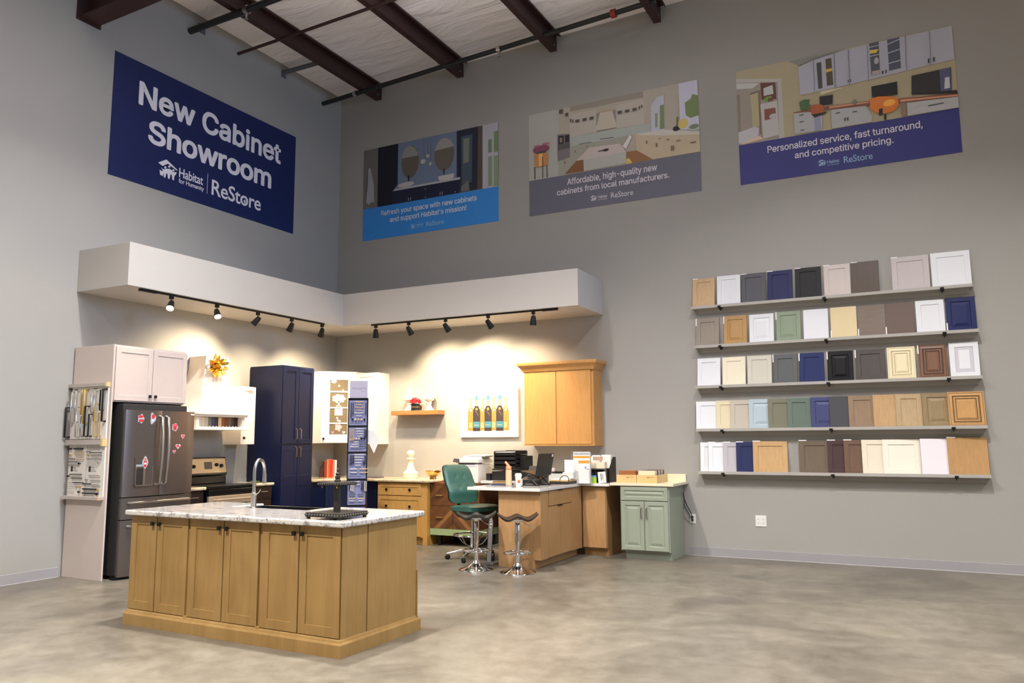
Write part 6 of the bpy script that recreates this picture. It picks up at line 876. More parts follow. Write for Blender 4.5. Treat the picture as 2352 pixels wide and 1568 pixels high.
for k, (z1, z0) in enumerate([(2.022, 1.682), (1.658, 1.328), (1.304, 0.965), (0.942, 0.617), (.6, .27)]):
    bd = part('sample_board', MB(FT).box(-.12, .12, -.02, -.005, z0, z1), LAV, r)
    part('divider', MB(FT).box(-.12, .12, -.09, .003, z0-.024, z0), BLACK, r)
    def hb(u, v0, v1, mt, rad=.006): part('pull', MB(FT).tube([(u-.014, .02, v0+.02), (u, .02, v0+.02)], .004, 6).tube([(u, -.005, v0+.03), (u, .02, v0+.03)], .004, 6).tube([(u, .02, v0), (u, .024, (v0+v1)/2), (u, .02, v1)], rad, 6), mt, bd)
    def hh(u0, u1, v, mt, rad=.0046): part('pull', MB(FT).tube([(u0, .018, v), (u1, .018, v)], rad, 6).box(u0+.008, u0+.014, -.005, .018, v-.003, v+.003).box(u1-.014, u1-.008, -.005, .018, v-.003, v+.003), mt, bd)
    if k in (0,):
        hb(-.09, z1-.24, z1-.03, BLACK); hb(-.065, z1-.2, z1-.03, BLACK); hb(.105, z1-.2, z1-.03, BLACK)
        for q in range(6): hh(-.045+.006*(q % 2)*3, .075-.006*(q % 2)*3, z1-.02-.038*q, DULLG if q < 4 else DULLN)
        for q, mt in enumerate((BLACK, DULLN, DULLG, DULLN, BLACK)): part('knob', MB(FT).lathe([(.006, -.005), (.006, .01), (.014, .016), (.013, .024)], (-.07+.04*q, 0, z1-.26), 10, 'y'), mt, bd, smooth=True)
    elif k == 1:
        for q in range(3): hb(-.09+.018*q, z1-.19, z1-.02, DULLG, .004)
        for q in range(2): hb(.098+.014*q, z1-.15, z1-.03, BLACK, .005)
        for q in range(4): hh(-.03+.008*q, .085-.004*q, z1-.02-.034*q, DULLN)
        for q, mt in enumerate((DULLG, DULLN, DULLN, BLACK, BLACK)): part('knob', MB(FT).lathe([(.006, -.005), (.006, .01), (.014, .016), (.013, .024)], (-.05+.035*q, 0, z1-.155), 10, 'y'), mt, bd, smooth=True)
        for q in range(3): hh(-.05-.02*q, .015, z1-.2-.032*q, DULLN); hh(.025, .115, z1-.2-.032*q, BLACK)
    elif k == 2:
        for q in range(3): hb(-.09+.022*q, z1-.16+.008*q, z1-.02, BLACK)
        hb(.09, z1-.16, z1-.1, BLACK); hb(.108, z1-.15, z1-.03, BLACK)
        for q in range(5): hh(-.05+.008*q, .1-.012*q, z1-.015-.036*q, DULLN)
        for q in range(2): hh(-.09, .0, z1-.21-.045*q, DULLN, .006); hh(.035, .15, z1-.21-.045*q, DULLG, .005)
    elif k == 3:
        for q in range(4): hb(-.095+.02*q, z1-.13-.008*q, z1-.01, (BLACK, DULLN, DULLN, DULLN)[q])
        for q in range(4): hb(.068+.02*q, z1-.13-.005*q, z1-.01, (BLACK, BLACK, DULLN, DULLN)[q])
        for q in range(2): hh(-.025, .045, z1-.015-.04*q, DULLN)
        for q in range(4):
            for a, b_ in ((-.1, -.015), (.02, .1)): hh(a+.008*(q % 2), b_-.008*(q % 2), z1-.18-.03*q, (BLACK, BLACK, DULLG, DULLN)[q])
    part('caption', MB(FT).box(-.11, .06, -.005, -.0045, z0+.025, z0+.03), BLKPL, bd)
part('hanging_sheet', MB(FT).prism([(.2, 1.62), (.30, 1.5), (.22, 1.3), (.135, 1.46), (.135, 1.62)], 'y', -.08, -.078), PAPER, r, label='white sheet hanging off the right side')

# ------------------------------------------------------------ island
A = -.0224
IM = Matrix.Translation((4.9698-2.2893*math.cos(A), -5.8215-2.2893*math.sin(A), 0)) @ Matrix.Rotation(A, 4, 'Z')
# local: x right 0..2.289, y depth 0..0.942 (back), z
W2, DD = 2.289, .945
FI = IM @ Matrix(((1, 0, 0, 0), (0, -1, 0, .03), (0, 0, 1, 0), (0, 0, 0, 1)))   # door frame: y towards the viewer
r = root('kitchen_island', 'large stained maple kitchen island with six shaker doors and wide plinth', 'kitchen island', (0, 0, 0))
o0 = IM @ Vector((W2/2, DD/2, 0)); r.location = o0; ORG[r] = Vector(o0)
part('cabinet_box', MB(IM).prism([(.025, .05), (W2-.03, .05), (W2-.03, DD-.045), (1.41, DD-.045), (1.41, .595), (.54, .595), (.54, DD-.045), (.025, DD-.045)], 'z', .1, .872).box(.53, 1.42, .6, DD-.045, .1, .67), MAPLE, r)
part('end_panel', MB(IM).box(W2-.03, W2-.024, .034, .306, .1, .872).box(W2-.03, W2-.02, .312, DD-.035, .1, .872), MAPLE, r, bevel=.001)
part('corner_post', MB(IM).box(W2-.026, W2-.01, DD-.04, DD-.025, .1, .46), MAPLE, r, bevel=.002)
pf = [(0, 0), (0, .085), (.006, .095), (.012, .098), (.016, .11), (.022, .118), (.028, .118)]
secs = [[(d, d, z), (W2-d, d, z), (W2-d, DD-d, z), (d, DD-d, z)] for d, z in pf]
part('plinth', MB(IM).rings(secs), MAPLE, r)
for (a, b_) in ((.012, .327), (.336, .697), (.726, 1.097), (1.105, 1.469), (1.505, 1.865), (1.872, 2.252)):
    kside = 1 if (a in (.012, .726, 1.505)) else 0
    d = part('cabinet_door', MB(FI).panel(a, .121, b_-a, .748, -.018, SHAKER(.02, .068)), MAPLE, r)
    knob(FI, (b_-.035 if kside else a+.035), .812, .002, d)
for u in (.711, 1.487):
    part('filler_strip', MB(FI).box(u-.012, u+.012, -.022, -.012, .121, .869), MAPLE, r)
    part('corner_block', MB(FI).box(u-.02, u+.02, -.01, .012, .1, .128), MAPLE, r, bevel=.004)
# countertop with sink cut-out
ct = [(-.02, -.02), (W2+.02, -.02), (W2+.02, DD+.02), (1.40, DD+.02), (1.40, .60), (.55, .60), (.55, DD+.02), (-.02, DD+.02)]
t = thing('granite_countertop', MB(IM).prism(ct, 'z', .873, .914), GRAN, 'speckled grey and white granite top of the large maple island', 'countertop', tuple(IM @ Vector((W2/2, DD/2, .873))), bevel=.01)
SKB = mat('black_composite', (14, 14, 15), .3)
r = root('farmhouse_sink', 'black composite apron-front sink set into the island top', 'sink', tuple(IM @ Vector((.975, .78, .7))))
part('sink_bowl', MB(IM).box(.555, 1.395, .605, .63, .68, .898).box(.555, 1.395, DD+.01, DD+.035, .68, .898).box(.555, .58, .63, DD+.01, .68, .898).box(1.37, 1.395, .63, DD+.01, .68, .898).box(.58, 1.37, .63, DD+.01, .68, .70), SKB, r, bevel=.004)
part('drain', MB(IM).lathe([(.04, 0), (.045, .004), (.03, .002)], (.975, .8, .70), 20), CHROME, r)
# faucet
FP = IM @ Vector((.868, .535, .914))
r = root('faucet', 'brushed steel gooseneck faucet on the island countertop', 'faucet', tuple(FP))
MF = Matrix.Translation(FP) @ Matrix.Rotation(A+math.radians(6), 4, 'Z')
part('base', MB(MF).lathe([(.028, 0), (.028, .006), (.023, .01), (.023, .125), (.017, .13), (.017, .14)], (0, 0, 0), 24), NICKEL, r, smooth=True)
pts = [(0, 0, .13), (0, 0, .30)]+[(0, .062-.062*math.cos(t*PI/10), .30+.105*math.sin(t*PI/10)*.98) for t in range(1, 11)]+[(0, .126, .27)]
part('spout', MB(MF).tube(pts, .0135, 14), NICKEL, r, smooth=True)
part('spray_head', MB(MF).tube([(0, .126, .285), (0, .127, .2)], [.015, .018], 14), NICKEL, r, smooth=True)
part('lever', MB(MF).tube([(.02, .0, .11), (.04, .01, .13), (.052, .02, .155)], .005, 8), NICKEL, r, smooth=True)
# tiered tray stand
TW = mat('dark_carved_wood', (52, 48, 42), .5, .15, noise=.3, nscale=20)
TC = Vector((4.735, -5.60, .914))
MT = Matrix.Translation(TC) @ Matrix.Rotation(A, 4, 'Z')
r = root('tiered_stand', 'dark carved two-tier square stand on the island countertop', 'stand', tuple(TC))
def tier(s, z, th, bead):
    mb = MB(MT); mb.box(-s, s, -s, s, z, z+th*.45).box(-s-.006, s+.006, -s-.006, s+.006, z+th*.45, z+th*.62).box(-s, s, -s, s, z+th*.62, z+th)
    n = int(2*s/bead)
    for i in range(n):
        q = -s+(i+.5)*2*s/n
        for a, b_ in ((q, -s-.003), (q, s+.003), (-s-.003, q), (s+.003, q)): mb.lathe([(.001, z+th*.08), (bead*.38, z+th*.3), (bead*.38, z+th*.55), (.001, z+th*.8)], (a, b_, 0), 6)
    return mb
part('base_tray', tier(.158, .014, .03, .026), TW, r)
mb = MB(MT)
for a in (-.142, .142):
    for b_ in (-.142, .142): mb.lathe([(.012, 0), (.016, .008), (.01, .016)], (a, b_, 0), 10)
part('feet', mb, TW, r)
part('upper_tray', tier(.1, .235, .022, .02), TW, r)
part('column', MB(MT).box(-.019, .019, -.019, .019, .04, .236), TW, r, bevel=.003)
part('finial', MB(MT).lathe([(.022, .256), (.022, .27), (.016, .276), (.02, .29), (.02, .3), (.012, .306), (.017, .314), (.017, .32), (.008, .328), (.01, .338), (.009, .352), (.004, .36)], (0, 0, 0), 16), TW, r, smooth=True)
for a, b_ in ((-.07, -.09), (.07, -.09), (.09, .05)): part('hook', MB(MT).tube([(a, b_, .237), (a, b_, .225), (a+.006, b_, .218), (a+.01, b_, .224)], .0018, 6), BRASS, r)

# ------------------------------------------------------------ bar stools
def stool(x, y, rz, label):
    r = root('bar_stool', label, 'stool', (x, y, 0), 0, 'bar stools at the peninsula')
    Mx = Matrix.Translation((x, y, 0)) @ Matrix.Rotation(rz, 4, 'Z')
    nx, ny = 28, 10; Wd, Dp = .455, .36; vs = []; fs = []
    for side in (0, 1):
        for j in range(ny+1):
            for i in range(nx+1):
                a = i/nx*2-1; b_ = j/ny*2-1
                t_ = max(0, (abs(a)-.48)/.52)
                z = (.585+.017*(1+math.cos(2*PI*a/.96)) if abs(a) < .48 else .585+.062*t_*t_*(1.6-.6*t_)) + .014*b_*b_*(1-.4*abs(a))
                wy = Dp/2*(1-.28*abs(a)**3)
                th = .026*(1-.6*max(abs(a), abs(b_))**4)
                vs.append((a*Wd/2, b_*wy, z-(th if side else 0)))
    n = (nx+1)*(ny+1)
    for j in range(ny):
        for i in range(nx):
            q = j*(nx+1)+i; fs.append((q, q+1, q+nx+2, q+nx+1)); fs.append((n+q, n+q+nx+1, n+q+nx+2, n+q+1))
    edge = [i for i in range(nx+1)]+[j*(nx+1)+nx for j in range(1, ny+1)]+[ny*(nx+1)+i for i in range(nx-1, -1, -1)]+[j*(nx+1) for j in range(ny-1, 0, -1)]
    for k in range(len(edge)): a_, b_ = edge[k], edge[(k+1) % len(edge)]; fs.append((a_, n+a_, n+b_, b_))
    part('seat', MB(Mx).mesh(vs, fs), mat('stool_black', (32, 30, 30), .35), r, smooth=True)
    part('seat_bracket', MB(Mx).box(-.07, .07, -.07, .07, .574, .586).lathe([(.03, .545), (.034, .574)], (0, 0, 0), 16), CHROME, r)
    part('gas_post', MB(Mx).lathe([(.03, .30), (.03, .55), (.027, .555)], (0, 0, 0), 24), CHROME, r, smooth=True)
    part('column', MB(Mx).lathe([(.026, .04), (.024, .30), (.022, .34)], (0, 0, 0), 24), CHROME, r, smooth=True)
    part('base', MB(Mx).lathe([(.2, 0), (.203, .006), (.2, .012), (.17, .022), (.12, .036), (.07, .062), (.045, .085), (.036, .105), (.026, .115)], (0, 0, 0), 40), CHROME, r, smooth=True)
    ring = [(.155*math.cos(t*PI/16), .03-.155*math.sin(t*PI/16), .215) for t in range(32)]
    part('footrest', MB(Mx).tube(ring, .009, 8, closed=True).tube([(.026, 0, .215), (.155, .03, .215)], .007, 8).tube([(-.026, 0, .215), (-.155, .03, .215)], .007, 8).lathe([(.031, .195), (.031, .235)], (0, 0, 0), 16), CHROME, r, smooth=True)
    part('lever', MB(Mx).tube([(.03, 0, .57), (.07, -.01, .55), (.1, -.015, .525), (.17, -.02, .495), (.19, -.02, .485)], .004, 8), CHROME, r, smooth=True)
stool(3.955, -2.195, .52, 'black wave-seat chrome bar stool in front of the green office chair')
stool(4.475, -2.17, .52, 'black wave-seat chrome bar stool in front of the oak end panel of the desk')

# ------------------------------------------------------------ green drafting chair
CC = Vector((3.50, -1.50, 0)); TEAL = mat('teal_leather', (50, 92, 82), .4, bump=.1, bscale=200)
r = root('drafting_chair', 'tufted dark green leather drafting chair on chrome five-star base', 'chair', tuple(CC))
MC = Matrix.Translation(CC) @ Matrix.Rotation(math.radians(-20), 4, 'Z')    # chair faces +x
def cushion(M, nx, ny, fn):
    vs = []; fs = []
    for s in (0, 1):
        for j in range(ny+1):
            for i in range(nx+1): vs.append(fn(i/nx*2-1, j/ny*2-1, s))
    n = (nx+1)*(ny+1)
    for j in range(ny):
        for i in range(nx):
            q = j*(nx+1)+i; fs.append((q, q+1, q+nx+2, q+nx+1)); fs.append((n+q, n+q+nx+1, n+q+nx+2, n+q+1))
    edge = [i for i in range(nx+1)]+[j*(nx+1)+nx for j in range(1, ny+1)]+[ny*(nx+1)+i for i in range(nx-1, -1, -1)]+[j*(nx+1) for j in range(ny-1, 0, -1)]
    for k in range(len(edge)): a_, b_ = edge[k], edge[(k+1) % len(edge)]; fs.append((a_, n+a_, n+b_, b_))
    return MB(M).mesh(vs, fs)
def rnd(a, b, p=4): # rounded square mapping
    m_ = (abs(a)**p+abs(b)**p)**(1/p) or 1; k = max(abs(a), abs(b))/m_ if m_ else 1
    return a*k, b*k, max(abs(a), abs(b))
def seatfn(a, b, s):
    x, y, e = rnd(a, b); z = .655+.02*(1-e**4)+.012*x - .03*max(0, x-.6)
    if s: z = .575+.03*e**3
    return (.04+x*.25, y*.255, z)
part('seat', cushion(MC, 20, 20, seatfn), TEAL, r, smooth=True)
def panfn(a, b, s):
    x, y, e = rnd(a, b); return (.04+x*.24*(1-.25*s), y*.245*(1-.25*s), .60 if not s else .52)
part('seat_pan', cushion(MC, 12, 12, panfn), BLKPL, r, smooth=True)
def backfn(a, b, s):
    y, z, e = rnd(a, b, 5.5); wd = .228-.012*z; zz = .92+z*.24
    xb = -.245-.10*z*abs(z)*.6-.05*z
    xb += .05*math.exp(-((z+.35)/.35)**2)
    tuft = sum(math.exp(-(((y*wd-ty)/.02)**2+((z*.235-tz)/.02)**2)) for ty in (-.06, .06) for tz in (.09, -.05))
    return (xb+(.024*(1-e**8)-.02*tuft if not s else -.045*(1-.5*e**6)), y*wd, zz)
bkc = part('backrest', cushion(MC, 28, 28, backfn), TEAL, r, smooth=True)
def shellfn(a, b, s):
    q = backfn(a*1.0, b*1.0, 1); return (q[0]-.012*s-.002, q[1]*1.02, q[2]+.0)
part('back_shell', cushion(MC, 20, 20, shellfn), BLKPL, r, smooth=True)
part('back_bracket', MB(MC).tube([(.0, 0, .54), (-.22, 0, .56), (-.29, 0, .68), (-.27, 0, .85)], .022, 8), BLKPL, r, smooth=True)
part('mechanism', MB(MC).box(-.1, .12, -.09, .09, .49, .535), BLKPL, r, bevel=.01)
part('column', MB(MC).lathe([(.028, .09), (.028, .34), (.02, .345), (.02, .5)], (0, 0, 0), 20), CHROME, r, smooth=True)
ring = [(.235*math.cos(t*PI/20), .235*math.sin(t*PI/20), .30) for t in range(40)]
fr_ = part('foot_ring', MB(MC).tube(ring, .011, 8, closed=True), CHROME, r, smooth=True)
mb = MB(MC)
for k in range(4):
    a = k*PI/2+.3; mb.tube([(.235*math.cos(a), .235*math.sin(a), .295), (.15*math.cos(a), .15*math.sin(a), .2), (.03*math.cos(a), .03*math.sin(a), .15)], .007, 8)
mb.lathe([(.034, .13), (.034, .17)], (0, 0, 0), 16)
part('ring_spokes', mb, CHROME, r, smooth=True)
for k in range(5):
    a = 2*PI*k/5+math.radians(28)-2.8
    part('leg', MB(MC).tube([(.02*math.cos(a), .02*math.sin(a), .11), (.16*math.cos(a), .16*math.sin(a), .105), (.32*math.cos(a), .32*math.sin(a), .07)], [.026, .02, .015], 10), CHROME, r, smooth=True)
    cx_, cy_ = .31*math.cos(a), .31*math.sin(a)
    mw = MC @ Matrix.Translation((cx_, cy_, .029)) @ Matrix.Rotation(a+.8, 4, 'Z')
    part('caster', MB(mw).lathe([(.02, -.022), (.029, -.018), (.029, -.004), (.02, -.003), (.02, .003), (.029, .004), (.029, .018), (.02, .022)], (0, 0, 0), 18, 'y').tube([(0, 0, .02), (0, 0, .045)], .007, 8), BLKPL, r, smooth=True)
# folded cart / bar beside the desk end
AL = mat('aluminium', (178, 174, 170), .35, .8)
r = root('support_bar', 'flat aluminium bar with pointed top leaning beside the oak end panel', 'bar', (3.9, -1.8, 0))
MS = frame(3.93, -1.86, 0, -62) @ Matrix.Rotation(.055, 4, 'Y')
part('bar', MB(MS).prism([(-.025, .045), (.025, .045), (.025, .50), (.008, .585), (-.008, .585), (-.025, .50)], 'y', 0, .012), AL, r, bevel=.002)
part('backing_strip', MB(MS).box(-.03, .034, -.03, 0, .05, .53), BLKPL, r)
part('clasp', MB(MS).lathe([(.012, .012), (.012, .02), (.006, .022)], (0, 0, .5), 12, 'y').tube([(.018*math.cos(t), .016, .46+.022*math.sin(t)) for t in [k*PI/8 for k in range(16)]], .003, 6, closed=True), NICKEL, r)
part('foot', MB(MS).box(-.05, .05, -.05, .02, .02, .046).lathe([(.018, -.02), (.02, .0), (.018, .02)], (.03, 0, .022), 12, 'y').lathe([(.018, -.02), (.02, .0), (.018, .02)], (-.03, 0, .022), 12, 'y'), AL, r)

# ------------------------------------------------------------ desk
DB = .878
r = root('desk_cabinet', 'oak peninsula base cabinet with drawers facing right and a full end panel', 'cabinet', (4.35, -1.25, 0))
part('cabinet_box', MB().box(4.08, 4.60, -1.85, -.62, .1, DB).box(4.08, 4.54, -1.85, -.62, 0, .1), OAK, r)
part('end_panel', MB().prism([(4.07, 0), (4.54, 0), (4.54, .1), (4.60, .1), (4.60, DB), (4.07, DB)], 'y', -1.87, -1.85), OAK, r)
Fo = frame(4.60, -1.865, 0, 0)
def odoor(F, u0, u1, v0, v1, nm, hand=None, mt=OAK):
    d = part(nm, MB(F).panel(u0, v0, u1-u0, v1-v0, 0, SLAB(.02)), mt, r, )
    if hand: part('edge_pull', MB(F).box(hand[0], hand[1], .0, .026, v1-.002, v1+.003).box(hand[0], hand[1], .022, .026, v1-.012, v1+.003), STEEL, d)
    return d
odoor(Fo, .235, .905, .695, .868, 'drawer', (.5, .62))
odoor(Fo, .215, .55, .105, .687, 'cabinet_door', (.48, .545)); odoor(Fo, .556, .905, .105, .687, 'cabinet_door', (.56, .62))
part('filler_panel', MB(Fo).box(.91, 1.24, 0, .018, .1, .872), OAK, r)
part('end_stile', MB(Fo).box(0, .21, 0, .018, .1, .872), OAK, r)
r = root('desk_cabinet', 'narrow oak base cabinet under the desk corner facing the camera', 'cabinet', (4.78, -.3, 0))
part('cabinet_box', MB().box(4.62, 4.95, -.6, -.01, .1, DB).box(4.62, 4.95, -.54, -.01, 0, .1), OAK, r)
Fq = frame(4.62, -.6, 0, -90)
odoor(Fq, .012, .322, .105, .868, 'cabinet_door', (.2, .27))
slab('desktop', 'white quartz L-shaped desktop on the oak cabinets', [(3.675, -1.93), (4.64, -1.93), (4.64, -.665), (5.015, -.665), (5.015, -.004), (3.12, -.004), (3.12, -.62), (3.675, -.62)], DB+.001, .915, QUARTZ, (4.3, -1, .88), .002)
# green vanity
GR = mat('sage_vanity_paint', (146, 154, 136), .42)
r = root('vanity_cabinet', 'sage green vanity cabinet with one drawer and two raised-panel doors', 'cabinet', (5.46, -.33, 0))
part('cabinet_box', MB().box(5.16, 5.785, -.66, -.01, .1, .893).box(5.2, 5.785, -.58, -.01, 0, .1), GR, r)
Fv = frame(5.16, -.66, 0, -90)
part('drawer', MB(Fv).panel(.012, .715, .6, .168, 0, RAISED(.02, .05)), GR, r)
part('toe_kick', MB().box(5.2, 5.785, -.6, -.58, 0, .1), GR, r)
for u in (.012, .315):
    d = part('cabinet_door', MB(Fv).panel(u, .112, .297, .595, 0, RAISED(.02, .055)), GR, r)
    pull(Fv, u+(.265 if u < .1 else .03), .5, .63, .02, d, STEEL, rad=.006)
CRM = mat('cream_solid_surface', (232, 218, 188), .25)
r = root('countertop', 'cream countertop with backsplash over the sage green vanity', 'countertop', (5.45, -.34, .894))
part('slab', MB().box(5.035, 5.85, -.69, -.004, .895, .928), CRM, r, bevel=.002)
part('backsplash', MB().box(5.035, 5.83, -.024, -.004, .928, 1.02), CRM, r, bevel=.002)
# cord
thing('power_cord', MB().tube([(5.80, -.06, .78), (5.81, -.05, .70), (5.84, -.05, .62), (5.885, -.05, .54), (5.9, -.035, .48), (5.90, -.012, .478)], .006, 8).tube([(5.80, -.04, .74), (5.82, -.09, .62), (5.87, -.07, .52), (5.9, -.04, .45), (5.90, -.012, .436)], .005, 8).lathe([(.014, -.035), (.014, -.009)], (5.898, 0, .478), 10, 'y').lathe([(.014, -.035), (.014, -.009)], (5.898, 0, .44), 10, 'y'), BLKPL, 'black power cord from under the vanity top to the wall outlet', 'cord', (5.83, -.05, .44), smooth=True)

# ------------------------------------------------------------ things on the desk
DT = .916
def slabbox(name, label, cat, x0, x1, y0, y1, z0, z1, mt, group=None, rz=0, bevel=.001):
    c = ((x0+x1)/2, (y0+y1)/2, z0); o = thing(name, MB().box(x0, x1, y0, y1, z0, z1), mt, label, cat, c, group, bevel); o.rotation_euler = (0, 0, rz); return o
# letter tray tower
r = root('letter_tray', 'black mesh stacked letter trays by the wall right of the printer', 'desk organizer', (3.44, -.3, DT))
MESHB = mat('black_mesh', (26, 25, 25), .5, .3)
for k, z in enumerate((1.09, 1.15, 1.21, 1.27)):
    part('tray', MB().box(3.25, 3.58, -.46, -.1, z, z+.004).box(3.25, 3.254, -.46, -.1, z, z+.05).box(3.576, 3.58, -.46, -.1, z, z+.05).box(3.25, 3.58, -.104, -.1, z, z+.055).box(3.25, 3.58, -.47, -.466, z-.012, z+.03), MESHB, r)
part('wire_frame', MB().tube([(3.245, -.46, 1.08), (3.245, -.46, 1.31)], .004, 6).tube([(3.585, -.46, 1.08), (3.585, -.46, 1.31)], .004, 6).tube([(3.245, -.1, 1.08), (3.245, -.1, 1.31), (3.585, -.1, 1.31), (3.585, -.1, 1.08)], .004, 6).tube([(3.245, -.46, 1.31), (3.245, -.1, 1.31)], .004, 6), BLACK, r)
part('lower_drawer', MB().box(3.22, 3.62, -.48, -.08, DT, 1.04).box(3.22, 3.62, -.48, -.08, 1.055, 1.075), MESHB, r, bevel=.004)
part('vertical_sorter', MB().box(3.59, 3.67, -.34, -.1, 1.08, 1.25), MESHB, r)
part('paper', MB().box(3.22, 3.52, -.44, -.12, 1.3, 1.306), PAPER, r, label='white paper on the top tray')
slabbox('pamphlet', 'blue and white pamphlets on the lower tray behind the peach bottle', 'paper', 3.3, 3.5, -.44, -.3, 1.0955, 1.103, mat('blue_white_print', (176, 190, 214), .5, noise=.4, nscale=30))
slabbox('pen_cup', 'small black pen cup left of the letter trays', 'cup', 3.14, 3.2, -.5, -.44, DT, 1.01, BLKPL)
# notebooks
slabbox('notebook', 'dark blue notebook at the bottom of the pile at the left end of the desk', 'notebook', 3.80, 4.02, -1.55, -1.38, DT, DT+.022, mat('notebook_blue', (60, 68, 92), .5), 'notebooks on the desk')
slabbox('notebook', 'tan notebook in the middle of the pile at the desk left end', 'notebook', 3.80, 4.0, -1.53, -1.38, DT+.023, DT+.036, mat('notebook_tan', (176, 146, 88), .6), 'notebooks on the desk', .1)
slabbox('notebook', 'brown notebook topmost of the pile at the desk left end', 'notebook', 3.79, 3.95, -1.51, -1.38, DT+.037, DT+.049, mat('notebook_brown', (110, 84, 52), .6), 'notebooks on the desk', .22)
# bottle
r = root('water_bottle', 'peach water bottle with flip spout on the white desk', 'bottle', (4.12, -1.70, DT))
PCH = mat('peach_powder', (238, 176, 138), .45); 
part('base_ring', MB().lathe([(.034, 0), (.036, .004), (.036, .018)], (4.12, -1.70, DT), 24), NICKEL, r, smooth=True)
part('body', MB().lathe([(.037, .018), (.037, .19), (.034, .2)], (4.12, -1.70, DT), 24), PCH, r, smooth=True)
part('neck_ring', MB().lathe([(.033, .2), (.033, .208)], (4.12, -1.70, DT), 24), NICKEL, r, smooth=True)
part('lid', MB().lathe([(.034, .208), (.034, .235), (.028, .243)], (4.12, -1.70, DT), 24), mat('peach_lid', (244, 150, 104), .4), r, smooth=True)
part('spout', MB().tube([(4.125, -1.70, DT+.235), (4.09, -1.70, DT+.275), (4.075, -1.70, DT+.295)], [.017, .015, .013], 10), mat('peach_lid', (244, 150, 104), .4), r, smooth=True)
# cup
r = root('paper_cup', 'white paper drink cup with red round logo and plastic lid', 'cup', (4.25, -1.70, DT))
part('cup', MB().lathe([(.028, 0), (.029, .002), (.04, .13)], (4.25, -1.70, DT), 24), WHITEP, r, smooth=True)
part('lid', MB().lathe([(.043, .128), (.044, .138), (.038, .145), (.036, .155), (.03, .158)], (4.25, -1.70, DT), 24), WHITE, r, smooth=True)
part('logo', MB(frame(4.25, -1.70, DT, -60)).flat([(.004+.017*math.cos(t*PI/12), .065+.02*math.sin(t*PI/12)) for t in range(24)], .0362), mat('logo_red', (206, 82, 60), .5), r, recalc=False)
part('logo_bun', MB(frame(4.25, -1.70, DT, -60)).flat([(.004+.017*math.cos(t*PI/12), .072+.014*math.sin(t*PI/12)) for t in range(13)], .0368), mat('logo_orange', (236, 160, 60), .5), r, recalc=False)
# small white item behind the cup, phone
slabbox('tape_dispenser', 'small clear-white tape dispenser behind the paper cup', 'tape dispenser', 4.17, 4.25, -1.62, -1.57, DT, DT+.09, WHITEP, bevel=.02)
r = root('desk_phone', 'black desk phone with its handset upright beyond the laptop', 'telephone', (4.1, -.98, DT))
part('base', MB().mesh([(x, y, z) for x in (3.96, 4.26) for y, z in ((-1.08, DT), (-.85, DT), (-.85, DT+.1), (-1.08, DT+.05))], [(0, 1, 2, 3), (4, 5, 6, 7), (0, 1, 5, 4), (1, 2, 6, 5), (2, 3, 7, 6), (3, 0, 4, 7)]), BLKPL, r, bevel=.005)
part('screen_stand', MB().mesh([(x, y, z) for x, dz in ((4.02, 0), (4.14, 0)) for y, z in ((-1.0, DT+.08), (-.96, DT+.08), (-.88, DT+.22), (-.92, DT+.22))], [(0, 1, 2, 3), (4, 5, 6, 7), (0, 1, 5, 4), (1, 2, 6, 5), (2, 3, 7, 6), (3, 0, 4, 7)]), mat('phone_grey', (52, 50, 46), .4), r)
part('handset', MB().tube([(4.2, -1.04, DT+.08), (4.21, -.97, DT+.13), (4.21, -.88, DT+.15)], [.022, .014, .022], 8), BLKPL, r, smooth=True)
# laptop on stand (seen from behind)
r = root('laptop', 'black laptop with tall screen tilted back on a black stand', 'laptop', (4.42, -1.3, DT))
ML = frame(4.42, -1.36, 0, -11)
def tilt(M, z0, ang): return M @ Matrix.Translation((0, 0, z0)) @ Matrix.Rotation(ang, 4, 'X')
part('stand', MB(ML).box(-.13, -.11, -.24, .02, DT, DT+.012).box(.11, .13, -.24, .02, DT, DT+.012).tube([(-.12, .0, DT+.01), (-.12, -.14, DT+.12)], .009, 6).tube([(.12, .0, DT+.01), (.12, -.14, DT+.12)], .009, 6).tube([(-.12, -.22, DT+.01), (-.12, -.02, DT+.11)], .009, 6).tube([(.12, -.22, DT+.01), (.12, -.02, DT+.11)], .009, 6).box(-.13, .13, -.2, .0, DT+.112, DT+.12), BLKPL, r)
part('keyboard_base', MB(tilt(ML, DT+.13, -.18)).box(-.165, .165, -.23, .0, -.008, .008), mat('laptop_black', (30, 29, 31), .35), r, bevel=.003)
lidM = ML @ Matrix.Translation((0, .0, DT+.128)) @ Matrix.Rotation(-.2, 4, 'X')
part('screen_lid', MB(lidM).box(-.16, .16, -.004, .004, .0, .265), mat('laptop_black', (30, 29, 31), .35), r, bevel=.003)
part('sticker', MB(lidM).box(.115, .145, .004, .0045, .225, .255), WHITE, r, label='small white sticker on the lid corner')
part('lid_logo', MB(lidM).box(-.006, .006, .004, .0045, .12, .16), mat('dim_logo', (56, 50, 52), .3), r)
thing('cable_coil', MB().tube([(4.63+.06*math.cos(t), -1.2+.02*math.sin(t), DT+.0605+.055*math.sin(t)) for t in [k*PI/9-1 for k in range(13)]], .005, 6), mat('cable_brown', (60, 48, 34), .5), 'dark looped cable right of the laptop', 'cable', (4.63, -1.2, DT), smooth=True)
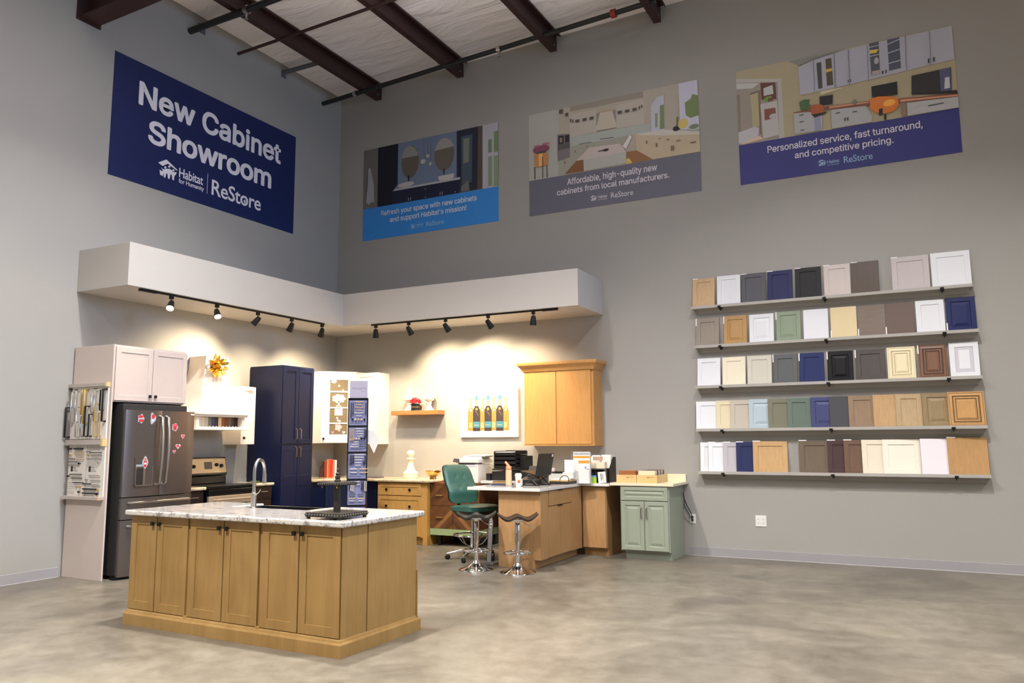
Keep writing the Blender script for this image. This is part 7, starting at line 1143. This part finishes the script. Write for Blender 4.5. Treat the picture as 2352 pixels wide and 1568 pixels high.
# stacks of papers / binders right
slabbox('binder', 'dark brown binder under the paper stack at the inner desk corner', 'binder', 4.36, 4.62, -1.06, -.78, DT, DT+.035, mat('dark_binder', (46, 38, 32), .5))
slabbox('folder', 'tan folder on the dark binder at the inner desk corner', 'folder', 4.36, 4.62, -1.06, -.78, DT+.036, DT+.052, mat('tan_folder', (190, 158, 104), .6))
slabbox('paper_stack', 'stack of white papers on the tan folder', 'paper', 4.37, 4.6, -1.03, -.79, DT+.053, DT+.065, PAPER)
r = root('paper_tray', 'white paper tray with dark top rim behind the paper stack', 'desk organizer', (4.37, -.6, DT))
part('body', MB().box(4.2, 4.5, -.72, -.5, DT, DT+.12), mat('light_grey_plastic', (196, 198, 192), .5), r, bevel=.003)
part('top_rim', MB().box(4.19, 4.54, -.73, -.48, DT+.13, DT+.142), BLKPL, r)
part('post', MB().box(4.21, 4.22, -.71, -.7, DT+.12, DT+.13).box(4.48, 4.49, -.71, -.7, DT+.12, DT+.13).box(4.21, 4.22, -.52, -.51, DT+.12, DT+.13).box(4.48, 4.49, -.52, -.51, DT+.12, DT+.13), BLKPL, r)
slabbox('price_card', 'small standing white card on the dark rimmed tray', 'card', 4.22, 4.28, -.715, -.7, DT+.1425, DT+.19, mat('pinkish_card', (216, 196, 190), .6))
# wall notice
thing('notice_sheet', MB(FR).box(4.21, 4.38, .001, .003, 1.06, 1.32), mat('notice_paper', (176, 172, 168), .6), 'sheet of paper taped to the wall behind the laptop', 'paper', (4.3, 0, 1.06))
# brochure holder (orange and white)
OR = mat('brochure_orange', (232, 150, 50), .5); BW = mat('brochure_white', (228, 226, 222), .5)
r = root('brochure_holder', 'tall white brochure holder with orange-headed leaflets', 'brochure holder', (4.72, -.75, DT))
MBk = frame(4.60, -.80, 0, -80)
part('holder', MB(MBk).box(-.03, .2, -.09, -.07, DT, 1.30).box(-.03, .2, -.07, .0, DT, DT+.006).box(.195, .2, -.07, 0, DT, 1.1), mat('frosted_acrylic', (206, 204, 204), .3), r)
part('leaflet', MB(MBk).box(-.025, .195, -.06, -.055, 1.02, 1.315), BW, r)
part('leaflet_header', MB(MBk).box(-.015, .19, -.055, -.054, 1.275, 1.305), mat('leaflet_photo', (170, 170, 176), .5, noise=.4, nscale=50), r)
part('leaflet', MB(MBk).box(-.02, .195, -.045, -.04, .98, 1.27), BW, r)
part('orange_band', MB(MBk).box(-.018, .193, -.04, -.039, 1.235, 1.262), OR, r)
part('leaflet', MB(MBk).box(-.025, .198, -.03, -.02, DT+.006, 1.215), BW, r)
part('orange_band', MB(MBk).box(.05, .195, -.02, -.019, 1.17, 1.205), OR, r)
part('blue_mark', MB(MBk).box(.13, .15, -.02, -.019, 1.1, 1.13), mat('mark_blue', (120, 150, 190), .5), r)
part('black_mark', MB(MBk).box(.165, .178, -.02, -.019, 1.09, 1.102), BLKPL, r)
slabbox('sign_card', 'white standing card in front of the orange-headed leaflets', 'card', 4.50, 4.63, -.89, -.884, DT+.146, DT+.3, mat('card_white', (232, 230, 230), .5))
thing('card_stand', MB().box(4.49, 4.64, -.93, -.85, DT+.066, DT+.145), mat('pale_grey_box', (206, 206, 200), .5), 'pale box under the white standing card', 'box', (4.56, -.89, DT+.066), bevel=.002)
# magazine files
r = root('magazine_holder', 'black mesh magazine file holder stuffed with white papers', 'file holder', (4.8, -.38, DT))
part('file_side', MB().prism([(-.45, DT), (-.2, DT), (-.2, 1.24), (-.3, 1.24), (-.45, 1.1)], 'x', 4.66, 4.664), MESHB, r)
part('file_side', MB().prism([(-.45, DT), (-.2, DT), (-.2, 1.24), (-.3, 1.24), (-.45, 1.1)], 'x', 4.79, 4.794), MESHB, r)
part('file_side', MB().prism([(-.45, DT), (-.2, DT), (-.2, 1.24), (-.3, 1.24), (-.45, 1.1)], 'x', 4.94, 4.944), MESHB, r)
part('file_front', MB().box(4.664, 4.94, -.452, -.448, DT, 1.1), MESHB, r)
part('papers', MB().box(4.67, 4.785, -.4, -.22, DT+.01, 1.25).box(4.68, 4.79, -.38, -.36, 1.0, 1.265), PAPER, r)
part('papers', MB().box(4.80, 4.93, -.36, -.25, DT+.01, 1.27), PAPER, r, label='pale papers sticking out')
slabbox('photo_card', 'small photo leaflet leaning at the top of the magazine holder', 'card', 4.72, 4.86, -.458, -.455, 1.2, 1.25, mat('photo_brown', (170, 140, 120), .5, noise=.5, nscale=20))
slabbox('tissue_box', 'cream box with dark slots resting against the magazine holder', 'box', 4.68, 4.92, -.56, -.47, 1.1, 1.18, mat('cream_card', (222, 212, 186), .5))
thing('shelf_stand', MB().box(4.68, 4.92, -.56, -.47, 1.085, 1.1).box(4.68, 4.69, -.56, -.47, DT, 1.085).box(4.91, 4.92, -.56, -.47, DT, 1.085), mat('smoky_plastic', (84, 82, 82), .3), 'smoky clear stand under the cream box', 'stand', (4.8, -.5, DT))
for k, (x, h) in enumerate(((4.74, .13), (4.78, .15), (4.83, .12))): thing('marker', MB().lathe([(.009, 0), (.009, h*.8), (.006, h)], (x, -.52, DT), 10), mat('marker_grey', (70, 70, 76), .4), ['grey marker standing left in the smoky stand', 'tallest grey marker in the smoky stand', 'short grey marker standing right in the smoky stand'][k], 'pen', (x, -.52, DT), 'markers in the smoky stand')
r = root('sticky_note_pack', 'bright green pack with blue top in front of the smoky stand', 'sticky notes', (4.78, -.6, DT))
part('green_pack', MB().box(4.73, 4.825, -.64, -.6, DT, DT+.075), mat('lime_green', (160, 206, 70), .5), r)
part('blue_top', MB().box(4.73, 4.825, -.64, -.6, DT+.075, DT+.095), mat('sky_blue', (90, 160, 214), .5), r)
r = root('card_pack', 'white printed card leaning at the right of the green pack', 'card', (4.9, -.6, DT))
Mq = frame(4.86, -.63, DT, -85) @ Matrix.Rotation(-.08, 4, 'Y')
part('card', MB(Mq).box(0, .1, -.02, 0, .0, .14), BW, r)
part('print', MB(Mq).box(.035, .045, 0, .0006, .03, .12).box(.055, .06, 0, .0006, .04, .11).box(.068, .072, 0, .0006, .02, .11), mat('print_black', (90, 90, 90), .5), r)
# wooden sample boxes on the vanity top
PL = wood('birch_ply', (226, 196, 140), (208, 174, 116), .5)
VT = .9285
for k, (x0, x1) in enumerate(((5.105, 5.365), (5.37, 5.63))):
    r = root('sample_box', ['birch plywood box holding brown wood samples', 'birch plywood box holding sample books behind a cream divider'][k], 'box', ((x0+x1)/2, -.4, VT), group='plywood boxes on the vanity top')
    part('front_panel', MB().box(x0, x1, -.635, -.62, VT, VT+.098), PL, r, bevel=.001)
    part('side_panel', MB().box(x0, x0+.01, -.62, -.16, VT, VT+.098), PL, r); part('side_panel', MB().box(x1-.01, x1, -.62, -.16, VT, VT+.098), PL, r)
    part('back_panel', MB().box(x0+.01, x1-.01, -.17, -.16, VT, VT+.098), PL, r)
    part('bottom_panel', MB().box(x0+.01, x1-.01, -.62, -.17, VT, VT+.008), PL, r)
    part('burned_mark', MB().box(x0+.13, x0+.17, -.6354, -.635, VT+.064, VT+.072).box(x0+.175, x0+.235, -.6354, -.635, VT+.067, VT+.070), mat('burn_brown', (120, 84, 48), .6), r)
BRN = wood('sample_brown', (168, 112, 66), (138, 84, 46), .5, vec=(1.5, 14, 14))
for k in range(5):
    y = -.6+k*.085
    slabbox('wood_sample', 'brown wood sample block, %s in the left plywood box' % ['frontmost', 'second from the front', 'middle one', 'second from the back', 'hindmost'][k], 'wood sample', 5.125, 5.345, y, y+.07, VT+.0085, VT+.14-(.0 if k else -.008), BRN, 'blocks in the left plywood box')
slabbox('divider_card', 'cream divider card standing at the front of the right plywood box', 'card', 5.385, 5.6, -.612, -.6, VT+.0085, VT+.15, mat('divider_cream', (232, 216, 180), .5))
for k in range(6):
    y = -.58+k*.062; c = [(200, 196, 190), (90, 70, 62), (214, 208, 200), (120, 88, 70), (206, 200, 196), (96, 84, 76)][k]
    slabbox('sample_book', '%s sample book, %s behind the cream divider' % (['light', 'dark', 'pale', 'brown', 'whitish', 'grey-brown'][k], ['first', 'second', 'third', 'fourth', 'fifth', 'last'][k]), 'sample book', 5.385, 5.605, y, y+.045, VT+.0085, VT+.15+.004*(k % 2), mat('sbook_%d' % k, c, .5), 'sample books in the right plywood box')
slabbox('magazine', 'dark magazine lying flat on the corner worktop behind the hardware tower', 'magazine', .98, 1.2, -.42, -.24, .915, .925, mat('magazine_dark', (84, 76, 90), .4))
